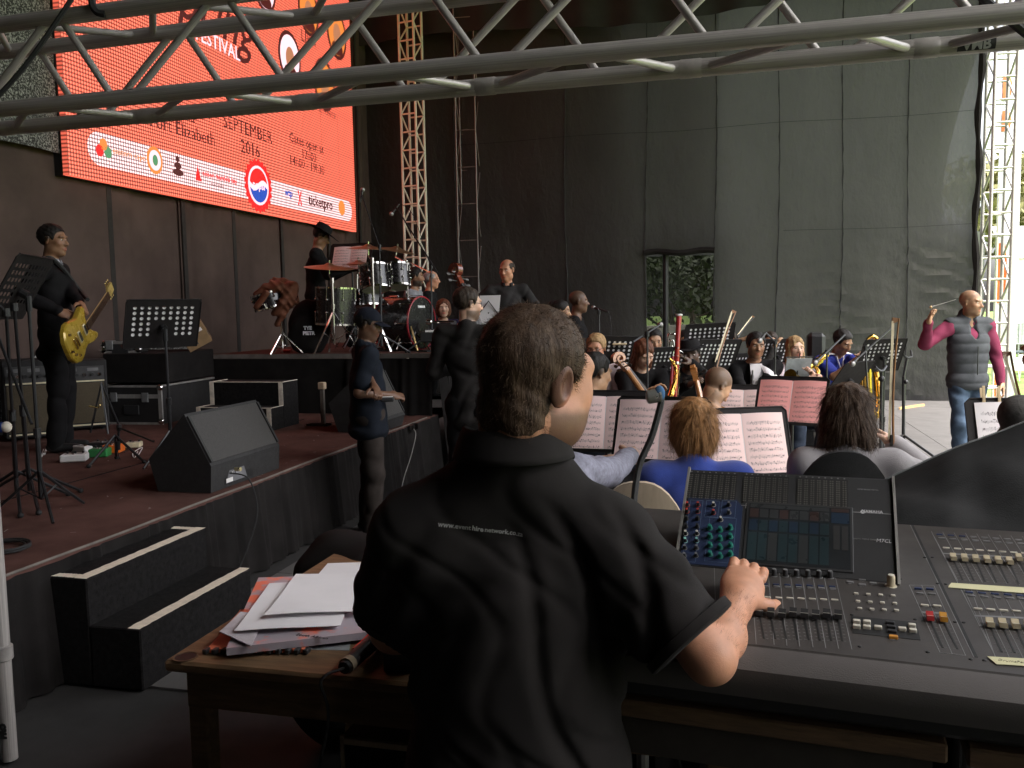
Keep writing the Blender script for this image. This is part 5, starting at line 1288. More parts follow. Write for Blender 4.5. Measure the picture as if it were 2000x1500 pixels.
# ------------------------------------------------------------------ music stands
def music_mat(nm='printed_music', pc=(.80, .75, .76)):
    mt, nt, b = _nodes(nm); b.inputs['Roughness'].default_value = .85; b.inputs['Specular IOR Level'].default_value = .2
    N = nt.nodes.new; Lk = nt.links.new
    uv = N('ShaderNodeUVMap'); sp = N('ShaderNodeSeparateXYZ'); Lk(uv.outputs[0], sp.inputs[0])
    def mth(op, a, c=None):
        n = N('ShaderNodeMath'); n.operation = op
        for i, v in enumerate((a, c)):
            if v is None: continue
            if hasattr(v, 'links'): Lk(v, n.inputs[i])
            else: n.inputs[i].default_value = v
        return n.outputs[0]
    fr = mth('FRACT', mth('MULTIPLY', sp.outputs[1], 9.0))
    band = mth('MULTIPLY', mth('GREATER_THAN', fr, .34), mth('LESS_THAN', fr, .66))
    ln = mth('LESS_THAN', mth('FRACT', mth('MULTIPLY', fr, 15.0)), .3)
    nz = N('ShaderNodeTexNoise'); mp = N('ShaderNodeMapping'); mp.inputs['Scale'].default_value = (46, 30, 1); Lk(uv.outputs[0], mp.inputs[0]); Lk(mp.outputs[0], nz.inputs[0]); nz.inputs['Scale'].default_value = 1.0; nz.inputs['Detail'].default_value = 1
    notes = mth('MULTIPLY', mth('GREATER_THAN', nz.outputs['Fac'], .60), mth('MULTIPLY', mth('GREATER_THAN', fr, .22), mth('LESS_THAN', fr, .80)))
    xin = mth('MULTIPLY', mth('GREATER_THAN', sp.outputs[0], .09), mth('LESS_THAN', sp.outputs[0], .91))
    yin = mth('MULTIPLY', mth('GREATER_THAN', sp.outputs[1], .04), mth('LESS_THAN', sp.outputs[1], .90))
    ink = mth('MULTIPLY', mth('MULTIPLY', xin, yin), mth('MAXIMUM', mth('MULTIPLY', mth('MULTIPLY', band, ln), .75), mth('MULTIPLY', notes, .9)))
    mx = N('ShaderNodeMix'); mx.data_type = 'RGBA'; mx.inputs['A'].default_value = (*pc, 1); mx.inputs['B'].default_value = (.12, .1, .11, 1); Lk(ink, mx.inputs['Factor']); Lk(mx.outputs['Result'], b.inputs['Base Color'])
    return mt
M_music = music_mat(); M_mpinklight = music_mat('pink_light_music', (.80, .60, .58)); M_mredlight = music_mat('red_light_music', (.74, .33, .31))  # red light wash painted into the paper colour of both tinted copies
def page(name, fn, parent, m=None, nu=6, nv=6):
    b = MB(); b.grid(fn, nu, nv); me = b.mesh(name, m or M_music, True, 180)
    uvl = me.uv_layers.new(name='UVMap')
    for lp in me.loops:
        i = lp.vertex_index; uvl.data[lp.index].uv = ((i % (nu + 1)) / nu, (i // (nu + 1)) / nv)
    return link_mesh(name, me, parent)
def perf(b, w, h, nc, nr, T, keep=lambda i, j: True, r=.33, z=0):
    cw, ch = w / nc, h / nr
    for i in range(nc):
        for j in range(nr):
            cx, cy = -w / 2 + (i + .5) * cw, -h / 2 + (j + .5) * ch; vs = []
            if not keep(i, j):
                b.add([T(cx + a * cw / 2, cy + c * ch / 2, z) for a, c in ((-1, -1), (1, -1), (1, 1), (-1, 1))], [(0, 1, 2, 3)]); continue
            sq = [(1, 0), (1, 1), (0, 1), (-1, 1), (-1, 0), (-1, -1), (0, -1), (1, -1)]
            rr = min(cw, ch) * r
            for k in range(8): vs.append(T(cx + sq[k][0] * cw / 2, cy + sq[k][1] * ch / 2, z))
            for k in range(8): vs.append(T(cx + rr * math.cos(k * math.pi / 4), cy + rr * math.sin(k * math.pi / 4), z))
            b.add(vs, [(k, (k + 1) % 8, (k + 1) % 8 + 8, k + 8) for k in range(8)])
M_standred = mat('stand_black', (.014, .012, .012), .65, 0, var=.2, spec=.2)
def music_stand(label, hpx, d, a, tilt=28, roll=0, floor=0.0, w=.50, h=.34, pages=None, perfd=True, pegs=0, solid=False, group='music stands of the orchestra', cols=9, rows=6, legs=True, spread=.0, pm=None):
    c = P(hpx[0], hpx[1], d); base = V(c.x, c.y, floor); rzv = yw(a) + math.pi     # local -Y looks along direction a
    t = thing('music_stand', label, 'music stand', base, rzv, group)
    hz = c.z - floor; ct, st = math.cos(R(tilt)), math.sin(R(tilt)); cr_, sr_ = math.cos(R(roll)), math.sin(R(roll))
    def T(x, y, z):   # x right for the reader, y up the desk, z out of the paper side
        x, y = x * cr_ - y * sr_, x * sr_ + y * cr_
        return V(x, -z * ct + y * st, hz + y * ct + z * st)
    b = MB()
    if perfd:
        perf(b, w * .86, h * .66, cols, rows, lambda x, y, z: T(x, y + .02, z), lambda i, j: not (abs(i - (cols - 1) / 2) < 1.1 and j < rows // 2))
        for (x0, x1, y0, y1) in ((-w / 2, w / 2, h * .33 + .02, h / 2), (-w / 2, w / 2, -h / 2, -h * .33 + .02), (-w / 2, -w * .43, -h * .33 + .02, h * .33 + .02), (w * .43, w / 2, -h * .33 + .02, h * .33 + .02)):
            b.add([T(x0, y0, 0), T(x1, y0, 0), T(x1, y1, 0), T(x0, y1, 0)], [(0, 1, 2, 3)])
    else:
        b.prism([T(-w / 2, -h / 2, 0), T(w / 2, -h / 2, 0), T(w / 2, h / 2 - .02, 0), T(w / 2 - .02, h / 2, 0), T(-w / 2 + .02, h / 2, 0), T(-w / 2, h / 2 - .02, 0)], T(0, 0, -.002) - T(0, 0, 0))
    b.tube([T(-w / 2, -h / 2, 0), T(-w / 2, h / 2 - .02, 0), T(-w / 2 + .02, h / 2, 0), T(w / 2 - .02, h / 2, 0), T(w / 2, h / 2 - .02, 0), T(w / 2, -h / 2, 0)], .0045, 5)
    b.build('desk', M_standred, t, ang=25)
    b = MB(); b.prism([T(-w / 2, -h / 2, 0), T(w / 2, -h / 2, 0), T(w / 2, -h / 2, .06), T(-w / 2, -h / 2, .06)], T(0, -.004, 0) - T(0, 0, 0)); b.build('ledge', M_standred, t, smooth=False)
    b = MB(); b.cyl(T(0, -.02, -.01), T(0, -.02, -.05), .022, seg=10); b.cyl(T(0, -.02, -.05), V(0, T(0, -.02, -.05).y, hz - .12), .016, seg=8); yb = T(0, -.02, -.05).y
    b.cyl((0, yb, .42), (0, yb, hz - .1), .0095, seg=8); b.build('pole', M_blackmetal, t)
    b = MB(); b.cyl((0, yb, .10), (0, yb, .45), .0135, seg=8); b.cyl((0, yb, .41), (0, yb, .46), .019, seg=10); b.build('sleeve', M_blackmetal, t)
    if legs:
        for k in range(3):
            an = k * 2.094 + .5 + spread; e = V(.26 * math.cos(an), yb + .26 * math.sin(an), .012)
            b = MB(); b.tube([V(0, yb, .24), V(.1 * math.cos(an), yb + .1 * math.sin(an), .15), e], .008, 6); b.tube([V(0, yb, .09), V(.1 * math.cos(an), yb + .1 * math.sin(an), .15)], .005, 5); b.build('leg', M_blackmetal, t)
    if pages:
        pt = thing('sheet_music', pages, 'sheet music', base, rzv, 'sheet music on the stands')
        n = 2; pw, ph = .21, .297
        y0 = -h / 2 + .003
        for q in (-1, 1):
            page('page', lambda u, v, q=q: T((u if q > 0 else u - 1) * pw + .002 * q, y0 + v * ph, .006 + .012 * math.sin(math.pi * (u if q > 0 else 1 - u)) * (.6 + .4 * v) + .01 * (1 - v) ** 2 * (u if q > 0 else 1 - u)), pt, pm)
        b = MB(); b.grid(lambda u, v: T((u - .5) * .41, y0 + .003 + v * (ph - .006), .002 + .003 * math.sin(3 * u)), 6, 2); b.build('back_sheet', M_paper, pt)
    for k in range(pegs):
        pg = thing('clothes_peg', ('wooden clothes peg clipped to the upper left corner of the stand at the right edge', 'wooden clothes peg clipped further right along the stand at the right edge')[k], 'clothes peg', base, rzv, 'clothes pegs on the music stand')
        for sgn in (-1, 1):
            b = MB(); x = -w / 2 + .07 + .06 * k; b.prism([T(x - .006, h / 2 - .03, .004 * sgn), T(x + .006, h / 2 - .03, .004 * sgn), T(x + .008, h / 2 + .05, .012 * sgn), T(x - .002, h / 2 + .05, .012 * sgn)], T(0, 0, .006 * sgn) - T(0, 0, 0)); b.build('jaw', mat('pine', (.55, .42, .24), .7), pg)
    return t, T
FR = 'open sheet music on the '
# near, papers towards us
music_stand('music stand with perforated top just right of the operator\'s face', (1182, 822), 4.5, 196, 24, w=.455, h=.335, pages='pink lit pages beside the operator\'s cheek', pm=M_mpinklight)
music_stand('black music stand behind the gooseneck microphone', (1290, 838), 4.1, 204, 22, w=.45, h=.32, pages='tall lit pages behind the gooseneck microphone', perfd=False, pm=M_mpinklight)
music_stand('wide black music stand right of the chestnut bob', (1452, 862), 4.15, 172, 18, w=.475, h=.33, pages='large open double page right of the chestnut bob', perfd=False, pm=M_mpinklight, spread=.6)
music_stand('dark red lit music stand standing between the two women with their backs to us', (1545, 782), 5.6, 212, 25, w=.455, h=.33, pages='strongly red lit pages above the big double page', perfd=False, pm=M_mredlight)
music_stand('music stand just right of the man in the white T-shirt', (1452, 797), 6.0, 196, 22, w=.40, pages='small pink lit pages beside the man in the white T-shirt', pm=M_mpinklight)
music_stand('black music stand with two clothes pegs at the right edge', (2018, 852), 3.5, 190, 22, w=.49, h=.32, pages='pale pages on the stand at the right edge', perfd=False, pegs=2)
# far, backs towards us: paper shows through the holes
far = [((1197, 692), 7.4, -12, 'perforated stand behind the carved cello scroll'), ((1296, 712), 7.7, -28, 'perforated stand between the long haired woman and the bassoon'), ((1384, 664), 8.1, -12, 'perforated stand high behind the hatted bassoonist'),
       ((1398, 697), 7.7, -28, 'lower perforated stand right of the hatted bassoonist'), ((1425, 722), 8.3, -36, 'perforated stand left of the man in the suit'), ((1517, 692), 8.75, -24, 'perforated stand between the suited man and the blonde woman'),
       ((1722, 694), 8.2, -18, 'perforated stand in front of the tall saxophone at right')]
for hp_, d_, a_, lb in far:
    music_stand(lb, hp_, d_, a_, 22, w=.50, h=.34, pages='white pages on the ' + lb, roll=RNG.uniform(-3, 3))
music_stand('solid black music stand in front of the man in the blue jersey', (1660, 738), 7.6, -36, 36, w=.46, h=.36, perfd=False)
music_stand('perforated black music stand standing in front of the stacked cases on the platform', (318, 632), 5.9, -40, 24, floor=ST_Z, w=.50, h=.36, cols=9, rows=6, pages='white pages on the stand in front of the stacked cases', group='music stands on the platform')
music_stand('black perforated music stand at the far left seen edge on', (40, 562), 4.35, -100, 30, floor=ST_Z, w=.50, h=.36, cols=10, rows=6, group='music stands on the platform')
music_stand('drummer\'s music stand behind the cymbals', (684, 503), 9.7, 196, 20, floor=RZ, w=.52, h=.34, perfd=False, pm=M_mpinklight, pages='pink lit pages in front of the drummer', group='music stands on the platform')
# folding wire stand of the blonde woman, with a grey folder
c = P(1557, 719, 7.7); t = thing('folding_music_stand', 'folding wire music stand in front of the blonde woman', 'music stand', (c.x, c.y, 0), yw(172), world=False)
def TW(x, y, z): return V(x, y * .35 - z, c.z + y * .93 + z * .35)
b = MB()
for p_, q_ in (((-.14, -.11), (.0, .02)), ((.14, -.11), (0, .02)), ((-.13, .11), (0, -.02)), ((.13, .11), (0, -.02)), ((-.14, -.11), (.14, -.11)), ((-.13, .11), (.13, .11)), ((0, -.13), (0, .15))): b.tube([TW(*p_, 0), TW(*q_, 0)], .006, 5)
b.build('wire_frame', M_blackmetal, t); b = MB(); b.cyl((0, 0, .05), (0, 0, c.z), .009, seg=8); b.build('pole', M_blackmetal, t)
for k in range(3):
    b = MB(); b.tube([V(0, 0, .35), V(.28 * math.cos(k * 2.1), .28 * math.sin(k * 2.1), .01)], .007, 5); b.build('leg', M_blackmetal, t)
tf = thing('folder', 'grey folder lying open on the folding wire stand', 'folder', (c.x, c.y, 0), yw(172)); b = MB(); b.prism([TW(-.12, -.1, -.008), TW(.12, -.1, -.008), TW(.12, .1, -.008), TW(-.12, .1, -.008)], TW(0, 0, -.006) - TW(0, 0, 0)); b.build('cover', mat('grey_card', (.25, .27, .27), .7), tf, smooth=False)
b = MB(); b.grid(lambda u, v: TW(-.09 + .14 * u, -.1 + .16 * v, .012 + .006 * u), 2, 2); b.build('sheet', M_paper, tf)
t = thing('loose_sheet', 'loose white sheet drooping off a stand beside the suited man', 'paper', P(1505, 728, 7.2), world=True)
pA, pB, pC, pD = P(1485, 712, 7.4), P(1532, 741, 7.0), P(1522, 744, 6.9), P(1492, 728, 7.2)
b = MB(); b.grid(lambda u, v: pA.lerp(pB, u).lerp(pD.lerp(pC, u), v) + V(0, 0, .012 * math.sin(5 * u)), 8, 3); b.build('sheet', M_paper, t)

# ------------------------------------------------------------------ microphones
M_mesh = mat('mic_grille', (.32, .31, .3), .35, .8, var=.3, scale=300, bump=.6, bscale=900)
def mic(parent, a, b2, r=.012, ball=True, gm=None):
    a, b2 = Vector(a), Vector(b2); ax = (b2 - a).normalized(); L = (b2 - a).length
    b = MB(); b.lathe([(r * .7, 0), (r * .85, .01), (r * 1.15, L * .75), (r * 1.3, L * .8)], a, ax, 12); o = b.build('microphone', M_blackplastic, parent)
    b = MB(); b.sphere(a + ax * (L * .9), (r * 2.0,) * 3 if ball else (r * 1.2,) * 3, 12, 8); b.build('grille', gm or M_mesh, o)
def mic_stand(label, base, top, boom=None, micpts=None, tripod=.28, cable=None, chrome=False, group='microphone stands on the stage'):
    base, top = Vector(base), Vector(top); m_ = M_chrome if chrome else M_blackmetal
    t = thing('microphone_stand', label, 'microphone stand', base, world=True, group=group)
    b = MB(); b.cyl(base + V(0, 0, .08), base.lerp(top, .5), .0115, seg=8); b.cyl(base.lerp(top, .5), top, .008, seg=8); q = base.lerp(top, .5); b.cyl(q - V(0, 0, .03), q + V(0, 0, .03), .017, seg=10); b.build('pole', m_, t)
    for k in range(3):
        an = k * 2.094 + base.x * 3; b = MB(); e = base + V(tripod * math.cos(an), tripod * math.sin(an), .012); b.tube([base + V(0, 0, .2), e], .009, 6); b.build('leg', m_, t)
        b = MB(); b.sphere(e, .016, 8, 6); b.build('rubber_foot', M_rubber, t)
    if boom:
        b = MB(); b.cyl(boom[0], boom[1], .0075, seg=8); b.cyl(top - V(0, 0, .02), top + V(0, 0, .02), .018, seg=10); b.build('boom', m_, t)
    if micpts: mic(t, micpts[0], micpts[1])
    if cable:
        b = MB(); b.tube(smooth_path(cable), .0032, 5); b.build('cable', M_rubber, t)
    return t
bs = QZ(1172, 790, 0); bs = P(1172, 760, 8.6); bs.z = 0
mic_stand('straight vocal microphone stand in front of the singer', bs, P(1170, 610, 8.6), (P(1170, 610, 8.6), P(1168, 603, 8.6)), (P(1188, 609, 8.55), P(1156, 600, 8.75)), cable=[P(1190, 610, 8.55), P(1194, 640, 8.5), P(1190, 680, 8.5), P(1180, 790, 8.4)])
bs = P(1266, 760, 6.6); bs.z = 0
mic_stand('boom microphone stand before the long haired woman', bs, P(1264, 652, 6.6), (P(1236, 668, 6.4), P(1287, 636, 6.9)), (P(1286, 637, 6.9), P(1290, 634, 6.95)))
bs = P(1614, 830, 7.0); bs.z = 0
mic_stand('boom microphone stand reaching across the man in the jersey', bs, P(1615, 688, 7.0), (P(1608, 694, 6.9), P(1650, 654, 7.3)), (P(1608, 694, 6.9), P(1590, 710, 6.85)))
bs = P(1708, 800, 7.2); bs.z = 0
mic_stand('boom microphone stand leaning right toward the upright cello bow', bs, P(1690, 680, 7.3), (P(1675, 700, 7.2), P(1742, 640, 7.6)), (P(1675, 700, 7.2), P(1664, 712, 7.15)))
bs = P(1512, 760, 7.1); bs.z = 0
mic_stand('boom microphone stand crossing the suited man\'s face', bs, P(1514, 668, 7.1), (P(1514, 668, 7.1), P(1496, 650, 7.0)), (P(1496, 650, 7.0), P(1482, 667, 6.95)))
bs = P(745, 665, 8.4); bs.z = RZ
mic_stand('tall overhead microphone stand leaning over the cymbals', bs, P(741, 482, 8.4), (P(744, 492, 8.4), P(707, 382, 8.6)), (P(703, 395, 8.6), P(709, 368, 8.62)), group='drum microphone stands')
bs = P(843, 668, 8.7); bs.z = RZ
mic_stand('overhead microphone stand with long boom right of the bass drum', bs, P(842, 520, 8.7), (P(856, 535, 8.6), P(772, 402, 9.0)), (P(780, 398, 9.0), P(763, 420, 9.0)), group='drum microphone stands', cable=[P(782, 398, 9.0), P(800, 410, 8.95), P(815, 440, 8.9), P(840, 520, 8.8)])
# cluster at the far left
bs = QZ(60, 985, ST_Z); mic_stand('black microphone stand with folded boom at the far left', bs, P(28, 600, 4.3), (P(-10, 640, 4.2), P(62, 828, 4.0)), group='left platform stands', tripod=.32)
bs = QZ(35, 990, ST_Z); mic_stand('second black tripod stand at the far left edge', bs, P(12, 610, 4.15), (P(12, 610, 4.15), P(-40, 560, 4.0)), group='left platform stands', tripod=.30)
bs = QZ(228, 905, ST_Z); mic_stand('low boom stand lying among the pedals', bs, bs + V(.02, .02, .25), (bs + V(.02, .02, .25), P(300, 862, 5.6)), group='left platform stands', tripod=.2)
t = thing('handheld_microphone', 'blue topped microphone poking in at the far left edge', 'microphone', P(5, 835, 4.0), world=True)
b = MB(); b.cyl(P(-30, 838, 4.0), P(8, 834, 4.0), .024, seg=12); b.build('body', mat('blue_tape', (.02, .09, .4), .5), t); b = MB(); b.sphere(P(12, 834, 4.0), (.026,) * 3); b.build('grille', mat('cream_foam', (.6, .55, .45), .8), t)
# foam topped gooseneck mic at the console
t = thing('gooseneck_microphone', 'gooseneck microphone with blue foam standing beside the console', 'microphone', P(1238, 1110, 2.0), world=True)
b = MB(); b.tube(smooth_path([P(1292, 776, 2.12), P(1288, 800, 2.12), P(1272, 855, 2.11), P(1250, 905, 2.1), P(1240, 960, 2.08), P(1237, 1020, 2.05), P(1237, 1120, 2.0)]), .0082, 8); b.build('gooseneck', M_rubber, t)
b = MB(); b.lathe([(.009, 0), (.0165, .003), (.0175, .012)], P(1262, 776, 2.12), P(1266, 775.5, 2.12) - P(1262, 776, 2.12), 16); b.lathe([(.0165, 0), (.0175, .004), (.0175, .018), (.019, .020), (.019, .025)], P(1271, 775, 2.12), P(1281, 773, 2.12) - P(1271, 775, 2.12), 16); b.build('capsule', mat('silver_capsule', (.5, .5, .47), .3, .8), t)
b = MB(); b.sphere(P(1288, 769, 2.12), (.014, .018, .021), 14, 10); b.build('foam', mat('blue_foam', (.04, .11, .22), .95, bump=.6, bscale=700), t)
b = MB(); b.lathe([(.06, 0), (.06, .012), (.02, .02), (.012, .03)], P(1237, 1125, 2.0), (0, 0, 1), 20); b.build('base', M_blackmetal, t)

# ------------------------------------------------------------------ the screen
def led_mat():
    mt, nt, b = _nodes('led_panel'); N = nt.nodes.new; Lk = nt.links.new
    b.inputs['Base Color'].default_value = (.02, .02, .02, 1); b.inputs['Roughness'].default_value = .6
    g = N('ShaderNodeNewGeometry'); sp = N('ShaderNodeSeparateXYZ'); Lk(g.outputs['Position'], sp.inputs[0])
    def mth(op, a, c=None, e=None):
        n = N('ShaderNodeMath'); n.operation = op
        for i, v in enumerate((a, c, e)):
            if v is None: continue
            if hasattr(v, 'links'): Lk(v, n.inputs[i])
            else: n.inputs[i].default_value = v
        return n.outputs[0]
    Yv, Zv = sp.outputs[1], sp.outputs[2]; PIT = .038
    def dot(v): return mth('POWER', mth('ABSOLUTE', mth('SINE', mth('MULTIPLY', v, math.pi / PIT))), 1.2)
    dots = mth('MULTIPLY_ADD', mth('MULTIPLY', dot(Yv), dot(Zv)), 1.5, .06)
    # rounded sponsor bar
    cy, hy, cz, hz = (7.34 + 13.5) / 2, (13.5 - 7.34) / 2, 3.215, .165
    dy = mth('MAXIMUM', mth('SUBTRACT', mth('ABSOLUTE', mth('SUBTRACT', Yv, cy)), hy - hz), 0.0); dz = mth('SUBTRACT', Zv, cz)
    bar_ = mth('LESS_THAN', mth('SQRT', mth('ADD', mth('MULTIPLY', dy, dy), mth('MULTIPLY', dz, dz))), hz)
    mx = N('ShaderNodeMix'); mx.data_type = 'RGBA'; mx.inputs['A'].default_value = (.95, .155, .092, 1); mx.inputs['B'].default_value = (.95, .60, .60, 1); Lk(bar_, mx.inputs['Factor'])
    nz = _noise(nt, 1.2, 2); vr = mth('MULTIPLY_ADD', nz.outputs['Fac'], .3, .85)
    Lk(mx.outputs['Result'], b.inputs['Emission Color']); Lk(mth('MULTIPLY', mth('MULTIPLY', dots, vr), LED), b.inputs['Emission Strength'])
    return mt
M_led = led_mat()
SX, SY0, SY1, SZ0 = -6.08, 7.06, 13.66, 2.895
t = thing('led_screen', 'large orange LED video screen hanging over the drums', 'screen', (SX, 10.3, SZ0), world=True)
nC, nR_ = 11, 8; pw_ = (SY1 - SY0) / nC; ph_ = pw_
q = MB(); q.bbox((-.06, .003, .003), (0, pw_ - .003, ph_ - .003)); pmesh = q.mesh('panel', M_led, False)
for i in range(nC):
    for j in range(nR_): put('panel', pmesh, t, Matrix.Translation((SX + RNG.normal(0, .0015), SY0 + i * pw_, SZ0 + j * ph_)))
b = MB(); b.bbox((SX - .22, SY0, SZ0), (SX - .065, SY1, SZ0 + nR_ * ph_)); b.build('frame', M_blackmetal, t, smooth=False)
def lyz(y, z, dx=.004): return axes(V(0, 1, 0), V(0, 0, 1), V(1, 0, 0), V(SX + dx, y, z))
E_ink = emit('led_dark', (.05, .006, .006), LED); E_white = emit('led_white', (.8, .5, .55), LED); E_blue = emit('led_blue', (.015, .05, .3), LED); E_red = emit('led_red', (.6, .01, .01), LED); E_gold = emit('led_amber', (.55, .16, .03), LED); E_green = emit('led_green', (.06, .18, .08), LED); E_skin = emit('led_skin', (.3, .12, .06), LED)
for s_, sz, y, z in (('SEPTEMBER', .24, 10.34, 3.945), ('2016', .24, 10.36, 3.70), ('4', .22, 10.34, 4.2), ('Gates open at', .19, 11.97, 4.06), ('12h00', .19, 12.02, 3.89), ('14h00 - 19h30', .19, 11.96, 3.74), ('Port Elizabeth', .22, 8.93, 3.665), ('Arena', .2, 8.9, 3.86), ('LIRA', .25, 12.15, 5.62), ('AJ POWER', .13, 12.7, 4.66)):
    text('lettering', s_, sz, E_ink, lyz(y, z), t)
text('lettering', 'ticketpro', .22, E_ink, lyz(12.36, 3.235), t, bold=.004)
text('lettering', 'wtp', .14, E_blue, lyz(11.35, 3.26), t, bold=.004)
text('lettering', 'nelson mandela bay', .095, E_red, lyz(9.62, 3.235), t, bold=.002)
text('lettering', 'municipality', .06, E_ink, lyz(9.55, 3.13), t)
text('lettering', 'eastern cape', .10, E_gold, lyz(7.95, 3.235), t)
text('lettering', 'spring', .78, E_ink, lyz(9.55, 5.2), t, shear=.35, bold=.004)
text('lettering', 'FESTIVAL', .24, E_white, lyz(9.72, 4.86), t, bold=.002)
def disc(name, y, z, ry_, rz_, m, dx, parent=t, n=24):
    b = MB(); b.prism([V(SX + dx, y + ry_ * math.cos(a), z + rz_ * math.sin(a)) for a in np.linspace(0, 2 * math.pi, n + 1)[:-1]], (.0015, 0, 0)); return b.build(name, m, parent, smooth=False)
for y, z, r_ in ((11.54, 5.2, .33), (12.18, 6.05, .33), (13.14, 6.0, .36), (12.63, 5.08, .36), (10.9, 5.95, .3), (8.3, 5.1, .3)):
    disc('portrait_ring', y, z, r_, r_ * 1.12, E_ink, .002); disc('portrait_disc', y, z, r_ * .84, r_ * .94, E_gold if y > 12 else E_white, .005)
    disc('portrait_face', y, z - .02, r_ * .38, r_ * .5, E_skin, .008); disc('portrait_shoulders', y, z - r_ * .62, r_ * .55, r_ * .3, E_ink, .0065)
# bottle-cap logo: red crown edge, white ring, red over blue with a white wave
b = MB(); b.prism([V(SX + .005, 10.52 + (.34 + .018 * math.cos(a * 21)) * math.cos(a), 3.25 + (.34 + .018 * math.cos(a * 21)) * math.sin(a)) for a in np.linspace(0, 2 * math.pi, 127)[:-1]], (.0015, 0, 0)); b.build('logo_crown', E_red, t, smooth=False)
disc('logo_ring', 10.52, 3.255, .26, .26, E_white, .008)
def halfd(sg, m):
    pts = [V(SX + .011, 10.52 + .225 * math.cos(a), 3.255 + sg * .225 * math.sin(a)) for a in np.linspace(.18, math.pi - .18, 14)]
    wv = [V(SX + .011, 10.52 + .22 * x, 3.255 + sg * .035 + .045 * math.sin(x * 3.0)) for x in np.linspace(-.98, .98, 10)]
    b = MB(); b.prism(pts + wv, (.0015, 0, 0)); b.build('logo_half', m, t, smooth=False)
halfd(1, E_red); halfd(-1, E_blue)
text('lettering', 'pepsi', .15, E_white, lyz(10.52, 3.255, .014), t, bold=.003)
for y, z, m_ in ((7.56, 3.27, E_gold), (7.62, 3.2, E_green), (7.5, 3.2, E_red)): disc('logo_petal', y, z, .055, .06, m_, .006)
disc('seal_ring', 8.36, 3.24, .135, .15, E_gold, .006); disc('seal_disc', 8.36, 3.24, .10, .11, E_white, .009); disc('seal_core', 8.36, 3.24, .045, .06, E_green, .012)
for k in range(3): disc('crest_part', 8.77, 3.32 - .075 * k, .03 + .035 * k, .04, E_ink, .006)
b = MB(); b.prism([V(SX + .006, 9.15, 3.31), V(SX + .006, 9.10, 3.13), V(SX + .006, 9.22, 3.13)], (.0015, 0, 0)); b.build('logo_flame', E_red, t, smooth=False)
b = MB()
for k in (-1, 1): b.prism([V(SX + .006, 11.66 - .05 * k, 3.33), V(SX + .006, 11.69 - .05 * k, 3.33), V(SX + .006, 11.69 + .05 * k, 3.12), V(SX + .006, 11.66 + .05 * k, 3.12)], (.0015, 0, 0))
b.build('logo_cross', E_red, t, smooth=False)
disc('logo_sun', 13.1, 3.24, .12, .12, E_gold, .006)
# ------------------------------------------------------------------ drums
M_shell = mat('black_lacquer', (.014, .012, .013), .25, coat=.35, var=.2, spec=.6); M_redhoop = mat('red_hoop', (.30, .02, .03), .25, coat=.6); M_head = mat('drum_head', (.6, .58, .55), .5)
M_bronze = mat('cymbal_bronze', (.26, .155, .085), .45, .85, var=.2, scale=40, sc3=(1, 1, 1))
DG = 'drum kit on the riser'
def drum(name, label, c, ax, r, h, lugs=8, hoop=None, headm=None):
    c, ax = Vector(c), Vector(ax).normalized(); t = thing(name, label, 'drum', c, world=True, group=DG); hm = hoop or M_chrome
    b = MB(); b.lathe([(r, -h / 2), (r, h / 2)], c, ax, 36, False); b.build('shell', M_shell, t)
    for sgn in (-1, 1):
        b = MB(); b.lathe([(r * .99, sgn * (h / 2 - .004)), (r + .008, sgn * (h / 2 - .006)), (r + .009, sgn * (h / 2 + .012)), (r * .985, sgn * (h / 2 + .013)), (r * .98, sgn * (h / 2 + .004))], c, ax, 36, False); b.build('hoop', hm, t)
        b = MB(); b.lathe([(r * .985, sgn * (h / 2 + .004)), (.001, sgn * (h / 2 + .005))], c, ax, 36, False); b.build('head', headm or M_head, t)
    rg = MB().ring(c, ax, r + .012, lugs)
    for p in rg:
        b = MB()
        for sgn in (-1, 1): b.cyl(p + ax * sgn * h * .18, p + ax * sgn * (h / 2 + .012), .0045, seg=6); b.sphere(p + ax * sgn * h * .18, (.012,) * 3, 8, 6)
        b.build('lug', M_chrome, t)
    return t
def cymbal(label, c, ax, r, base):
    c, ax, base = Vector(c), Vector(ax).normalized(), Vector(base); t = thing('cymbal', label, 'cymbal', base, world=True, group=DG)
    b = MB(); b.lathe([(.004, .028), (.02, .027), (.045, .012), (.06, .005), (r * .6, -.006), (r, -.022), (r, -.0235), (r * .6, -.0075), (.06, .0035), (.004, .026)], c, ax, 40, False); b.build('bronze_plate', M_bronze, t)
    b = MB(); b.cyl(c + ax * .02, c + ax * .055, .009, seg=10); b.cyl(c - ax * .0, c - ax * .10, .007, seg=8); b.build('felt_and_nut', M_chrome, t)
    top = V(base.x, base.y, c.z - .16); b = MB(); b.cyl(c - ax * .09, top, .008, seg=8); b.cyl(top, base + V(0, 0, .1), .0125, seg=10); b.cyl(top - V(0, 0, .02), top + V(0, 0, .03), .02, seg=10); b.cyl(base + V(0, 0, .45), base + V(0, 0, .5), .02, seg=10); b.build('stand_pole', M_chrome, t)
    for k in range(3):
        an = k * 2.094 + base.x * 5; e = base + V(.26 * math.cos(an), .26 * math.sin(an), .015); b = MB(); b.prism([base + V(.01 * math.sin(an), -.01 * math.cos(an), .42), base + V(-.01 * math.sin(an), .01 * math.cos(an), .42), e + V(-.01 * math.sin(an), .01 * math.cos(an), 0), e + V(.01 * math.sin(an), -.01 * math.cos(an), 0)], (0, 0, .012)); b.tube([base + V(0, 0, .14), base.lerp(e, .5) + V(0, 0, .21)], .006, 5); b.build('leg', M_chrome, t)
    return t
def on(px, py, d, z): q = P(px, py, d); return V(q.x, q.y, z)
kc = on(824, 616, 9.05, RZ + .29); kax = CR * .90 - CF * .44; kax.z = 0; kax.normalize()
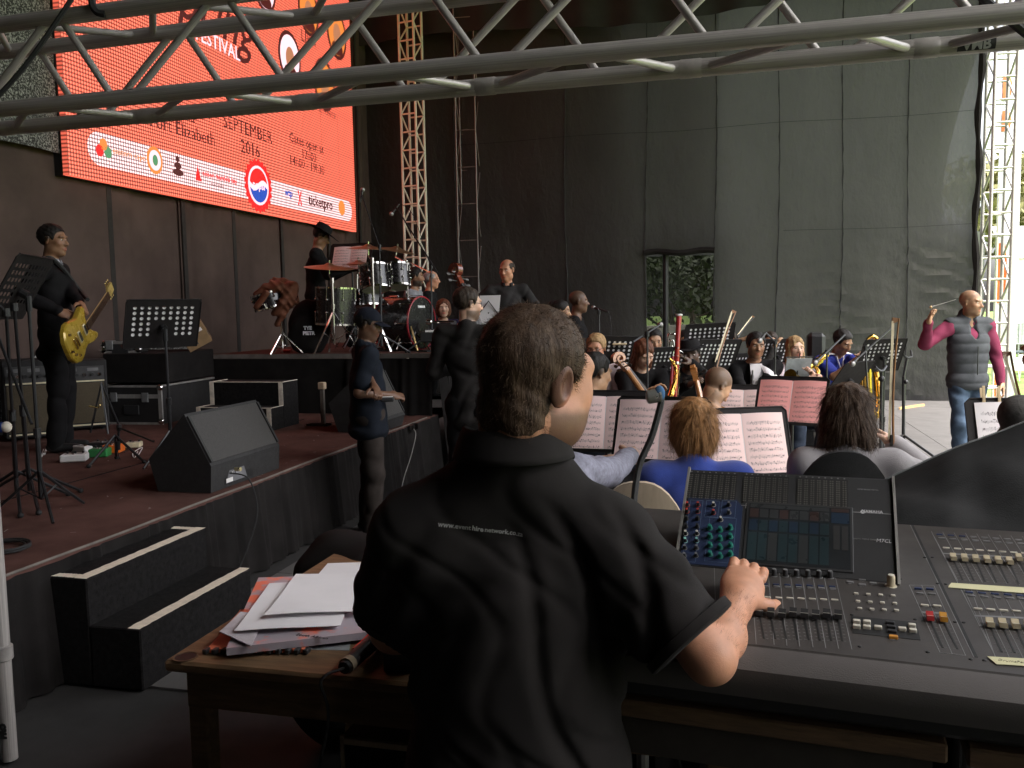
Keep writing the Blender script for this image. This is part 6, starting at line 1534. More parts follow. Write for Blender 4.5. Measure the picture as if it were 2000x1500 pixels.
t = drum('bass_drum', 'black bass drum with red hoops and black front head', kc - kax * .22, kax, .275, .42, 8, M_redhoop, mat('black_head', (.012, .012, .012), .25))
text('logo', 'YAMAHA', .034, mat('white_print', (.8, .8, .8), .5), axes((V(0, 0, 1).cross(kax)).normalized(), V(0, 0, 1), kax, kc - kax * .22 + kax * (.21 + .008) + V(0, 0, .17)), t, bold=.002)
drum('floor_tom', 'black lacquered floor tom left of the kit', on(655, 575, 8.75, RZ + .42 + .06), V(.05, 0, 1), .20, .36)
drum('rack_tom', 'darker rack tom on the left above the bass drum', P(732, 543, 8.9), V(-.18, .22, 1), .145, .23)
drum('rack_tom', 'rack tom on the right with lit silver sides', P(775, 540, 9.0), V(-.15, .22, 1), .135, .22)
drum('snare_drum', 'chrome snare drum half hidden in the middle of the kit', P(716, 583, 9.15), V(-.08, .1, 1), .17, .15)
b2_ = on(652, 640, 8.45, RZ); cymbal('low crash cymbal over the floor tom', P(643, 519, 8.6), V(.10, -.10, 1), .25, b2_)
cymbal('ride cymbal at the centre top of the kit', P(719, 482, 8.9), V(.05, -.07, 1), .23, on(731, 640, 8.7, RZ))
cymbal('crash cymbal tilted at the right of the kit', P(775, 486, 9.2), V(.22, -.05, 1), .21, on(797, 640, 9.1, RZ))
cymbal('hi-hat cymbals behind the snare drum', P(700, 513, 9.4), V(.0, -.03, 1), .18, on(700, 640, 9.4, RZ))
t = thing('cymbal_boom', 'chrome boom arm stretched over the rack toms', 'cymbal stand', P(794, 512, 8.95), world=True, group=DG)
b = MB(); b.cyl(P(768, 497, 9.1), P(842, 533, 8.7), .007, seg=8); b.sphere(P(794, 510, 8.95), .018, 10, 8); b.cyl(P(794, 512, 8.95), on(794, 512, 8.95, RZ + .05), .011, seg=8); b.build('arm', M_chrome, t)
for k in range(3):
    e = on(794, 640, 8.95, RZ) + V(.25 * math.cos(k * 2.1), .25 * math.sin(k * 2.1), .01); b = MB(); b.tube([on(794, 512, 8.95, RZ + .3), e], .008, 5); b.build('leg', M_chrome, t)
for nm, x, l in (('drum_pedal', 838, 'bass drum pedal and spur rod beside the front head'),):
    t = thing(nm, l, 'pedal', on(812, 650, 8.9, RZ), world=True, group=DG); b = MB(); b.tube([P(800, 632, 8.9), P(806, 650, 8.85), on(815, 672, 8.8, RZ + .01)], .012, 6); b.build('spur', mat('brass_rod', (.55, .4, .18), .3, .8), t); b = MB(); b.tube([P(846, 645, 8.8), on(858, 672, 8.7, RZ + .01)], .012, 6); b.build('spur', M_chrome, t)
t = thing('clamp_microphone', 'microphone on a short chrome arm before the bass drum', 'microphone', P(850, 628, 8.5), world=True, group=DG)
b = MB(); b.cyl(P(838, 629, 8.55), P(886, 628, 8.5), .009, seg=8); b.lathe([(.016, 0), (.026, .01), (.028, .05), (.02, .06)], P(832, 629, 8.55), P(840, 629, 8.55) - P(832, 629, 8.55), 12); b.build('arm', M_chrome, t)
t = thing('mixer_box', 'small black box with steel controls beside the bass drum', 'stage box', on(868, 665, 9.0, RZ), world=True); q = on(868, 665, 9.0, RZ)
b = MB(); b.rbox(q + V(0, 0, .16), (.22, .2, .30), .01); b.build('case', M_blackplastic, t)
b = MB()
for k in range(6): b.cyl(q + V(-.09 + .036 * k, -.1, .2), q + V(-.09 + .036 * k, -.118, .2), .01, seg=8)
b.build('knob', M_chrome, t)
t = thing('drum_throne', 'black drum throne under the drummer', 'stool', MEN['drummer']['J']['hip'] * np.array([1, 1, 0]) + np.array([0, 0, RZ]), world=True)
hp_ = Vector(MEN['drummer']['J']['hip']); b = MB(); b.lathe([(.01, 0), (.17, 0), (.19, .03), (.18, .07), (.01, .08)], (hp_.x, hp_.y, hp_.z - .205), (0, 0, 1), 20); b.build('seat', M_rubber, t); b = MB(); b.cyl((hp_.x, hp_.y, RZ + .1), (hp_.x, hp_.y, hp_.z - .2), .02, seg=8); b.build('pole', M_chrome, t)
for k in range(3):
    b = MB(); b.tube([V(hp_.x, hp_.y, RZ + .3), V(hp_.x + .25 * math.cos(k * 2.1), hp_.y + .25 * math.sin(k * 2.1), RZ + .01)], .01, 5); b.build('leg', M_chrome, t)
# backpack with white lettering behind the floor tom
t = thing('bag', 'black soft bag with white lettering standing on the riser behind the floor tom', 'bag', on(597, 685, 8.9, RZ), world=True); q = on(597, 685, 8.9, RZ)
Vt, F = sdf_mesh([ell(q + V(0, .1, .26), (.22, .15, .30), rz(R(14)), .03), ell(q + V(0, -.02, .18), (.17, .09, .19), rz(R(14)), .03)], .014, fold_disp(.012, 4)); np_mesh('bag_body', Vt, F, M_black, t)
wf = axes(_r0, V(0, 0, 1), -_f0, P(600, 641, 8.72)); text('lettering', 'TYE', .048, MATS['white_print'], wf, t, bold=.003, align_x='LEFT').matrix_basis.translation.x -= .04; text('lettering', 'PIETR', .048, MATS['white_print'], axes(_r0, V(0, 0, 1), -_f0, P(603, 651, 8.72)), t, bold=.003)
# snare on its stand with a jacket thrown over it
t = thing('snare_stand', 'chrome drum stand carrying a tilted drum and a brown jacket', 'drum stand', on(552, 690, 8.7, RZ), world=True, group=DG); q = on(552, 690, 8.7, RZ)
top = P(549, 604, 8.7); b = MB(); b.cyl(q + V(0, 0, .06), top - V(0, 0, .02), .011, seg=8); b.cyl(q + V(0, 0, .16), q + V(0, 0, .22), .018, seg=8); b.build('pole', M_chrome, t)
for k in range(3):
    an = k * 2.094 + .4; b = MB(); e = q + V(.2 * math.cos(an), .2 * math.sin(an), .012); b.tube([q + V(0, 0, .22), e], .008, 6); b.tube([q + V(0, 0, .08), q.lerp(e, .5) + V(0, 0, .11)], .005, 5); b.build('leg', M_chrome, t)
b = MB()
for k in range(3): an = k * 2.094; b.tube([top, top + V(.17 * math.cos(an), .17 * math.sin(an), .04 + .05 * math.cos(an)), top + V(.19 * math.cos(an), .19 * math.sin(an), .08 + .05 * math.cos(an))], .008, 5)
b.build('basket', M_chrome, t)
drum('snare_drum', 'wooden snare drum on the stand under the brown jacket', P(528, 586, 8.75), V(-.25, -.12, 1), .17, .14)
t = thing('jacket', 'reddish brown leather jacket thrown over the drum on the left stand', 'jacket', P(548, 570, 8.7), world=True)
jc = cloth('brown_leather', (.14, .055, .033), .5, var=.35, bscale=120)
pr_ = [ell(P(545, 563, 8.7), (.13, .13, .07), None, .05), ell(P(568, 575, 8.7), (.08, .10, .12), None, .05), cap(P(562, 580, 8.68), P(545, 632, 8.72), .06, .035, .05), cap(P(530, 556, 8.66), P(505, 577, 8.7), .045, .05, .04), cap(P(535, 550, 8.75), P(572, 560, 8.75), .05, .05, .05), cap(P(520, 570, 8.55), P(500, 600, 8.6), .03, .03, .04), cap(P(552, 590, 8.6), P(540, 612, 8.65), .05, .04, .05)]
Vt, F = sdf_mesh(pr_, .009, lambda x, y, z: .013 * (np.abs(np.sin(17 * x + 21 * z + 2.6 * np.sin(11 * y + 9 * x + 5 * z))) ** 1.4 - .5) + .008 * np.sin(33 * z - 29 * x + 3 * np.sin(14 * y))); np_mesh('leather', Vt, F, jc, t)
t = thing('drink_can', 'red and white can lying on the front edge of the drum riser', 'can', on(563, 689, 8.6, RZ), world=True); q = QZ(563, 689, RZ); b = MB(); b.cyl(q + V(-.05, 0, .018), q + V(.03, 0, .018), .017, seg=12); b.build('can', mat('red_can', (.5, .03, .03), .35), t); b = MB(); b.cyl(q + V(-.072, 0, .018), q + V(-.051, 0, .018), .017, seg=12); b.build('label_band', M_white, t)

# ------------------------------------------------------------------ electric guitar
tail, nut = P(131, 684, 6.02), P(186, 603, 6.50); A_ = (nut - tail).normalized(); N_ = (CR - CF * .12); N_ = (N_ - A_ * N_.dot(A_)).normalized(); B_ = N_.cross(A_)
MEN['guitar']['root']['label'] = 'guitarist in black jacket over checked shirt looking right'
t = thing('electric_guitar', 'gold topped electric guitar held by the man on the platform', 'guitar', tail, world=True)
M_gold = mat('gold_top', (.46, .31, .035), .28, .25, var=.12, coat=.7, scale=5); M_cream = mat('cream_plastic', (.7, .62, .42), .4); M_neckw = mat('maple_neck', (.42, .27, .12), .4)
GM = axes(A_, B_, N_, tail)
half = [(-.02, 0), (-.015, .07), (.02, .125), (.08, .155), (.14, .15), (.20, .125), (.25, .115), (.30, .125), (.35, .14), (.385, .135), (.40, .115), (.385, .085), (.365, .06), (.36, .03)]
half2 = [(-.02, 0), (-.015, -.07), (.02, -.125), (.08, -.155), (.14, -.15), (.20, -.125), (.25, -.115), (.30, -.13), (.36, -.15), (.43, -.155), (.455, -.14), (.44, -.115), (.40, -.085), (.37, -.05), (.36, -.03)]
out = half2[::-1] + half[1:]
ctr = V(.19, 0, 0)
rings = [[V(ctr.x + (x - ctr.x) * f, y * f, z) for x, y in out] for f, z in ((.93, -.022), (1, -.014), (1, .012), (.96, .022), (.80, .028))]
b = MB(); b.M = GM; b.loft(rings, True); b.build('guitar_body', M_gold, t)
b = MB(); b.M = GM; b.bbox((.33, -.027, .018), (.80, .027, .034), .008); b.build('neck', M_neckw, t); b = MB(); b.M = GM; b.bbox((.31, -.026, .0345), (.80, .026, .040)); b.build('fingerboard', mat('rosewood', (.06, .03, .018), .4), t)
b = MB(); b.M = GM
for k in range(18): x = .80 - .62 * (1 - 2 ** (-(k + 1) / 12)); b.bbox((x, -.026, .0402), (x + .003, .026, .0415))
b.build('frets', M_chrome, t)
b = MB(); b.M = GM; b.prism([V(.80, -.022, .02), V(.84, -.04, .012), V(.95, -.035, .0), V(.96, .0, -.004), (V(.95, .035, .0)), V(.84, .04, .012), V(.80, .022, .02)], (0, 0, .014)); b.build('headstock', mat('headstock', (.45, .32, .1), .3), t)
for k in range(6):
    b = MB(); b.M = GM; x = .855 + .03 * (k % 3); y = (.045 if k < 3 else -.045); b.cyl((x, y * .9, .008), (x, y * 1.35, .008), .004, seg=6); b.sphere((x, y * 1.5, .008), (.007, .009, .005), 8, 6); b.build('tuner', mat('gold_plate', (.7, .52, .2), .2, .9), t)
for x in (.175, .275):
    b = MB(); b.M = GM; b.rbox((x, 0, .031), (.038, .085, .010), .003); pk = b.build('pickup', M_cream, t); b = MB(); b.M = GM; b.rbox((x, 0, .037), (.026, .07, .006), .002); b.build('cover', M_blackplastic, pk)
b = MB(); b.M = GM; b.rbox((.115, 0, .034), (.016, .085, .012), .003); b.rbox((.075, 0, .034), (.018, .09, .014), .004); b.build('bridge', mat('gold_plate', (.7, .52, .2), .2, .9), t)
for x, y in ((.03, -.06), (.075, -.095), (.005, -.02), (.05, .09)):
    b = MB(); b.M = GM; b.cyl((x, y, .025), (x, y, .042), .012, .010, 12); b.build('knob', MATS['gold_plate'], t)
b = MB(); b.M = GM
for k in range(6): y = -.02 + .008 * k; b.cyl((.08, y, .046), (.84, y * .9, .042), .0008, seg=4)
b.build('strings', M_chrome, t)
t = thing('guitar_strap', 'black guitar strap running over the guitarist\'s shoulder', 'strap', P(130, 560, 6.3), world=True)
J = MEN['guitar']['J']; Rg = MEN['guitar']['Rt']
pth = smooth_path([GM @ V(.44, -.0, .0) + V(0, 0, .14), Vector(J['chest'] + Rg[:, 1] * .17 + Rg[:, 0] * (-.05)), Vector(J['neck'] + Rg[:, 1] * .09 + Rg[:, 0] * .06 + Rg[:, 2] * -.02), Vector(J['neck'] + Rg[:, 0] * .10 + Rg[:, 2] * .03), Vector(J['chest'] - Rg[:, 1] * .17 + Rg[:, 0] * .06)])
b = MB(); b.tube(pth, .016, 6); b.build('webbing', M_rubber, t)

# ------------------------------------------------------------------ bowed strings and bows
M_spruce = mat('amber_varnish', (.36, .15, .045), .3, var=.3, scale=5, sc3=(1, 1, 8), coat=.5); M_redv = mat('red_varnish', (.17, .035, .018), .25, var=.3, coat=.6); M_ebony = mat('ebony', (.02, .016, .014), .35)
def viol(name, label, scroll, heel, Lb, wid, dep, facing, cat, m, neckL, group=None):
    """scroll point, heel = where neck meets the body; body length Lb beyond"""
    scroll, heel = Vector(scroll), Vector(heel); A = (scroll - heel).normalized(); N = Vector(facing); N = (N - A * N.dot(A)).normalized(); B = N.cross(A)
    L0 = (scroll - heel).length; M = axes(A, B, N, heel); t = thing(name, label, cat, heel - A * Lb, world=True, group=group); k = wid / .44
    hw = [(0, .05), (.02, .10), (.08, .165), (.17, .175), (.27, .14), (.33, .115), (.37, .13), (.385, .15), (.43, .125), (.5, .12), (.57, .13), (.61, .165), (.63, .16), (.70, .19), (.80, .218), (.90, .205), (.97, .14), (1.0, .05)]
    out = [(-f * Lb, w * k) for f, w in hw] + [(-f * Lb, -w * k) for f, w in hw[::-1]]
    cx = -.55 * Lb
    def rg(f, z): return [V(cx + (x - cx) * f, y * f, z) for x, y in out]
    b = MB(); b.M = M; b.loft([rg(.55, -dep * .62), rg(.96, -dep * .5), rg(1, -dep * .48), rg(1, dep * .38), rg(.96, dep * .42), rg(.55, dep * .58)], True); b.build('sound_box', m, t, ang=50)
    nr_ = .018 * (Lb / .75); b = MB(); b.M = M; b.tube([V(-.02, 0, dep * .40), V(.03, 0, dep * .38), V(L0 * .35, 0, dep * .36), V(L0 * .78, 0, dep * .30)], [nr_ * 1.5, nr_ * 1.25, nr_ * 1.1, nr_ * 1.0], 10); b.build('neck', m, t)
    b = MB(); b.M = M; b.prism([V(-Lb * .38, -nr_ * 1.5, dep * .62), V(-Lb * .38, nr_ * 1.5, dep * .62), V(L0 * .78, nr_ * .95, dep * .36), V(L0 * .78, -nr_ * .95, dep * .36)], (0, 0, nr_ * .5)); b.build('fingerboard', M_ebony, t)
    b = MB(); b.M = M; b.prism([V(L0 * .76, -nr_ * 1.1, dep * .18), V(L0 * .76, nr_ * 1.1, dep * .18), V(L0 * .97, nr_ * .8, dep * .05), V(L0 * .97, -nr_ * .8, dep * .05)], (0, 0, nr_ * 1.6)); b.build('pegbox', m, t, ang=30)
    R0 = nr_ * 2.3; c0 = V(L0 * 1.0, 0, dep * .10 + R0 * .35); sp_ = [c0 + V(R0 * (1 - .26 * a / 3.2) * math.cos(-1.5 + a), 0, R0 * (1 - .26 * a / 3.2) * math.sin(-1.5 + a)) for a in np.linspace(0, 8.2, 36)]
    b = MB(); b.M = M
    ring = []
    for i, p in enumerate(sp_):
        w = nr_ * (.85 + .5 * i / 35); tn_ = (sp_[min(i + 1, 35)] - sp_[max(i - 1, 0)]).normalized(); up2 = tn_.cross(V(0, 1, 0)).normalized(); th_ = nr_ * (.62 - .28 * i / 35)
        ring.append([p + V(0, w, 0) + up2 * th_, p + V(0, -w, 0) + up2 * th_, p + V(0, -w, 0) - up2 * th_, p + V(0, w, 0) - up2 * th_])
    b.loft(ring, True); b.build('scroll', m, t, ang=40)
    for i in range(4):
        b = MB(); b.M = M; x = L0 * (.80 + .045 * i); sg = 1 if i % 2 else -1; b.cyl((x, -sg * nr_ * 1.1, dep * .2), (x, sg * nr_ * 3.2, dep * .2), nr_ * .28, seg=8); b.sphere((x, sg * nr_ * 4, dep * .2), (nr_ * .7, nr_ * 1.0, nr_ * .4), 8, 6); b.build('peg', M_ebony, t)
    b = MB(); b.M = M; b.prism([V(-Lb * .56, -.045 * k, dep * .5), V(-Lb * .56, .045 * k, dep * .5), V(-Lb * .565, .03 * k, dep * .5 + .09 * k), V(-Lb * .565, -.03 * k, dep * .5 + .09 * k)], (.008, 0, 0)); b.build('bridge', M_neckw, t)
    b = MB(); b.M = M; b.prism([V(-Lb * .7, -.018 * k, dep * .62), V(-Lb * .7, .018 * k, dep * .62), V(-Lb * .97, .012 * k, dep * .5), V(-Lb * .97, -.012 * k, dep * .5)], (0, 0, .01)); b.build('tailpiece', M_ebony, t)
    b = MB(); b.M = M
    for i in range(4): y = (-.012 + .008 * i) * k; b.cyl((-Lb * .7, y, dep * .66), (-Lb * .56, y * 1.4, dep * .5 + .092 * k), .0012 * k, seg=4); b.cyl((-Lb * .56, y * 1.4, dep * .5 + .092 * k), (L0 * .78, y * .6, dep * .36 + nr_ * .6), .0012 * k, seg=4)
    b.build('strings', M_chrome, t)
    b = MB(); b.M = M; b.cyl((-Lb, 0, 0), (-Lb - .22 * (Lb / .75), 0, 0), .006, seg=6); b.build('endpin', M_chrome, t)
    return t
viol('double_bass', 'double bass whose scroll rises above the blazer man, its red flank showing beside him', P(884, 533, 6.9), P(921, 668, 6.75), 1.05, .66, .2, CR * .75 - CF * .65, 'double bass', M_redv, .6)
viol('cello', 'amber cello with carved scroll leaning left of the gooseneck microphone', P(1203, 706, 5.15), P(1263, 800, 5.2), .74, .43, .12, CR * .8 + CF * .45 + V(0, 0, .3), 'cello', M_spruce, .3, 'cellos in the orchestra')
viol('cello', 'amber cello whose small scroll shows left of the white T-shirt', P(1354, 722, 5.9), P(1372, 800, 5.75), .74, .43, .12, CR * .3 + CF * .9, 'cello', M_spruce, .3, 'cellos in the orchestra')
def bow(label, frog, tip, group='bows of the string players', m=None, off=None):
    frog, tip = Vector(frog), Vector(tip); L = (tip - frog).length; A = (tip - frog).normalized(); N = Vector(off) if off else -CF.cross(A).cross(A).cross(A) ; N = Vector(off or CR); N = (N - A * N.dot(A)).normalized()
    t = thing('bow', label, 'bow', frog, world=True, group=group)
    b = MB(); b.tube([frog + A * L * f + N * (.016 - .010 * math.sin(math.pi * f) * 1.0 + .006 * f) for f in np.linspace(0, 1, 9)], list(np.linspace(.0052, .0034, 9)), 6); b.build('stick', m or mat('pernambuco', (.30, .14, .06), .35), t)
    b = MB(); b.prism([frog + A * .03 - CF.cross(A) * .004, frog + A * .03 + CF.cross(A) * .004, tip - A * .01 + CF.cross(A) * .004, tip - A * .01 - CF.cross(A) * .004], N * -.0025); b.build('hair', mat('bow_hair', (.72, .62, .42), .5), t, smooth=False)
    b = MB(); b.rbox(frog + A * .025 + N * .007, (.012, .012, .045), .002, A.to_track_quat('Z', 'Y').to_matrix()); b.build('frog', M_ebony, t)
    b = MB(); b.prism([tip - A * .02 - N * .004, tip + A * .004 - N * .003, tip + N * .026, tip - A * .012 + N * .022], CF * .008); b.build('tip', MATS['pernambuco'], t)
bow('bow held upright in front of the far music stands above the shaved head', P(1395, 716, 5.2), P(1431, 606, 5.3))
bow('long bow held upright by the woman in light grey', P(1737, 872, 3.42), P(1745, 622, 3.36))
bow('bow slanting down at the right edge beside the conductor\'s arm', P(2010, 850, 2.9), P(1961, 688, 3.0))
bow('thin dark bow raised by the hidden violinist', P(1438, 658, 8.1), P(1470, 617, 8.3), m=M_ebony)
t = thing('baton', 'white baton in the conductor\'s raised hand', 'baton', P(1820, 592, 7.35), world=True); b = MB(); b.cyl(P(1817, 600, 7.36), P(1867, 585, 7.2), .0045, .002, 8); b.build('stick', M_white, t); b = MB(); b.sphere(P(1818, 600, 7.36), .013, 8, 6); b.build('handle', M_neckw, t)
# violin of the hidden violinist
viol('violin', 'violin of the hidden violinist tucked under the raised hand', P(1404, 690, 8.0), P(1412, 684, 8.15), .35, .20, .035, V(0, 0, 1), 'violin', M_spruce, .2)

# ------------------------------------------------------------------ wind instruments
M_brass = mat('gold_lacquer_brass', (.78, .48, .10), .16, 1.0, var=.15, scale=30); M_silver = mat('silver_key', (.7, .68, .62), .2, 1.0)
t = thing('bassoon', 'tall red bassoon with ivory ring at its top', 'bassoon', P(1318, 775, 6.7), world=True)
M_bsn = mat('red_bassoon', (.33, .02, .022), .2, coat=.8, var=.15)
tp_, bt_ = P(1326, 616, 6.7), P(1318, 775, 6.7); d_ = (tp_ - bt_)
b = MB(); b.tube([bt_, bt_ + d_ * .4, bt_ + d_ * .41, bt_ + d_ * .70, bt_ + d_ * .99], [.019, .019, .021, .019, .0225], 14); b.build('bass_joint', M_bsn, t)
b = MB(); b.tube([bt_ + CR * -.032 - d_ * .02, bt_ + CR * -.030 + d_ * .5], [.015, .011], 10); b.build('wing_joint', M_bsn, t)
b = MB(); b.lathe([(.020, -.005), (.027, 0), (.028, .010), (.018, .011)], tp_, d_, 18); b.build('bell_ring', M_paper, t)
b = MB(); b.lathe([(.0215, 0), (.0222, .01), (.0215, .02)], bt_ + d_ * .40, d_, 14, False); b.tube([bt_ + CR * .022 - CF * .01 + d_ * .02, bt_ + CR * .023 - CF * .01 + d_ * .38], .003, 5); b.tube([bt_ + CR * .027 - CF * .01 + d_ * .1, bt_ + CR * .027 - CF * .01 + d_ * .30], .0025, 5)
for f in (.06, .14, .22, .3, .5, .6): b.sphere(bt_ + d_ * f - CF * .022, (.009, .009, .004), 8, 6)
b.build('keywork', M_silver, t)
b = MB(); b.tube(smooth_path([bt_ + CR * -.03 + d_ * .5, bt_ + CR * -.02 + d_ * .57, bt_ + CR * .04 + d_ * .55, P(1338, 702, 6.85)]), .0035, 6); b.build('crook', M_silver, t)
def sax(label, pts, rad, keys, group, bell=None):
    pts = smooth_path(pts, 8); n = len(pts); t = thing('saxophone', label, 'saxophone', pts[-1], world=True, group=group)
    rs = list(np.interp(np.linspace(0, 1, n), np.linspace(0, 1, len(rad)), rad)); b = MB(); b.tube(pts, rs, 14); b.build('tube', M_brass, t)
    rg = random.Random(len(label)); b = MB()
    for k in range(keys):
        i = int((.15 + .7 * k / keys) * (n - 1)); p = pts[i]; side = (-CF + CR * rg.uniform(-.9, .9) + V(0, 0, rg.uniform(-.3, .3))).normalized(); q = p + side * (rs[i] + .004); b.lathe([(.004, 0), (max(.008, rs[i] * .65), .001), (max(.008, rs[i] * .65), .004), (.003, .006)], q, side, 10)
    b.build('keys', M_brass, t)
    b = MB()
    for o in (.008, .014): b.tube([pts[int(n * f)] - CF * (rs[int(n * f)] + o) + CR * .01 for f in (.15, .4, .6, .8)], .0028, 5)
    b.build('rods', M_brass, t)
    return t
SXG = 'saxophones in the back row'
sax('slim gold soprano saxophone beside the foot of the bassoon', [P(1308, 700, 6.2), P(1316, 712, 6.2), P(1320, 735, 6.15), P(1310, 770, 6.05), P(1299, 812, 6.0)], [.006, .009, .011, .014, .02, .026], 16, SXG)
sax('alto saxophone across the blonde woman\'s lap', [P(1576, 712, 8.0), P(1590, 716, 7.95), P(1598, 728, 7.9), P(1585, 745, 7.8), P(1565, 744, 7.7), P(1550, 738, 7.65), P(1543, 733, 7.6)], [.008, .012, .02, .028, .036, .045, .06], 12, SXG)
sax('tenor saxophone slanting up left of the man in the jersey', [P(1614, 692, 8.0), P(1600, 703, 7.95), P(1586, 714, 7.9), P(1572, 722, 7.85), P(1562, 727, 7.85)], [.032, .032, .028, .026, .018], 10, SXG)
sax('tall baritone saxophone standing behind the right perforated stand', [P(1692, 665, 8.4), P(1704, 657, 8.4), P(1714, 668, 8.4), P(1700, 688, 8.4), P(1704, 700, 8.4), P(1712, 740, 8.4), P(1716, 790, 8.4), P(1706, 812, 8.4), P(1694, 790, 8.35), P(1690, 740, 8.3), P(1686, 715, 8.3)], [.014, .02, .024, .024, .026, .032, .042, .05, .055, .06, .085], 18, SXG)
t = thing('clarinet', 'black clarinet with silver keys held by the suited man', 'clarinet', P(1465, 800, 7.0), world=True)
a, c2 = P(1470, 724, 7.3), P(1464, 822, 6.7); b = MB(); b.tube([a.lerp(c2, f) for f in (0, .1, .12, .5, .85, .93, 1)], [.006, .010, .013, .0125, .014, .02, .032], 12); b.build('body_tube', M_ebony, t)
b = MB()
for f in (.2, .3, .38, .55, .62, .7): b.sphere(a.lerp(c2, f) - CF * .014, (.010, .007, .006), 8, 6)
b.lathe([(.032, 0), (.034, .003), (.032, .006)], c2, c2 - a, 16, False); b.tube([a.lerp(c2, .2) - CF * .017 + CR * .008, a.lerp(c2, .75) - CF * .017 + CR * .008], .0025, 5); b.build('keywork', M_silver, t)
t = thing('trombone', 'trombone slide bows rising left of the bassoon', 'trombone', P(1312, 700, 8.0), world=True)
def ubow(x0, x1, yt, yb, d, r, nm, m):
    pa, pb, pc, pd = P(x0, yb, d), P(x0 + .5, yt + 6, d), P(x1 - .5, yt + 6, d), P(x1, yb, d); b = MB(); mid = P((x0 + x1) / 2, yt, d); b.tube(smooth_path([pa, pb, mid, pc, pd], 5), r, 7); b.build(nm, m, t)
ubow(1304, 1320, 653, 720, 7.95, .008, 'tuning_slide', M_silver); ubow(1307.5, 1316.5, 665, 720, 7.93, .007, 'hand_slide', M_silver); ubow(1310, 1314.5, 676, 720, 7.92, .006, 'inner_slide', M_silver)
b = MB(); b.cyl(P(1304, 663, 7.95), P(1320, 663, 7.95), .005, seg=6); b.build('brace', M_silver, t)
b = MB(); b.lathe([(.012, 0), (.02, .2), (.04, .35), (.11, .42), (.10, .42)], P(1320, 715, 8.0), V(-.6, -.75, -.1), 20, False); b.build('bell', M_brass, t)
# sax stand with lyre head at the right
t = thing('instrument_stand', 'empty black instrument stand with padded fork near the wall', 'instrument stand', on(1768, 800, 8.6, 0), world=True); q = on(1766, 800, 8.6, 0)
b = MB(); b.cyl(q + V(0, 0, .1), P(1765, 735, 8.6), .016, seg=8); b.cyl(P(1765, 735, 8.6), P(1772, 700, 8.6), .012, seg=8); b.sphere(P(1769, 746, 8.55), .025, 8, 6); b.build('pole', M_blackmetal, t)
b = MB(); b.tube(smooth_path([P(1763, 684, 8.5), P(1766, 694, 8.55), P(1773, 699, 8.6), P(1781, 696, 8.65), P(1779, 685, 8.7)]), .012, 6); b.build('fork', M_rubber, t)
for k in range(3):
    b = MB(); e = q + V(.36 * math.cos(k * 2.1 - .7), .36 * math.sin(k * 2.1 - .7), .015); b.tube([q + V(0, 0, .22), e], .013, 6); b.build('leg', M_blackmetal, t)
t = thing('clarinet_stand', 'small fork topped stand in front of the tall saxophone', 'instrument stand', on(1722, 800, 7.9, 0), world=True); q = on(1722, 800, 7.9, 0)
b = MB(); b.cyl(q, P(1722, 722, 7.9), .016, seg=8); b.tube(smooth_path([P(1709, 716, 7.8), P(1716, 723, 7.85), P(1724, 724, 7.9), P(1731, 715, 8.0)]), .012, 6); b.sphere(P(1722, 740, 7.88), .03, 8, 6); b.build('pole', M_blackmetal, t)
for k in range(3):
    b = MB(); b.tube([q + V(0, 0, .2), q + V(.25 * math.cos(k * 2.1), .25 * math.sin(k * 2.1), .012)], .011, 5); b.build('leg', M_blackmetal, t)
t = thing('timber_board', 'strip of orange taped timber lying at the foot of the instrument stand', 'timber', QZ(1775, 797, 0), world=True); a = QZ(1757, 800, 0); c2 = QZ(1806, 793, 0); b = MB(); b.prism([a, c2, c2 + V(0, .06, 0), a + V(0, .06, 0)], (0, 0, .03)); b.build('board', mat('raw_timber', (.55, .34, .14), .7), t, smooth=False)
t = thing('instrument_case', 'black instrument case standing left of the man in the jersey', 'case', on(1598, 700, 9.3, 0), world=True); q = on(1593, 700, 9.3, 0)
b = MB(); b.rbox((q.x, q.y, P(1593, 700, 9.3).z + .03), (.18, .25, .5), .04); b.rbox((q.x, q.y, .4), (.3, .3, .8), .03); b.build('shell', M_blackplastic, t)
t = thing('cup', 'small pale metal cup on top of the instrument case', 'cup', P(1597, 656, 9.3), world=True); b = MB(); b.lathe([(.02, 0), (.035, .02), (.03, .05)], P(1597, 660, 9.25), (0, 0, 1), 12); b.build('cup_body', M_silver, t)
t = thing('coat', 'black coat spread over a chair in front of the brunette woman', 'coat', on(1760, 850, 4.6, 0), world=True)
Vt, F = sdf_mesh([ell(on(1752, 850, 4.5, .62), (.26, .22, .12), None, .06), cap(on(1780, 860, 4.35, .60), on(1795, 880, 4.3, .34), .09, .06, .06), cap(on(1745, 850, 4.3, .58), on(1760, 850, 4.25, .25), .10, .08, .06)], .012, lambda x, y, z: .018 * np.sin(18 * x + 12 * z + 2 * np.sin(9 * y)) * np.sin(14 * y)); np_mesh('cloth', Vt, F, cloth('dark_green_black', (.02, .023, .022)), t)
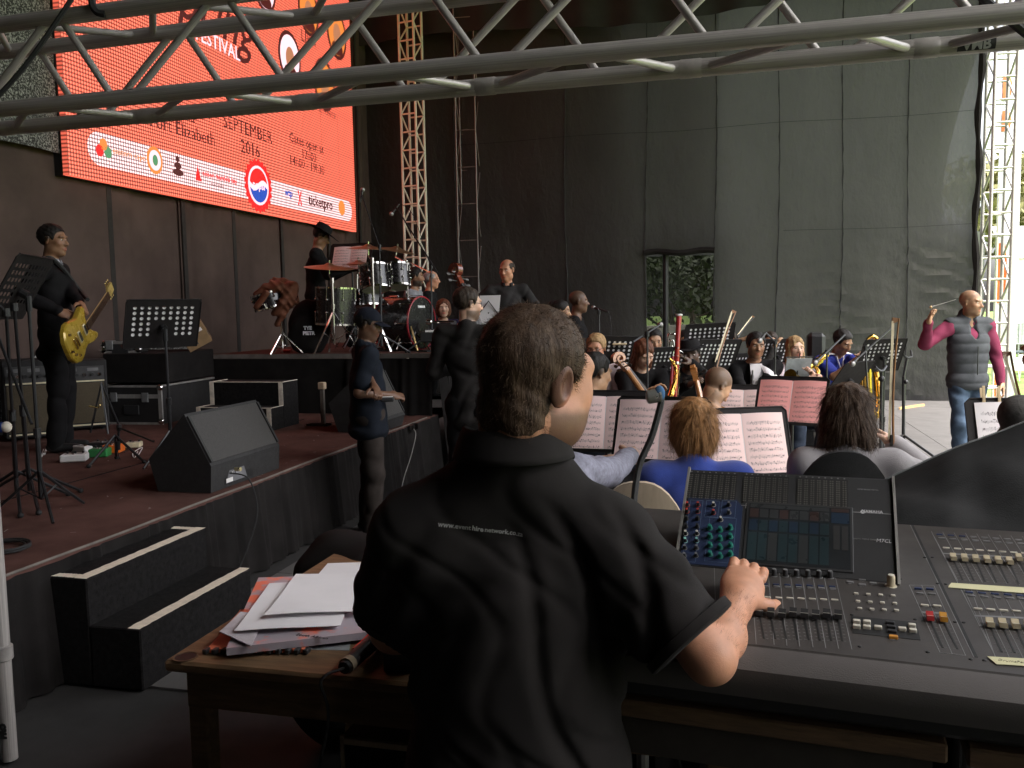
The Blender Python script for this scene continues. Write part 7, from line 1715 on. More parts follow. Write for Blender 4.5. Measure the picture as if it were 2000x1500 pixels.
# ------------------------------------------------------------------ mixing console
M_cons = mat('console_grey', (.045, .040, .037), .5, var=.22, scale=4, bump=.08, bscale=500, spec=.4); M_consd = mat('console_dark', (.022, .022, .023), .45, var=.2, scale=6); M_consl = mat('console_line', (.20, .20, .20), .6); M_slot = mat('fader_slot', (.006, .006, .006), .6)
M_rim = mat('armrest_vinyl', (.070, .062, .058), .62, var=.12, scale=4, bump=.35, bscale=420, bdist=.002); M_key = mat('ivory_key', (.52, .49, .41), .5, var=.08); M_cream2 = mat('fader_cream', (.42, .36, .24), .5, var=.1); M_teal = mat('teal_knob', (.015, .16, .12), .4); M_redk = mat('red_knob', (.42, .05, .03), .4); M_bluep = mat('blue_panel', (.012, .022, .060), .5, var=.1); M_navyk = mat('navy_key', (.02, .035, .10), .5); M_greyk = mat('grey_key', (.16, .16, .16), .5); M_mask = mat('masking_tape_green', (.52, .50, .30), .8, var=.08)
ca = R(14 - 20); ex = V(math.cos(ca), math.sin(ca), 0); ey = V(-math.sin(ca), math.cos(ca), 0)
F0 = QZ(1700, 1288, .935); B0 = QZ(1784, 1024, 1.0); dep = (B0 - F0).dot(ey); sl_ = (1.0 - .935) / dep; eS = (ey + V(0, 0, sl_)).normalized(); nS = ex.cross(eS).normalized()
def hitp(px, py, o, n): v = _dir(px, py); return CP + v * ((o - CP).dot(n) / v.dot(n))
def S_(px, py): return hitp(px, py, F0, nS)
BLp = S_(1322, 1104); th = R(40); eP = ey * math.cos(th) + V(0, 0, math.sin(th)); nP = ex.cross(eP).normalized()
def Pn(px, py): return hitp(px, py, BLp, nP)
root_c = V(F0.x, F0.y, .75)
con = thing('mixing_console', 'large grey digital mixing console with tilted screen and meter bridge', 'mixing console', root_c, world=True)
def sxy(p): return (p - F0).dot(ex), (p - F0).dot(eS)
def sp(x, y, z=0.0): return F0 + ex * x + eS * y + nS * z
xl, xr = sxy(S_(1120, 1230))[0] - .12, sxy(S_(2000, 1200))[0] + .55; yb = dep
def sbox(b, x0, x1, y0, y1, z0, z1, bev=0.0):
    M = axes(ex, eS, nS, F0); old = b.M; b.M = M; b.bbox((x0, y0, z0), (x1, y1, z1), bev); b.M = old; return b
b = MB(); sbox(b, xl, xr, .004, yb, -.02, 0.0, .003); b.build('deck_plate', M_cons, con)
b = MB(); b.M = axes(ex, ey, V(0, 0, 1), V(F0.x, F0.y, 0)); b.bbox((xl + .01, .02, .80), (xr - .01, yb - .01, .905), .01); b.build('chassis', M_consd, con)
b = MB(); b.M = axes(ex, ey, V(0, 0, 1), F0)
prof_ = [V(0, .0, -.002), V(0, -.012, .004), V(0, -.045, -.004), V(0, -.062, -.020), V(0, -.064, -.045), V(0, -.05, -.075), V(0, .0, -.085), V(0, .02, -.08)]
b.prism([V(xl, p.y, p.z) for p in prof_], (xr - xl, 0, 0)); b.build('armrest', M_rim, con, ang=40)
# tilted panel
pw0, pw1 = 0.0, (Pn(1752, 1128) - BLp).dot(ex); phh = (Pn(1540, 926) - BLp).dot(eP)
def pp2(u, v, z=0.0): return BLp + ex * u + eP * v + nP * z
def puv(px, py): q = Pn(px, py) - BLp; return q.dot(ex), q.dot(eP)
MPn = axes(ex, eP, nP, BLp)
def pbox(b, u0, u1, v0, v1, z0, z1, bev=0.0): old = b.M; b.M = MPn; b.bbox((u0, v0, z0), (u1, v1, z1), bev); b.M = old; return b
b = MB(); pbox(b, 0, pw1, .0, phh, -.03, 0.0, .003); b.build('screen_panel', M_consd, con)
for u_ in (-.006, pw1 + .0005): b = MB(); pbox(b, u_, u_ + .0055, -.004, phh + .004, -.04, .006); b.build('side_trim', mat('trim_aluminium', (.34, .33, .31), .4, .6), con)
b = MB(); top_b = [pp2(0, phh, -.001), pp2(pw1, phh, -.001)]; b.prism([pp2(0, phh, -.001), pp2(0, phh * .2, -.03) - V(0, 0, .0), pp2(0, .0, -.031), V(pp2(0, phh, 0).x, pp2(0, phh, 0).y, BLp.z - .01) + ey * .02], ex * pw1); b.build('panel_housing', M_consd, con, smooth=False)
# meter bridge: three meter blocks
vm0, vm1 = puv(1540, 985)[1], puv(1540, 935)[1]
def uvx(px, py): return puv(px, py)[0]
seg_m = mat('meter_segments', (.085, .08, .07), .4)
for x0, x1 in ((1340, 1438), (1450, 1540), (1556, 1656)):
    u0, u1 = uvx(x0, 960), uvx(x1, 960); b = MB(); pbox(b, u0, u1, vm0 - .004, vm1 + .004, .0002, .0015); mb_ = b.build('meter_window', M_slot, con, smooth=False)
    b = MB(); nn_ = 8; du = (u1 - u0) / nn_
    for i in range(nn_):
        for k in range(2):
            for j in range(12): uu = u0 + du * (i + .18 + .36 * k); vv = vm0 + (vm1 - vm0) * (j + .2) / 12; pbox(b, uu, uu + du * .24, vv, vv + (vm1 - vm0) / 12 * .5, .0017, .0024)
    o = b.build('meter_segment', seg_m, con, smooth=False); o['kind'] = 'stuff'
    b = MB()
    for i in range(nn_): pbox(b, u0 + du * (i + .35), u0 + du * (i + .6), vm1 + .006, vm1 + .0085, .0004, .001)
    b.build('number_marks', M_consl, con, smooth=False)
b = MB(); pbox(b, 0.004, pw1 - .004, vm0 - .012, vm0 - .0105, .0003, .0008); b.build('bridge_line', M_consl, con, smooth=False)
text('lettering', 'METER BRIDGE MBM7CL', .0042, M_consl, axes(ex, eP, nP, pp2(*puv(1695, 957), .0008)), con)
text('lettering', 'YAMAHA', .0105, mat('silver_print', (.42, .42, .42), .4), axes(ex, eP, nP, pp2(*puv(1704, 1000), .0008)), con, bold=.0003)
b = MB(); lu, lv = puv(1685, 1000); b.lathe([(.0048, 0), (.0048, .0006)], pp2(lu, lv, .0003), nP, 16); b.build('logo_emblem', MATS['silver_print'], con)
b = MB()
for k in range(3): an = k * 2.094 + 1.57; b.prism([pp2(lu - .0006 * math.sin(an), lv + .0006 * math.cos(an), .001), pp2(lu + .0006 * math.sin(an), lv - .0006 * math.cos(an), .001), pp2(lu + .0044 * math.cos(an), lv + .0044 * math.sin(an), .001)], nP * .0003)
b.build('emblem_forks', M_consd, con, smooth=False)
text('lettering', 'M7CL', .0125, MATS['silver_print'], axes(ex, eP, nP, pp2(*puv(1726, 1057), .0008)), con, shear=.15)
text('lettering', 'DIGITAL MIXING CONSOLE', .0042, M_consl, axes(ex, eP, nP, pp2(*puv(1692, 1054), .0008)), con)
# channel name strips above the touch screen
b = MB()
for px_ in (1456, 1476, 1496, 1515, 1534, 1555, 1576, 1596, 1617):
    u, v0 = puv(px_, 993); v1 = puv(px_, 977)[1]; pbox(b, u, u + .0009, v0, v1, .0003, .0008)
b.build('strip_lines', mat('pale_line', (.36, .36, .34), .6), con, smooth=False)
# touch screen, dim in daylight
su0, sv0 = puv(1455, 1098); su1, sv1 = puv(1660, 996)
b = MB(); pbox(b, su0 - .006, su1 + .006, sv0 - .006, sv1 + .006, .0002, .0025, .001); bz = b.build('screen_bezel', mat('bezel', (.03, .03, .031), .35), con)
b = MB(); pbox(b, su0, su1, sv0, sv1, .0027, .0032); b.build('touch_screen', mat('screen_glass', (.020, .022, .024), .2), bz, smooth=False)
sc1, sc2, sc3 = mat('dim_lcd_grey', (.030, .032, .033), .3), mat('dim_lcd_teal', (.016, .028, .032), .3), mat('dim_lcd_red', (.038, .024, .022), .3); sc4 = mat('dim_lcd_blue', (.014, .024, .040), .3)
def scr(x0, x1, y0, y1, m, z=.0034):
    b = MB(); W, H_ = su1 - su0, sv1 - sv0; pbox(b, su0 + W * x0, su0 + W * x1, sv0 + H_ * y0, sv0 + H_ * y1, z, z + .0003); b.build('screen_widget', m, bz, smooth=False)
scr(0.01, .80, .93, .99, sc1); scr(.82, .99, .93, .99, sc3); scr(.82, .99, .74, .92, sc4); scr(.84, .90, .30, .7, M_slot); scr(.92, .98, .30, .7, M_slot)
for i in range(8): scr(.012 + .1 * i, .098 + .1 * i, .76, .91, sc1 if i % 3 else sc3); scr(.012 + .1 * i, .098 + .1 * i, .04, .50, sc2 if (i + 1) % 3 else sc1); scr(.012 + .1 * i, .098 + .1 * i, .53, .72, sc2 if i % 2 else sc4)
# blue selected-channel section
bu0, bv0 = puv(1327, 1100); bu1, bv1 = puv(1452, 978); b = MB(); b.M = MPn
b.prism([V(bu0, bv0, .0003), V(bu1, bv0, .0003), V(bu1, bv1 - .02, .0003), V(bu1 - .015, bv1, .0003), V(bu0, bv1, .0003)], (0, 0, .0012)); b.build('blue_panel', M_bluep, con, smooth=False)
b = MB()
for (x0, y0, x1, y1) in ((1332, 1097, 1373, 979), (1376, 1097, 1438, 1014), (1376, 1011, 1405, 980), (1407, 1011, 1438, 980)):
    a0, c0 = puv(x0, y0), puv(x1, y1)
    for seg in ((a0[0], c0[0], a0[1], a0[1] + .0007), (a0[0], c0[0], c0[1], c0[1] + .0007), (a0[0], a0[0] + .0007, a0[1], c0[1]), (c0[0], c0[0] + .0007, a0[1], c0[1])): pbox(b, *seg, .0017, .0021)
b.build('panel_outline', mat('blue_line', (.10, .14, .22), .5), con, smooth=False)
KN = {}
def knob_mesh(key, m, r, h, cm=None):
    if key in KN: return KN[key]
    b = MB(); b.lathe([(r * 1.35, 0), (r * 1.35, .0012), (r, .0018), (r * .96, h * .9), (r * .85, h), (.0005, h)], (0, 0, 0), (0, 0, 1), 14); me = b.mesh('knob', m); 
    b = MB(); b.lathe([(r * 1.36, .0003), (r * 1.5, .0004), (r * 1.5, .0016), (r * 1.36, .0017)], (0, 0, 0), (0, 0, 1), 14, False); rm = b.mesh('collar_ring', cm or M_greyk)
    b = MB(); b.lathe([(r * .8, h + .0002), (r * .78, h + .0012), (.0005, h + .0014)], (0, 0, 0), (0, 0, 1), 12); tm = b.mesh('cap', cm or M_greyk); KN[key] = (me, rm, tm); return KN[key]
def knob(px, py, key, m, r, h, cm=None, panel=True):
    me, rm, tm = knob_mesh(key, m, r, h, cm); M = axes(ex, eP, nP, Pn(px, py) + nP * .0018) if panel else axes(ex, eS, nS, S_(px, py))
    k = put('knob', me, con, M); 
    for nm, q in (('collar_ring', rm), ('cap', tm)):
        o = bpy.data.objects.new(nm, q); COL.objects.link(o); o.parent = k
for py, cm, key in ((988, M_redk, 'r'), (1001, M_redk, 'r'), (1015, M_consd, 'k'), (1030, M_consd, 'k'), (1044, M_key, 'w'), (1058, mat('mint', (.25, .55, .48), .5), 't'), (1072, M_greyk, 'g'), (1087, M_greyk, 'g')):
    for px_ in (1343 - (py - 988) * .06, 1364 - (py - 988) * .04): knob(px_, py, key, M_blackplastic, .0036, .012, cm)
knob(1394, 988, 'w', M_blackplastic, .0036, .012, M_key); knob(1394, 1003, 'r', M_blackplastic, .0036, .012, M_redk); knob(1424, 988, 'g', M_blackplastic, .0036, .012, M_greyk); knob(1424, 1003, 'g', M_blackplastic, .0036, .012); knob(1408, 1017, 'w', M_blackplastic, .0036, .012, M_key)
for i in range(3):
    for j in range(4): knob((1387, 1407, 1427)[i], (1033, 1050, 1067, 1084)[j] + (4 if i == 1 else 0), 'teal', M_teal, .0046, .013, M_teal)
PRN = MB()
# centre fader section
def btn(px, py, w, h, m, hgt=.003, name='button'):
    key = (name, round(w, 4), round(h, 4), m.name, hgt)
    if key not in KN: b = MB(); b.rbox((0, 0, hgt / 2), (w, h, hgt), .0009); KN[key] = b.mesh(name, m)
    q = sxy(S_(px, py)); PRN.M = axes(ex, eS, nS, F0); PRN.bbox((q[0] - w * .35, q[1] - h / 2 - .0026, .0003), (q[0] + w * .25, q[1] - h / 2 - .0014, .0006)); PRN.bbox((q[0] - w * .2, q[1] + h / 2 + .0012, .0003), (q[0] + w * .4, q[1] + h / 2 + .0022, .0006))
    return put(name, KN[key], con, axes(ex, eS, nS, S_(px, py)))
def sline(b, pxa, pya, pxb, pyb, w=.0010):
    a, c = sxy(S_(pxa, pya)), sxy(S_(pxb, pyb)); d = V(c[0] - a[0], c[1] - a[1], 0); n = V(-d.y, d.x, 0).normalized() * w / 2
    old = b.M; b.M = axes(ex, eS, nS, F0); b.prism([V(a[0], a[1], .0002) + n, V(a[0], a[1], .0002) - n, V(c[0], c[1], .0002) - n, V(c[0], c[1], .0002) + n], (0, 0, .0004)); b.M = old
chan = [(1490 + 23.2 * i, 1508 + 25.5 * i) for i in range(7)]   # right hand lines of the channel strips, top px at y=1112, bottom px at y=1258
b = MB()
for i, (a, c) in enumerate([(1395, 1400), (1418, 1425), (1442, 1451), (1466, 1477)] + [(1500, 1512), (1522, 1537), (1543, 1562), (1565, 1588), (1586, 1613), (1608, 1638), (1630, 1664)]): sline(b, a, 1108 + i * 1.2, c, 1254 + i * 1.5, .0011)
b.build('channel_lines', M_consl, con, smooth=False)
FD = {}
def fader(px0, py0, px1, py1, f, m, name='fader', w=.0115):
    """slot from the top pixel to the bottom pixel, cap at fraction f from the top"""
    A, C2 = S_(px0, py0), S_(px1, py1); b = MB(); xa, ya = sxy(A); xc, yc = sxy(C2)
    b.M = axes(ex, eS, nS, F0); b.prism([V(xa - .0016, ya, .0003), V(xa + .0016, ya, .0003), V(xc + .0016, yc, .0003), V(xc - .0016, yc, .0003)], (0, 0, .0004)); b.build('slot', M_slot, con, smooth=False)
    b = MB(); b.M = axes(ex, eS, nS, F0)
    for k in range(9):
        for sg in (-1, 1): x = xa + (xc - xa) * k / 8; y = ya + (yc - ya) * k / 8; b.bbox((x + sg * .0035, y, .0003), (x + sg * .0075, y + .0007, .0006))
    b.build('scale_marks', M_consl, con, smooth=False)
    key = (m.name, w)
    if key not in FD:
        b = MB(); L = .026; b.prism([V(-w / 2, -L / 2, .004), V(-w / 2, -L * .44, .013), V(-w / 2, -.002, .0085), V(-w / 2, 0, .0075), V(-w / 2, .002, .0085), V(-w / 2, L * .44, .013), V(-w / 2, L / 2, .004)], (w, 0, 0)); FD[key] = b.mesh('fader_cap', m, True, 30)
        b = MB(); b.bbox((-w / 2 - .0001, -.0004, .0086), (w / 2 + .0001, .0004, .0090)); FD[key + (1,)] = b.mesh('line_mark', M_key, False)
    o = put('fader_cap', FD[key], con, axes(ex, eS, nS, A.lerp(C2, f))); q_ = bpy.data.objects.new('line_mark', FD[key + (1,)]); COL.objects.link(q_); q_.parent = o
for i in range(8):
    t_ = (i - 2) ; xk = 1468 + 21.9 * i; yk = 1119 + .8 * i
    knob(xk, yk + 4, 'enc', M_blackplastic, .0056, .015, M_greyk, panel=False)
    btn(xk + 4, yk + 22, .013, .004, M_navyk); btn(xk + 5, yk + 26, .013, .004, M_greyk); btn(xk + 9, yk + 48, .0135, .004, M_key)
    fader(xk + 14, yk + 76, xk + 24, yk + 128, .12 + .03 * (i % 3), M_blackplastic, w=.0135)
# navigation keys and assorted buttons right of the faders
for px_, py_ in ((1660, 1138), (1684, 1133), (1684, 1143), (1705, 1140)): btn(px_, py_, .014, .008, M_greyk)
knob(1740, 1145, 'ivory', M_cream2, .0082, .024, M_key, panel=False)
for j, y in enumerate((1161, 1176, 1190)):
    for i in range(4): btn(1672 + 3.5 * j + 24 * i, y + 1.3 * i, .0085, .0055, M_key, .004)
b = MB(); x0, y0 = sxy(S_(1665, 1235)); x1, y1 = sxy(S_(1790, 1216)); old = b.M; b.M = axes(ex, eS, nS, F0); b.bbox((x0, y0 - .004, .0002), (x1, y1, .0008)); b.M = old; b.build('button_well', M_slot, con, smooth=False)
for px_, py_ in ((1673, 1217), (1673, 1227), (1693, 1218), (1693, 1228), (1715, 1229), (1762, 1232), (1781, 1225), (1783, 1235)): btn(px_, py_, .013, .0085, M_key, .007)
for py_, m_ in ((1219, M_blackplastic), (1227, M_blackplastic), (1236, M_blackplastic), (1247, mat('amber_key', (.6, .26, .04), .4))): btn(1738 + (py_ - 1219) * .25, py_, .015, .0075, m_, .006)
# master pair
b = MB()
for a in ((1776, 1143, 1836, 1275), (1800, 1143, 1860, 1278), (1824, 1144, 1886, 1281), (1776, 1143, 1824, 1144), (1836, 1275, 1886, 1281)): sline(b, *a)
b.build('master_lines', M_consl, con, smooth=False)
for i in range(2): btn(1793 + 23 * i, 1151 + i, .014, .0055, M_navyk, .004); btn(1797 + 23 * i, 1160 + i, .014, .0045, M_greyk); btn(1806 + 24 * i, 1184 + i, .0145, .0045, M_key, .004)
b = MB(); sline(b, 1801, 1196, 1850, 1199, .008); b.build('label_strip', M_greyk, con, smooth=False)
fader(1813, 1204, 1841, 1265, .12, mat('fader_red', (.42, .03, .03), .45), w=.0125); fader(1839, 1206, 1870, 1268, .12, mat('fader_amber', (.5, .24, .03), .45), w=.0125)
# bay joint: a recessed groove with pale edge
b = MB(); sline(b, 1782, 1026, 1907, 1284, .005); b.build('bay_joint', M_slot, con, smooth=False); b = MB(); sline(b, 1778, 1026, 1902, 1284, .0012); b.build('bay_edge', M_consl, con, smooth=False)
for px_, py_ in ((1806, 1089), (1821, 1089), (1831, 1140), (1847, 1141), (1865, 1215), (1882, 1216), (1896, 1288), (1923, 1290), (1787, 1210), (1812, 1274), (1679, 1263), (1664, 1201), (1646, 1125), (1758, 1131)):
    if 'screw' not in KN: b = MB(); b.lathe([(.0035, 0), (.0034, .001), (.002, .0018), (.0005, .0019)], (0, 0, 0), (0, 0, 1), 10); KN['screw'] = b.mesh('screw', M_slot)
    put('screw', KN['screw'], con, axes(ex, eS, nS, S_(px_, py_)))
# right bay: two rows of eight
b = MB(); sline(b, 1819, 1038, 1945, 1284); sline(b, 1893, 1140, 1944, 1284)
for i in range(9): sline(b, 1819 + 22.2 * i, 1038 + 1.2 * i, 1871 + 24 * i, 1135 + 1.6 * i, .0008); sline(b, 1882 + 24.8 * i, 1150 + 1.2 * i, 1944 + 27.5 * i, 1282 + 2.5 * i, .0008)
b.build('channel_lines', M_consl, con, smooth=False)
for i in range(10):
    x = 1835 + 22 * i; y = 1045 + 1.5 * i; btn(x, y, .014, .0045, M_navyk if i < 3 else M_greyk); btn(x + 4, y + 7, .014, .004, M_greyk); btn(x + 13, y + 26, .0145, .004, M_key)
    fader(x + 25, y + 45, x + 45, y + 88, .10 if i != 6 else -.1, M_cream2, w=.0115)
    x = 1893 + 25 * i; y = 1158 + 1.5 * i; btn(x, y, .0145, .005, M_navyk); btn(x + 4, y + 7, .0145, .004, M_greyk); btn(x + 17, y + 33, .015, .0045, M_key, .004)
    fader(x + 38, y + 60, x + 64, y + 116, .10, M_cream2, w=.0125)
for q_ in ((1841, 1081, 2150, 1098, .006), (1903, 1203, 2200, 1216, .007)): b = MB(); sline(b, *q_); b.build('label_strip', M_greyk, con, smooth=False)
o = PRN.build('printed_marks', M_consl, con, smooth=False); o['kind'] = 'stuff'
def tape_strip(label, pts, m=M_mask):
    t = thing('tape_strip', label, 'tape', S_(*pts[0]), world=True, group='masking tape strips on the console'); b = MB(); b.M = axes(ex, eS, nS, F0); q = [sxy(S_(*p)) for p in pts]; b.prism([V(x, y, .0014) for x, y in q], (0, 0, .0008)); b.build('tape', m, t, smooth=False); return t
tape_strip('pale tape strip across the middle of the right console bay', [(1853, 1146), (1858, 1140), (2160, 1160), (2160, 1172), (1866, 1150), (1852, 1149)])
t_ = tape_strip('pale tape strip with pencilled names along the bottom of the right console bay', [(1928, 1284), (2200, 1300), (2200, 1316), (1946, 1299)])
for s_, px_, py_ in (('Drums', 1966, 1293), ('Perc', 1996, 1296)): text('lettering', s_, .010, mat('pencil', (.25, .24, .16), .8), axes(ex, eS, nS, S_(px_, py_) + nS * .0024), t_, shear=.3)
# padded cover folded behind the console
t = thing('padded_cover', 'black padded console cover heaped behind the right end of the console', 'cover', P(1900, 1000, 2.2), world=True)
ridge = [P(1640, 1010, 2.34), P(1700, 955, 2.34), P(1745, 930, 2.32), P(1800, 905, 2.3), P(1850, 882, 2.28), P(1900, 863, 2.27), P(1950, 845, 2.25), P(2010, 822, 2.23), P(2120, 790, 2.2)]
rp_ = smooth_path(ridge, 5); nr2 = len(rp_) - 1
def cov(u, v):
    r_ = rp_[int(round(u * nr2))]
    if v <= .5: f = v / .5; base = V(r_.x, r_.y, 0) - ey * .20; z = BLp.z - .03; q = V(base.x, base.y, z).lerp(r_, f ** .8); return q - ey * (.03 * math.sin(math.pi * f)) + V(0, 0, .015 * math.sin(f * 9 + u * 12) * math.sin(math.pi * f))
    f = (v - .5) / .5; e = V(r_.x, r_.y, .85) + ey * .16; return r_.lerp(e, f) + ey * (.05 * math.sin(math.pi * f)) + V(0, 0, .02 * math.sin(math.pi * f))
b = MB(); b.grid(cov, nr2, 16); o = b.build('padded_cloth', mat('black_vinyl_cover', (.009, .0095, .010), .85, var=.25, scale=6, bump=.3, bscale=300), t, ang=180)
b = MB()
for i in range(0, 120):
    f = i / 119 * nr2; k = min(int(f), nr2 - 1); p = rp_[k].lerp(rp_[k + 1], f - k); b.box(p + V(0, 0, .002), (.006, .004, .003))
b.build('stitching', mat('grey_thread', (.22, .23, .23), .8), t, smooth=False)
# desk under the console
t = thing('console_desk', 'worn plywood trestle desk under the mixing console', 'desk', V(F0.x, F0.y, 0), world=True)
zt = .79; pl = QZ(1225, 1372, zt); xm = (QZ(1850, 1448, zt) - F0).dot(ex); y0_ = (QZ(1540, 1412, zt) - F0).dot(ey)
MD = axes(ex, ey, V(0, 0, 1), V(F0.x, F0.y, 0))
for xa, xb in ((xl + .02, xm), (xm + .03, xr)):
    b = MB(); b.M = MD; b.bbox((xa, y0_, zt - .035), (xb, yb, zt), .004); b.build('plank', M_darkwood, t)
    b = MB(); b.M = MD; b.bbox((xa + .02, y0_ + .03, zt - .12), (xb - .02, y0_ + .055, zt - .036)); b.build('apron', mat('dark_apron', (.03, .024, .018), .7), t, smooth=False)
    for xx in (xa + .10, xb - .08):
        for yy in (y0_ + .09, yb - .1):
            b = MB(); b.M = MD; b.cyl((xx, yy, 0), (xx, yy, zt - .036), .017, seg=10); b.build('leg', mat('grey_tube_leg', (.2, .19, .18), .45, .5), t)
b = MB()
b.M = MD; b.grid(lambda u, v: V(xl + .05 + (xr - xl - .1) * u, yb - .02 + .02 * math.sin(70 * u), (zt - .04) * v), 90, 2); b.build('under_desk_shade', M_black, t)  # black sheet added for the shade under the desk, hides bright floor
t2 = thing('cable_bundle', 'dark cables hanging loosely under the console desk', 'cable', V(F0.x, F0.y, 0) + ey * .3, world=True)
for k in range(6):
    r2 = random.Random(k); xs = r2.uniform(-.5, .35); b = MB(); b.tube(smooth_path([F0 + ex * xs + ey * .25 + V(0, 0, -.2), F0 + ex * (xs + .05) + ey * .2 + V(0, 0, -.42), F0 + ex * (xs + .2) + ey * .22 + V(0, 0, -.33), F0 + ex * (xs + .3) + ey * .25 + V(0, 0, -.9)]), .004, 5); b.build('cable_run', M_rubber, t2)
# small marks and jacks on the front of the chassis
b = MB()
for px_, py_ in ((1602, 1360), (1668, 1360), (1788, 1376)): q = P(px_, py_, 1.5); b.M = MD; x = (q - F0).dot(ex); b.cyl((x, .012, .86), (x, .022, .86), .010, seg=12); b.M = None
b.build('jack_socket', M_alu, con)
# ------------------------------------------------------------------ small table with papers
TZ = .75
t = thing('wooden_table', 'worn brown wooden table with a cable hole left of the operator', 'table', (-.8, 2.1, 0), world=True)
tl, trr = QZ(318, 1290, TZ), QZ(780, 1330, TZ); tb = QZ(602, 1098, TZ)
x0, y0, x1, y1 = tl.x, tl.y, .05, 2.62
b = MB(); b.bbox((x0, y0, TZ - .028), (x1, y1, TZ), .007); b.build('tabletop', M_wood, t)
b = MB(); b.bbox((x0 + .04, y0 + .03, TZ - .12), (x1 - .04, y0 + .05, TZ - .029)); b.bbox((x0 + .03, y0 + .06, TZ - .12), (x0 + .05, y1 - .06, TZ - .029)); b.build('apron', M_darkwood, t, smooth=False)
for xx, yy in ((x0 + .06, y0 + .06), (x1 - .06, y0 + .06), (x0 + .06, y1 - .06), (x1 - .06, y1 - .06)):
    b = MB(); b.bbox((xx - .025, yy - .025, 0), (xx + .025, yy + .025, TZ - .029), .004); b.build('leg', M_darkwood, t)
q = QZ(362, 1283, TZ); b = MB(); b.lathe([(.030, .0), (.030, .0015), (.026, .002), (.024, .0005)], q, (0, 0, 1), 20, False); b.build('hole_rim', M_darkwood, t); b = MB(); b.lathe([(.0245, .0008), (.0005, .0009)], q, (0, 0, 1), 20, False); b.build('cable_hole', M_slot, t)
def sheet(name, label, corners, z, m, thick=.0006, curl=.0, group='papers on the small table', cat='paper', parent=None, partname='sheet', n=8):
    c = [QZ(px_, py_, z) for px_, py_ in corners]
    tt = parent or thing(name, label, cat, c[0], world=True, group=group); b = MB()
    def fn(u, v, dz=0):
        p = c[0].lerp(c[1], u).lerp(c[3].lerp(c[2], u), v); return p + V(0, 0, dz + curl * (max(0, v - .55) ** 2 * 4 * (.6 + .4 * math.sin(5 * u)) + .25 * (1 - u) ** 3))
    b.grid(lambda u, v: fn(u, v), n, n); k = b.n; b.grid(lambda u, v: fn(u, v, -thick), n, n)
    e = n + 1; edge = [i for i in range(e)] + [e * j + n for j in range(1, e)] + [e * n + i for i in range(n - 1, -1, -1)] + [e * j for j in range(n - 1, 0, -1)]
    b.f += [(edge[i], edge[(i + 1) % len(edge)], edge[(i + 1) % len(edge)] + k, edge[i] + k) for i in range(len(edge))]
    o = b.build(partname, m, tt, ang=60); return tt, c
M_orange = mat('orange_print_paper', (.78, .20, .10), .7, var=.1); M_greyp = mat('grey_print_paper', (.42, .38, .40), .7, var=.1); M_clear = mat('plastic_sleeve', (.30, .32, .33), .15, var=.1)
def coverm():
    mt, nt, b = _nodes('orange_grey_cover'); n = _noise(nt, 7, 4, .6); cr = nt.nodes.new('ShaderNodeValToRGB'); cr.color_ramp.elements[0].position = .47; cr.color_ramp.elements[0].color = (.40, .36, .40, 1); cr.color_ramp.elements[1].position = .54; cr.color_ramp.elements[1].color = (.82, .19, .10, 1)
    nt.links.new(n.outputs['Fac'], cr.inputs[0]); nt.links.new(cr.outputs[0], b.inputs['Base Color']); b.inputs['Roughness'].default_value = .4; return mt
M_cover = coverm()
tn, _ = sheet('notebook', 'open notebook with yellow edge under the back of the papers', [(640, 1100), (760, 1096), (750, 1135), (610, 1135)], TZ + .006, M_paper, .006, cat='notebook')
sheet('plastic_sleeve', 'clear plastic sleeve sticking out under the score book', [(560, 1240), (690, 1230), (682, 1270), (575, 1268)], TZ + .0015, M_clear)
t, c = sheet('comb_bound_book', 'orange and black comb bound book under the left of the pile', [(470, 1190), (620, 1185), (600, 1268), (404, 1268)], TZ + .010, M_orange, .009, cat='book')
b = MB()
for k in range(12): p = c[3].lerp(c[2], k / 11) + V(0, -.004, -.003); b.bbox(p + V(-.006, -.008, -.006), p + V(.006, .012, .006), .002)
b.build('comb_binding', M_blackplastic, t)
t, c = sheet('score_book', 'thick spiral bound score book with orange and grey cover in the pile', [(505, 1128), (752, 1120), (738, 1232), (442, 1266)], TZ + .030, M_cover, .018, cat='book')
b = MB()
for k in range(26): p = c[1].lerp(c[2], .1 + .62 * k / 25) + V(.004, 0, -.008); b.tube([p + V(-.006, 0, .010), p + V(0, .001, .014), p + V(.006, 0, .0), p + V(0, -.001, -.012)], .0008, 4)
b.build('spiral_wire', M_blackmetal, t)
text('lettering', 'South African', .016, M_ink, axes(V(.99, -.1, 0), V(.1, .99, 0), V(0, 0, 1), QZ(610, 1243, TZ + .0312)), t)
text('lettering', 'Score', .012, M_ink, axes(V(.99, -.1, 0), V(.1, .99, 0), V(0, 0, 1), QZ(480, 1248, TZ + .0312)), t)
sheet('envelope', 'folded grey envelope at the left of the pile', [(470, 1195), (520, 1200), (490, 1262), (428, 1236)], TZ + .036, mat('grey_envelope', (.5, .46, .48), .8), .002, .004)
sheet('paper_sheet', 'lower white sheet of the pile with torn top corner', [(526, 1140), (700, 1128), (665, 1222), (457, 1236)], TZ + .041, M_paper, .0006, .006)
sheet('paper_sheet', 'blank white sheet on the very top of the pile', [(578, 1122), (732, 1119), (716, 1193), (515, 1206)], TZ + .050, M_paper, .0006, .008)
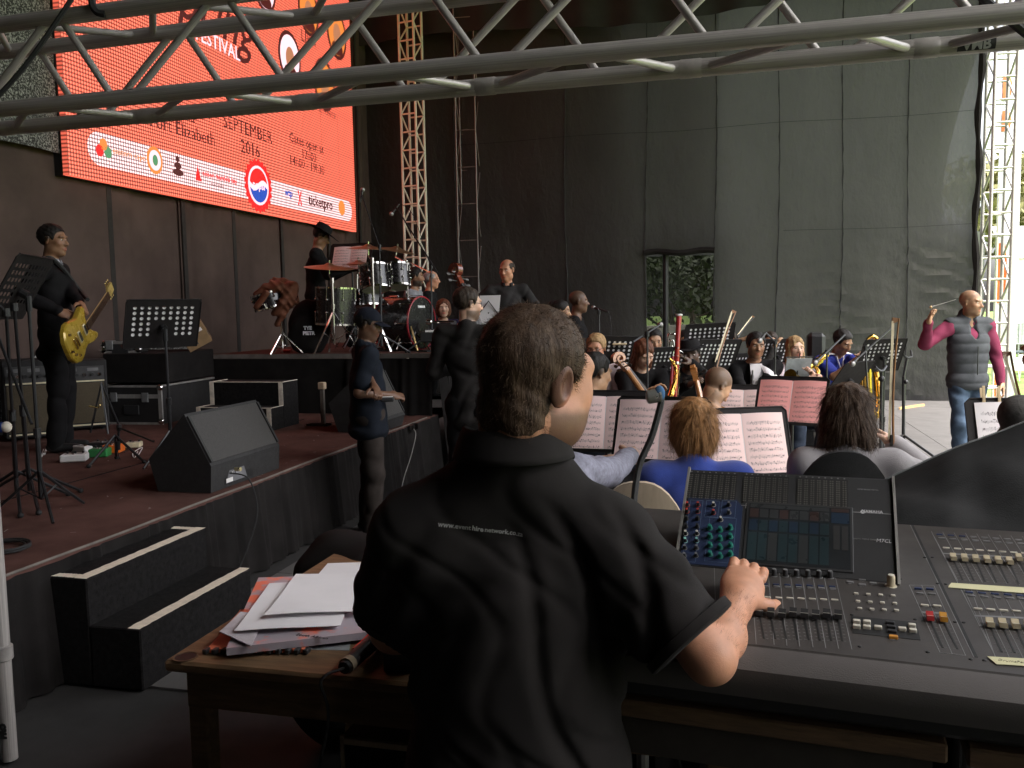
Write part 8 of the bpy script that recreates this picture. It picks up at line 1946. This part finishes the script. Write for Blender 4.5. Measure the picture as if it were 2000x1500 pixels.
# boxes and the wired microphone beside the operator
t = thing('radio_receiver_box', 'black box with dark red lid edge beside the operator on the table', 'box', QZ(750, 1310, TZ), world=True)
qa = QZ(748, 1312, TZ); b = MB(); b.bbox((qa.x, qa.y, TZ), (qa.x + .22, qa.y + .26, TZ + .085), .003); b.build('case', M_blackplastic, t); b = MB(); b.bbox((qa.x - .002, qa.y - .002, TZ + .086), (qa.x + .222, qa.y + .262, TZ + .1), .002); b.build('lid', mat('dark_red_card', (.16, .03, .03), .5), t); b = MB(); b.grid(lambda u, v: V(qa.x + .02 + .2 * u, qa.y + .05 + .2 * v, TZ + .103 + .004 * u), 2, 2); b.build('sheet', M_paper, t)
t = thing('handheld_microphone', 'black handheld microphone with red band and taped connector lying on the table', 'microphone', QZ(700, 1310, TZ), world=True)
a = QZ(672, 1322, TZ) + V(0, 0, .02); c = QZ(755, 1255, TZ) + V(0, 0, .03); b = MB(); b.tube([a, a.lerp(c, .12), a.lerp(c, .2), a.lerp(c, .9)], [.014, .016, .018, .020], 12); b.build('body', M_blackplastic, t)
b = MB(); b.tube([a.lerp(c, .28) + V(-.012, .012, .012), a.lerp(c, .95) + V(-.012, .012, .014)], .004, 6); b.build('red_band', mat('red_band', (.55, .04, .03), .4), t); b = MB(); b.tube([a.lerp(c, .05), a.lerp(c, .14)], .0185, 12); b.build('tape_wrap', mat('dirty_tape', (.3, .24, .16), .8), t)
b = MB(); b.tube(smooth_path([a, a + V(-.03, -.05, -.01), V(a.x - .02, y0 - .04, TZ - .08), V(a.x - .06, y0 - .06, TZ - .3), V(a.x - .16, y0 + .1, .02)]), .0035, 6); b.build('cable', M_rubber, t)
# crate under the table
t = thing('storage_case', 'dark case with brown top standing on the floor below the table', 'case', (-.45, 1.55, 0), world=True)
zc_ = .50; k0, k1, k2, k3 = QZ(690, 1378, zc_), QZ(830, 1388, zc_), QZ(830, 1440, zc_), QZ(670, 1436, zc_)
cA = V(k0.x, k2.y - .02, 0); b = MB(); b.bbox((k3.x, k3.y, 0), (k3.x + .5, k0.y, zc_ - .012), .004); b.build('case_body', M_black, t); b = MB(); b.bbox((k3.x - .003, k3.y - .003, zc_ - .0115), (k3.x + .503, k0.y + .003, zc_), .002); b.build('lid', mat('brown_board', (.10, .065, .04), .7), t)
b = MB(); b.bbox((k3.x - .006, k3.y - .006, 0), (k3.x + .004, k3.y + .004, zc_ + .001)); b.bbox((k3.x - .004, k3.y - .006, zc_ - .02), (k3.x + .5, k3.y - .0035, zc_ - .006)); b.build('edge_trim', mat('brass_trim', (.3, .24, .16), .5, .5), t, smooth=False)
text('lettering', 'SNEAKERS', .05, mat('dim_print', (.10, .09, .08), .7), axes(V(-1, 0, 0), V(0, 0, -1), V(0, -1, 0), V(k3.x + .22, k3.y - .0045, zc_ - .16)), t)
# black cloth heap beyond the table
t = thing('cloth_heap', 'black cloth heaped behind the table beside the operator', 'cloth', QZ(650, 1080, .6), world=True)
Vt, F = sdf_mesh([ell(P(715, 1110, 2.95), (.26, .18, .09), None, .06), cap(P(585, 1165, 3.05), P(660, 1112, 2.95), .05, .06, .06), ell(P(770, 1100, 2.9), (.2, .16, .09), None, .05), cap(P(700, 1150, 3.0), P(690, 1320, 3.1), .20, .24, .06)], .016, lambda x, y, z: .02 * np.sin(14 * x + 8 * z + 2 * np.sin(9 * y)) * np.sin(11 * y + 3)); np_mesh('folded_cloth', Vt, F, M_black, t)

# ------------------------------------------------------------------ wedge monitors
M_grille = mat('monitor_grille', (.05, .047, .044), .65, .1, var=.15, scale=90, bump=.6, bscale=600); M_cab = mat('monitor_cabinet', (.020, .019, .019), .7, var=.25, scale=20, bump=.5, bscale=300)
def wedge(label, Yn, prof, L, panel=True, rotz=0.0, origin=None):
    """profile in x/z, extruded along y"""
    t = thing('wedge_monitor', label, 'speaker', origin or (prof[0][0], Yn, ST_Z), world=True, group='wedge monitors on the platform edge')
    b = MB(); b.prism([V(x, Yn, z) for x, z in prof], (0, L, 0)); b.build('cabinet', M_cab, t, smooth=False)
    a, c = V(prof[1][0], 0, prof[1][1]), V(prof[2][0], 0, prof[2][1]); d = c - a; n = V(d.z, 0, -d.x).normalized()
    if n.x < 0: n = -n
    e = .03; p0, p1 = a + d * .06, a + d * .94; b = MB(); b.prism([p0 + V(0, Yn + e, 0), p0 + V(0, Yn + L - e, 0), p1 + V(0, Yn + L - e, 0), p1 + V(0, Yn + e, 0)], n * .008); b.build('grille', M_grille, t, smooth=False)
    for y in (Yn + .004, Yn + L - .022):
        b = MB(); b.prism([p0 + V(0, y, 0), p0 + V(0, y + .018, 0), p1 + V(0, y + .018, 0), p1 + V(0, y, 0)], n * .014); b.build('grille_edge', M_cab, t, smooth=False)
    if panel:
        x, z0_, z1_ = prof[0][0], prof[0][1], prof[1][1]; h = z1_ - z0_; ya, yb_ = Yn + .12, Yn + .48
        b = MB(); b.prism([V(x + .002, ya + .02, z0_ + h * .12), V(x + .002, yb_ - .03, z0_ + h * .12), V(x + .002, yb_, z0_ + h * .92), V(x + .002, ya, z0_ + h * .92)], (.002, 0, 0)); pn = b.build('connector_recess', M_slot, t, smooth=False)
        b = MB(); b.prism([V(x + .0045, ya + .03, z0_ + h * .16), V(x + .0045, yb_ - .10, z0_ + h * .16), V(x + .0045, yb_ - .13, z0_ + h * .62), V(x + .0045, ya + .07, z0_ + h * .62)], (.002, 0, 0)); b.build('plate', mat('plate_grey', (.16, .16, .17), .5), pn, smooth=False)
        b = MB(); b.bbox((x + .007, ya + .03, z0_ + h * .18), (x + .008, ya + .10, z0_ + h * .34)); b.build('white_label', M_white, pn, smooth=False)
        text('lettering', 'XL 15M', .03, M_white, axes(V(0, 1, 0), V(0, 0, 1), V(1, 0, 0), V(x + .0078, ya + .14, z0_ + h * .5)), pn)
        b = MB(); b.cyl((x + .007, ya + .13, z0_ + h * .6), (x + .05, ya + .12, z0_ + h * .62), .012, seg=10); b.build('plug', mat('brass_plug', (.6, .5, .3), .3, .8), pn)
    return t
pf = [(-2.87, ST_Z + .004), (-2.86, ST_Z + .16), (-3.02, ST_Z + .46), (-3.27, ST_Z + .19), (-3.22, ST_Z + .004)]
wedge('black wedge monitor with grey grille at the front edge of the platform', 4.30, pf, .78)
t = thing('speaker_cable', 'thin black cable dropping from the front wedge monitor down the skirt', 'cable', (-2.8, 4.5, ST_Z), world=True)
b = MB(); b.tube(smooth_path([V(-2.82, 4.42, ST_Z + .10), V(-2.72, 4.46, ST_Z + .06), V(-2.66, 4.44, ST_Z - .12), V(-2.67, 4.35, .22), V(-2.70, 4.2, .02), V(-2.6, 4.0, .01)]), .0045, 6); b.build('cable_run', M_rubber, t)
q = QZ(740, 838, ST_Z)
wedge('black wedge monitor behind the man in the cap', 6.72, [(-2.83, ST_Z + .004), (-2.80, ST_Z + .10), (-3.00, ST_Z + .52), (-3.30, ST_Z + .25), (-3.22, ST_Z + .004)], .5, panel=False)
t = thing('speaker_cable', 'pale cable hanging from the monitor behind the man in the cap', 'cable', (-2.76, 6.9, ST_Z), world=True)
b = MB(); b.tube(smooth_path([QX(808, 838, -2.7), QX(812, 850, -2.66), QX(803, 890, -2.66), QX(790, 930, -2.66), QX(783, 960, -2.66)]), .004, 5); b.build('cable_run', mat('grey_cable', (.25, .24, .22), .6), t)
b = MB(); b.box(QX(808, 833, -2.72), (.05, .08, .05)); b.build('plug', M_chrome, t)
# ------------------------------------------------------------------ amplifiers, cases, boxes at the back drape
M_tolex = mat('black_tolex', (.013, .012, .012), .7, var=.3, bump=.5, bscale=260); M_ampcloth = mat('gold_grille_cloth', (.075, .058, .034), .85, var=.25, scale=120, bump=.4, bscale=500)
def amp(label, loc, rzv, w, h, dpt):
    t = thing('guitar_amplifier', label, 'amplifier', loc, rzv, 'guitar amplifiers on the platform')
    b = MB(); b.rbox((0, dpt / 2, h / 2 + .02), (w, dpt, h), .012); b.build('cabinet', M_tolex, t)
    b = MB(); b.bbox((-w / 2 + .03, -.006, .07), (w / 2 - .03, .0, h * .70)); b.build('grille_cloth', M_ampcloth, t, smooth=False)
    b = MB(); b.bbox((-w / 2 + .025, -.010, h * .74), (w / 2 - .025, -.001, h * .94)); pn = b.build('control_panel', mat('amp_panel', (.05, .05, .05), .4), t, smooth=False)
    b = MB(); b.bbox((-w / 2 + .025, -.012, h * .715), (w / 2 - .025, -.001, h * .735)); b.build('chrome_strip', M_cream, t, smooth=False); b = MB(); b.bbox((-w / 2 + .03, -.012, .045), (w / 2 - .03, -.001, .058)); b.build('chrome_strip', M_cream, t, smooth=False)
    for k in range(8): b = MB(); b.cyl((-w / 2 + .06 + (w - .12) * k / 7, -.01, h * .82), (-w / 2 + .06 + (w - .12) * k / 7, -.032, h * .82), .014, seg=10); b.build('knob', M_chrome if k % 2 else M_blackplastic, t)
    b = MB()
    for k in range(3): b.bbox((-w / 2 + .04 + (w - .2) * k / 2, -.0115, h * .87), (-w / 2 + .13 + (w - .2) * k / 2, -.0105, h * .915))
    b.build('panel_label', M_greyk, t, smooth=False)
    for sx_ in (-1, 1): b = MB(); b.cyl((sx_ * (w / 2 - .06), .05, 0), (sx_ * (w / 2 - .06), .05, .02), .02, seg=8); b.build('foot', M_rubber, t)
    return t
qa = QZ(146, 842, ST_Z); amp('black guitar amplifier with gold cloth to the right of the guitarist', (qa.x + .02, qa.y, ST_Z), R(42), .55, .62, .28)
qa = QZ(60, 862, ST_Z); amp('black guitar amplifier half hidden left of the guitarist', (qa.x, qa.y + .1, ST_Z), R(48), .5, .66, .28)
def case(label, p0, w, d2, h, rzv, m, trim=None, name='flight_case', latch=True):
    t = thing(name, label, 'case', p0, rzv); b = MB(); b.rbox((0, d2 / 2, h / 2), (w, d2, h), .008); b.build('box', m, t)
    if trim:
        b = MB()
        for z in (0.0, h * .72, h): b.bbox((-w / 2 - .004, -.004, max(0, z - .018)), (w / 2 + .004, .012, min(h, z + .018) + .002))
        for x in (-w / 2, w / 2): b.bbox((x - .018, -.006, 0), (x + .018, .014, h + .003)); b.bbox((x - .018, .01, h - .012), (x + .018, d2, h + .004))
        b.build('edge_trim', trim, t, smooth=False)
        for x in (-w / 2, w / 2):
            for z in (.03, h - .02): b = MB(); b.sphere((x, 0, z), (.032, .022, .032), 8, 6); b.build('corner_ball', M_chrome, t)
        if latch:
            for x in (-w * .3, w * .25): b = MB(); b.rbox((x, -.012, h * .70), (.07, .016, .09), .004); b.build('latch', M_greyk, t)
            b = MB(); b.rbox((0, -.010, h * .38), (.16, .012, .09), .004); b.build('handle_plate', M_consd, t)
    return t
M_trim = mat('case_trim', (.42, .40, .38), .4, .5)
qa = QZ(212, 822, ST_Z); qb = QZ(318, 828, ST_Z)
case('black flight case with steel edges on the platform floor', (-5.46, 6.98, ST_Z), .60, .95, .37, R(3), M_tolex, M_trim)
case('plain black trunk resting on the flight case', (-5.44, 7.02, ST_Z + .39), .66, .9, .28, R(5), M_black, None, 'trunk', False)
p_ = P(236, 690, 8.3); case('small black aluminium edged case on top of the trunk', (p_.x, p_.y, ST_Z + .672), .34, .24, .11, R(14), M_tolex, M_trim, 'small_case')
p_ = P(383, 690, 8.6); t = thing('cardboard_box', 'brown printed cardboard box tilted on top of the trunk', 'box', (p_.x, p_.y, ST_Z + .672), R(30)); rt = Matrix.Rotation(R(-28), 3, 'Y') @ Matrix.Rotation(R(10), 3, 'X')
b = MB(); b.rbox((0, 0, .15), (.24, .22, .22), .004, rt); b.build('carton', mat('cardboard', (.24, .15, .07), .8, var=.2), t); b = MB()
b.box(rt @ V(.05, -.1115, .05) + V(0, 0, .15), (.09, .002, .035), rt); b.build('label', M_white, t, smooth=False)
b = MB(); b.box(rt @ V(-.03, -.1112, -.01) + V(0, 0, .15), (.05, .002, .12), rt); b.box(rt @ V(.1212, -.03, -.03) + V(0, 0, .15), (.002, .09, .05), rt); b.build('print', M_ink, t, smooth=False)
t = thing('guitar_stand', 'folding black guitar stand in front of the flight case', 'stand', QZ(190, 845, ST_Z), world=True); q = QZ(196, 850, ST_Z)
b = MB(); b.tube([q + V(-.1, 0, .02), q + V(0, .05, .45), q + V(.12, -.05, .02)], .009, 6); b.tube([q + V(.0, .05, .45), q + V(.05, .2, .02)], .009, 6); b.build('frame', M_blackmetal, t); b = MB(); b.tube([q + V(-.05, -.06, .26), q + V(.0, .0, .24), q + V(.06, -.05, .27)], .007, 6); b.build('yoke', mat('gold_plate', (.7, .52, .2), .2, .9), t)
b = MB(); r2 = random.Random(5)      # lint, scuffs and scraps of tape on the carpet
for k in range(170):
    x, y, L, a = r2.uniform(-4.6, ST_X - .05), r2.uniform(1.6, 7.6), r2.uniform(.004, .03), r2.uniform(0, 3.1); w = r2.uniform(.002, .004); c_, s_ = math.cos(a), math.sin(a)
    b.add([V(x + u * c_ - v * s_, y + u * s_ + v * c_, ST_Z + .004) for u, v in ((-L, -w), (L, -w), (L * .8, w), (-L, w * .6))], [(0, 1, 2, 3)])
o = b.build('lint', mat('lint', (.22, .19, .17), .9, var=.5, scale=3), None, smooth=False); o['kind'] = 'stuff'; tag(o, 'pale lint and scuff marks scattered over the platform carpet', 'lint')
# effect pedals
def pedal(label, px_, py_, w, l, h, rzv, m, knobs=3):
    q = QZ(px_, py_, ST_Z); t = thing('effects_pedal', label, 'effects pedal', q, rzv, 'guitar effects pedals on the platform'); b = MB(); b.M = Matrix.Translation((0, 0, h / 2 + .004)); b.rbox((0, 0, 0), (w, l, h), .006); b.M = None; b.build('housing', m, t)
    for k in range(knobs): b = MB(); b.cyl((-w * .3 + w * .6 * k / max(1, knobs - 1), l * .3, h + .004), (-w * .3 + w * .6 * k / max(1, knobs - 1), l * .3, h + .018), .008, seg=8); b.build('knob', M_blackplastic, t)
    b = MB(); b.cyl((0, -l * .28, h + .004), (0, -l * .28, h + .014), .012, seg=10); b.build('footswitch', M_chrome, t)
    b = MB(); b.bbox((-w * .36, -l * .1, h + .0045), (w * .36, l * .12, h + .0055)); b.build('label_plate', M_greyk, t, smooth=False)
pedal('white effects pedal nearest the guitarist\'s shoe', 146, 901, .17, .12, .05, .5, M_white); pedal('green effects pedal beside the white one', 196, 892, .13, .11, .06, .35, mat('green_paint', (.03, .22, .06), .4)); pedal('orange effects pedal behind the green one', 222, 884, .13, .12, .06, .3, mat('orange_paint', (.75, .16, .02), .4)); pedal('flat black effects pedal behind the coloured ones', 203, 872, .2, .12, .035, .3, M_blackplastic); pedal('cream effects pedal by the boom stand foot', 262, 874, .11, .1, .04, .4, M_cream, 2); pedal('long white tilted pedal beside the guitarist\'s foot', 160, 884, .07, .2, .05, 1.2, M_white, 0)
t = thing('patch_cables', 'tangle of thin patch cables between the pedals', 'cable', QZ(200, 890, ST_Z), world=True, group='cables on the platform')
for k in range(7):
    r2 = random.Random(k + 3); b = MB(); pts = [QZ(90 + 30 * k + r2.uniform(-10, 10), 885 + r2.uniform(-12, 14), ST_Z) + V(0, 0, .006) for _ in range(5)]; b.tube(smooth_path(pts), .0035, 5); b.build('cable_run', M_rubber if k % 3 else M_white, t)
t = thing('coiled_cable', 'black cable coil lying at the left edge of the platform', 'cable', QZ(5, 1070, ST_Z), world=True, group='cables on the platform'); q = QZ(0, 1075, ST_Z); b = MB(); b.tube([q + V((.11 + .012 * math.sin(a * 1.3)) * math.cos(a), (.11 + .012 * math.cos(a * .7)) * math.sin(a), .008 + .003 * (a / 6.28)) for a in np.linspace(0, 31, 150)], .005, 5); b.build('coil', M_rubber, t)
t = thing('stage_cables', 'black cables trailing along the front of the drum riser', 'cable', QZ(850, 690, RZ), world=True, group='cables on the riser')
for k in range(5):
    r2 = random.Random(k + 20); b = MB(); pts = [QZ(700 + 45 * i, 684 - 3 * i * (k % 2) + r2.uniform(-6, 4), RZ) + V(0, 0, .008) for i in range(5)] + [QX(872, 700, -2.74), QX(876, 740, -2.74), QX(879, 800, -2.74)][:(3 if k < 2 else 0)]; b.tube(smooth_path(pts), .006, 5); b.build('cable_run', M_rubber, t)
# keyboard behind the blazer man, wire stand with sheet
t = thing('keyboard', 'electronic keyboard showing a few keys right of the blazer man', 'keyboard', on(950, 655, 8.0, 0), R(10)); zk = P(945, 655, 8.0).z
b = MB(); b.rbox((0, 0, zk), (1.2, .3, .1), .01); b.build('case', M_blackplastic, t); b = MB(); b.M = None
for k in range(36): b.bbox((-.55 + .031 * k, -.149, zk + .03), (-.522 + .031 * k, -.03, zk + .058))
b.build('white_keys', M_white, t, smooth=False); b = MB()
for k in range(36):
    if k % 7 in (0, 1, 3, 4, 5): b.bbox((-.532 + .031 * k, -.10, zk + .059), (-.512 + .031 * k, -.03, zk + .068))
b.build('black_keys', M_blackplastic, t, smooth=False)
for sx_ in (-1, 1): b = MB(); b.tube([V(-.45 * sx_, -.12, 0), V(.45 * sx_, .1, zk - .05)], .02, 6); b.build('stand_leg', M_blackmetal, t)
c_ = P(953, 610, 7.6); t = thing('folding_music_stand', 'folding wire stand with a white sheet right of the bearded man\'s glasses', 'music stand', (c_.x, c_.y, 0), yw(200) + math.pi)
b = MB(); b.tube([V(-.16, 0, c_.z - .1), V(.0, .02, c_.z + .1), V(.16, 0, c_.z - .1)], .006, 5); b.cyl((0, .02, .05), (0, .02, c_.z), .009, seg=8); b.build('wire_frame', M_blackmetal, t)
for k in range(3): b = MB(); b.tube([V(0, .02, .3), V(.25 * math.cos(k * 2.1), .25 * math.sin(k * 2.1), .01)], .007, 5); b.build('leg', M_blackmetal, t)
t = thing('sheet_music', 'white sheet standing on the wire stand behind the blazer man', 'sheet music', (c_.x, c_.y, 0), yw(200) + math.pi, 'sheet music on the stands'); b = MB(); b.grid(lambda u, v: V(-.1 + .2 * u, -.02 + .08 * v, c_.z - .12 + .27 * v), 2, 2); b.build('page', M_paper, t)
# ------------------------------------------------------------------ chairs
def chair(label, loc, rzv, m, rounded, seat=.46, group='chairs of the orchestra', wid=.42, zt=.86):
    t = thing('chair', label, 'chair', loc, rzv, group); b = MB(); b.rbox((0, 0, seat - .025), (wid, .42, .05), .015); b.build('seat', m, t)
    b = MB(); 
    def fb(u, v, off=0):
        a = (u - .5) * 2; w = wid / 2 * (1 - .0 * v); top = zt - (.20 * abs(a) ** 2.6 if rounded else .03 * abs(a) ** 4); return V(a * w, -.20 - .05 * v + .05 * a * a + off, seat - .02 + (top - seat) * v)
    n = 14; b.grid(lambda u, v: fb(u, v), n, 8); k = b.n; b.grid(lambda u, v: fb(u, v, -.03), n, 8); e = n + 1; edge = list(range(e)) + [e * j + n for j in range(1, 9)] + [e * 8 + i for i in range(n - 1, -1, -1)] + [e * j for j in range(7, 0, -1)]
    b.f += [(edge[i], edge[(i + 1) % len(edge)], edge[(i + 1) % len(edge)] + k, edge[i] + k) for i in range(len(edge))]; b.build('backrest', m, t, ang=50)
    for sx_ in (-1, 1):
        for sy in (-1, 1): b = MB(); b.cyl((sx_ * (wid / 2 - .03), sy * .18, seat - .05), (sx_ * (wid / 2), sy * .22, 0), .012, seg=6); b.build('leg', mat('chair_steel', (.4, .38, .35), .35, .8), t)
    return t
M_creamch = mat('cream_chair_cover', (.42, .34, .25), .85, var=.15, scale=4, sc3=(8, 8, 1)); M_blackch = cloth('black_chair_cover', (.03, .03, .031))
cc = P(1256, 926, 3.22); chair('cream covered chair with rounded back beside the operator\'s shoulder', (cc.x, cc.y, 0), yw(12), M_creamch, True, seat=.44, wid=.36, zt=cc.z + .045)
cc = P(1632, 864, 3.24); chair('black covered chair with rounded back behind the woman in light grey', (cc.x, cc.y, 0), yw(14), M_blackch, True, seat=.44, wid=.36, zt=cc.z + .03)
proto = chair('black stacking chair under the hatted bassoonist', (0, 0, 0), 0, M_blackch, False)
first = True
seated = [('hat', 'black chair under the hatted bassoonist', 175), ('suit', 'black chair under the suited man', 186), ('girl', 'black chair under the blonde woman', 168), ('sax', 'black chair under the man in the jersey', 156), ('cellist', 'black chair under the cellist in navy', 40), ('tee', 'black chair under the man in the white T-shirt', 38), ('heather', 'black chair under the player in grey heather', 26), ('blue', 'black chair under the woman in the blue cardigan', 6), ('edge', 'black chair under the player at the right edge', -10)]
for k, lb, a_ in seated:
    h = MEN[k]['J']['hip']; z = h[2] - .46 - .105
    o = proto if first else dup(proto); first = False
    o.location = (h[0], h[1], 0); o.rotation_euler = (0, 0, yw(a_)); o['label'] = lb; o.scale = (1, 1, max(.7, (h[2] - .10) / .46))
t = thing('wooden_strip', 'cream wooden strip lying on the perforated stand behind the cello scroll', 'lid', P(1210, 672, 7.3), world=True); q = P(1210, 672, 7.35); b = MB(); b.rbox(q, (.12, .05, .018), .006); b.build('strip', mat('pale_wood', (.6, .48, .3), .6), t)
t = thing('phone', 'small bright screened gadget held in the hands of the man in the cap', 'gadget', P(757, 779, 5.72), world=True); q = P(757, 780, 5.72); b = MB(); b.rbox(q, (.09, .05, .03), .008, Matrix.Rotation(.3, 3, 'Z')); b.build('housing', M_blackplastic, t); b = MB(); b.rbox(q + V(0, 0, .017), (.07, .035, .004), .001, Matrix.Rotation(.3, 3, 'Z')); b.build('face', M_white, t)
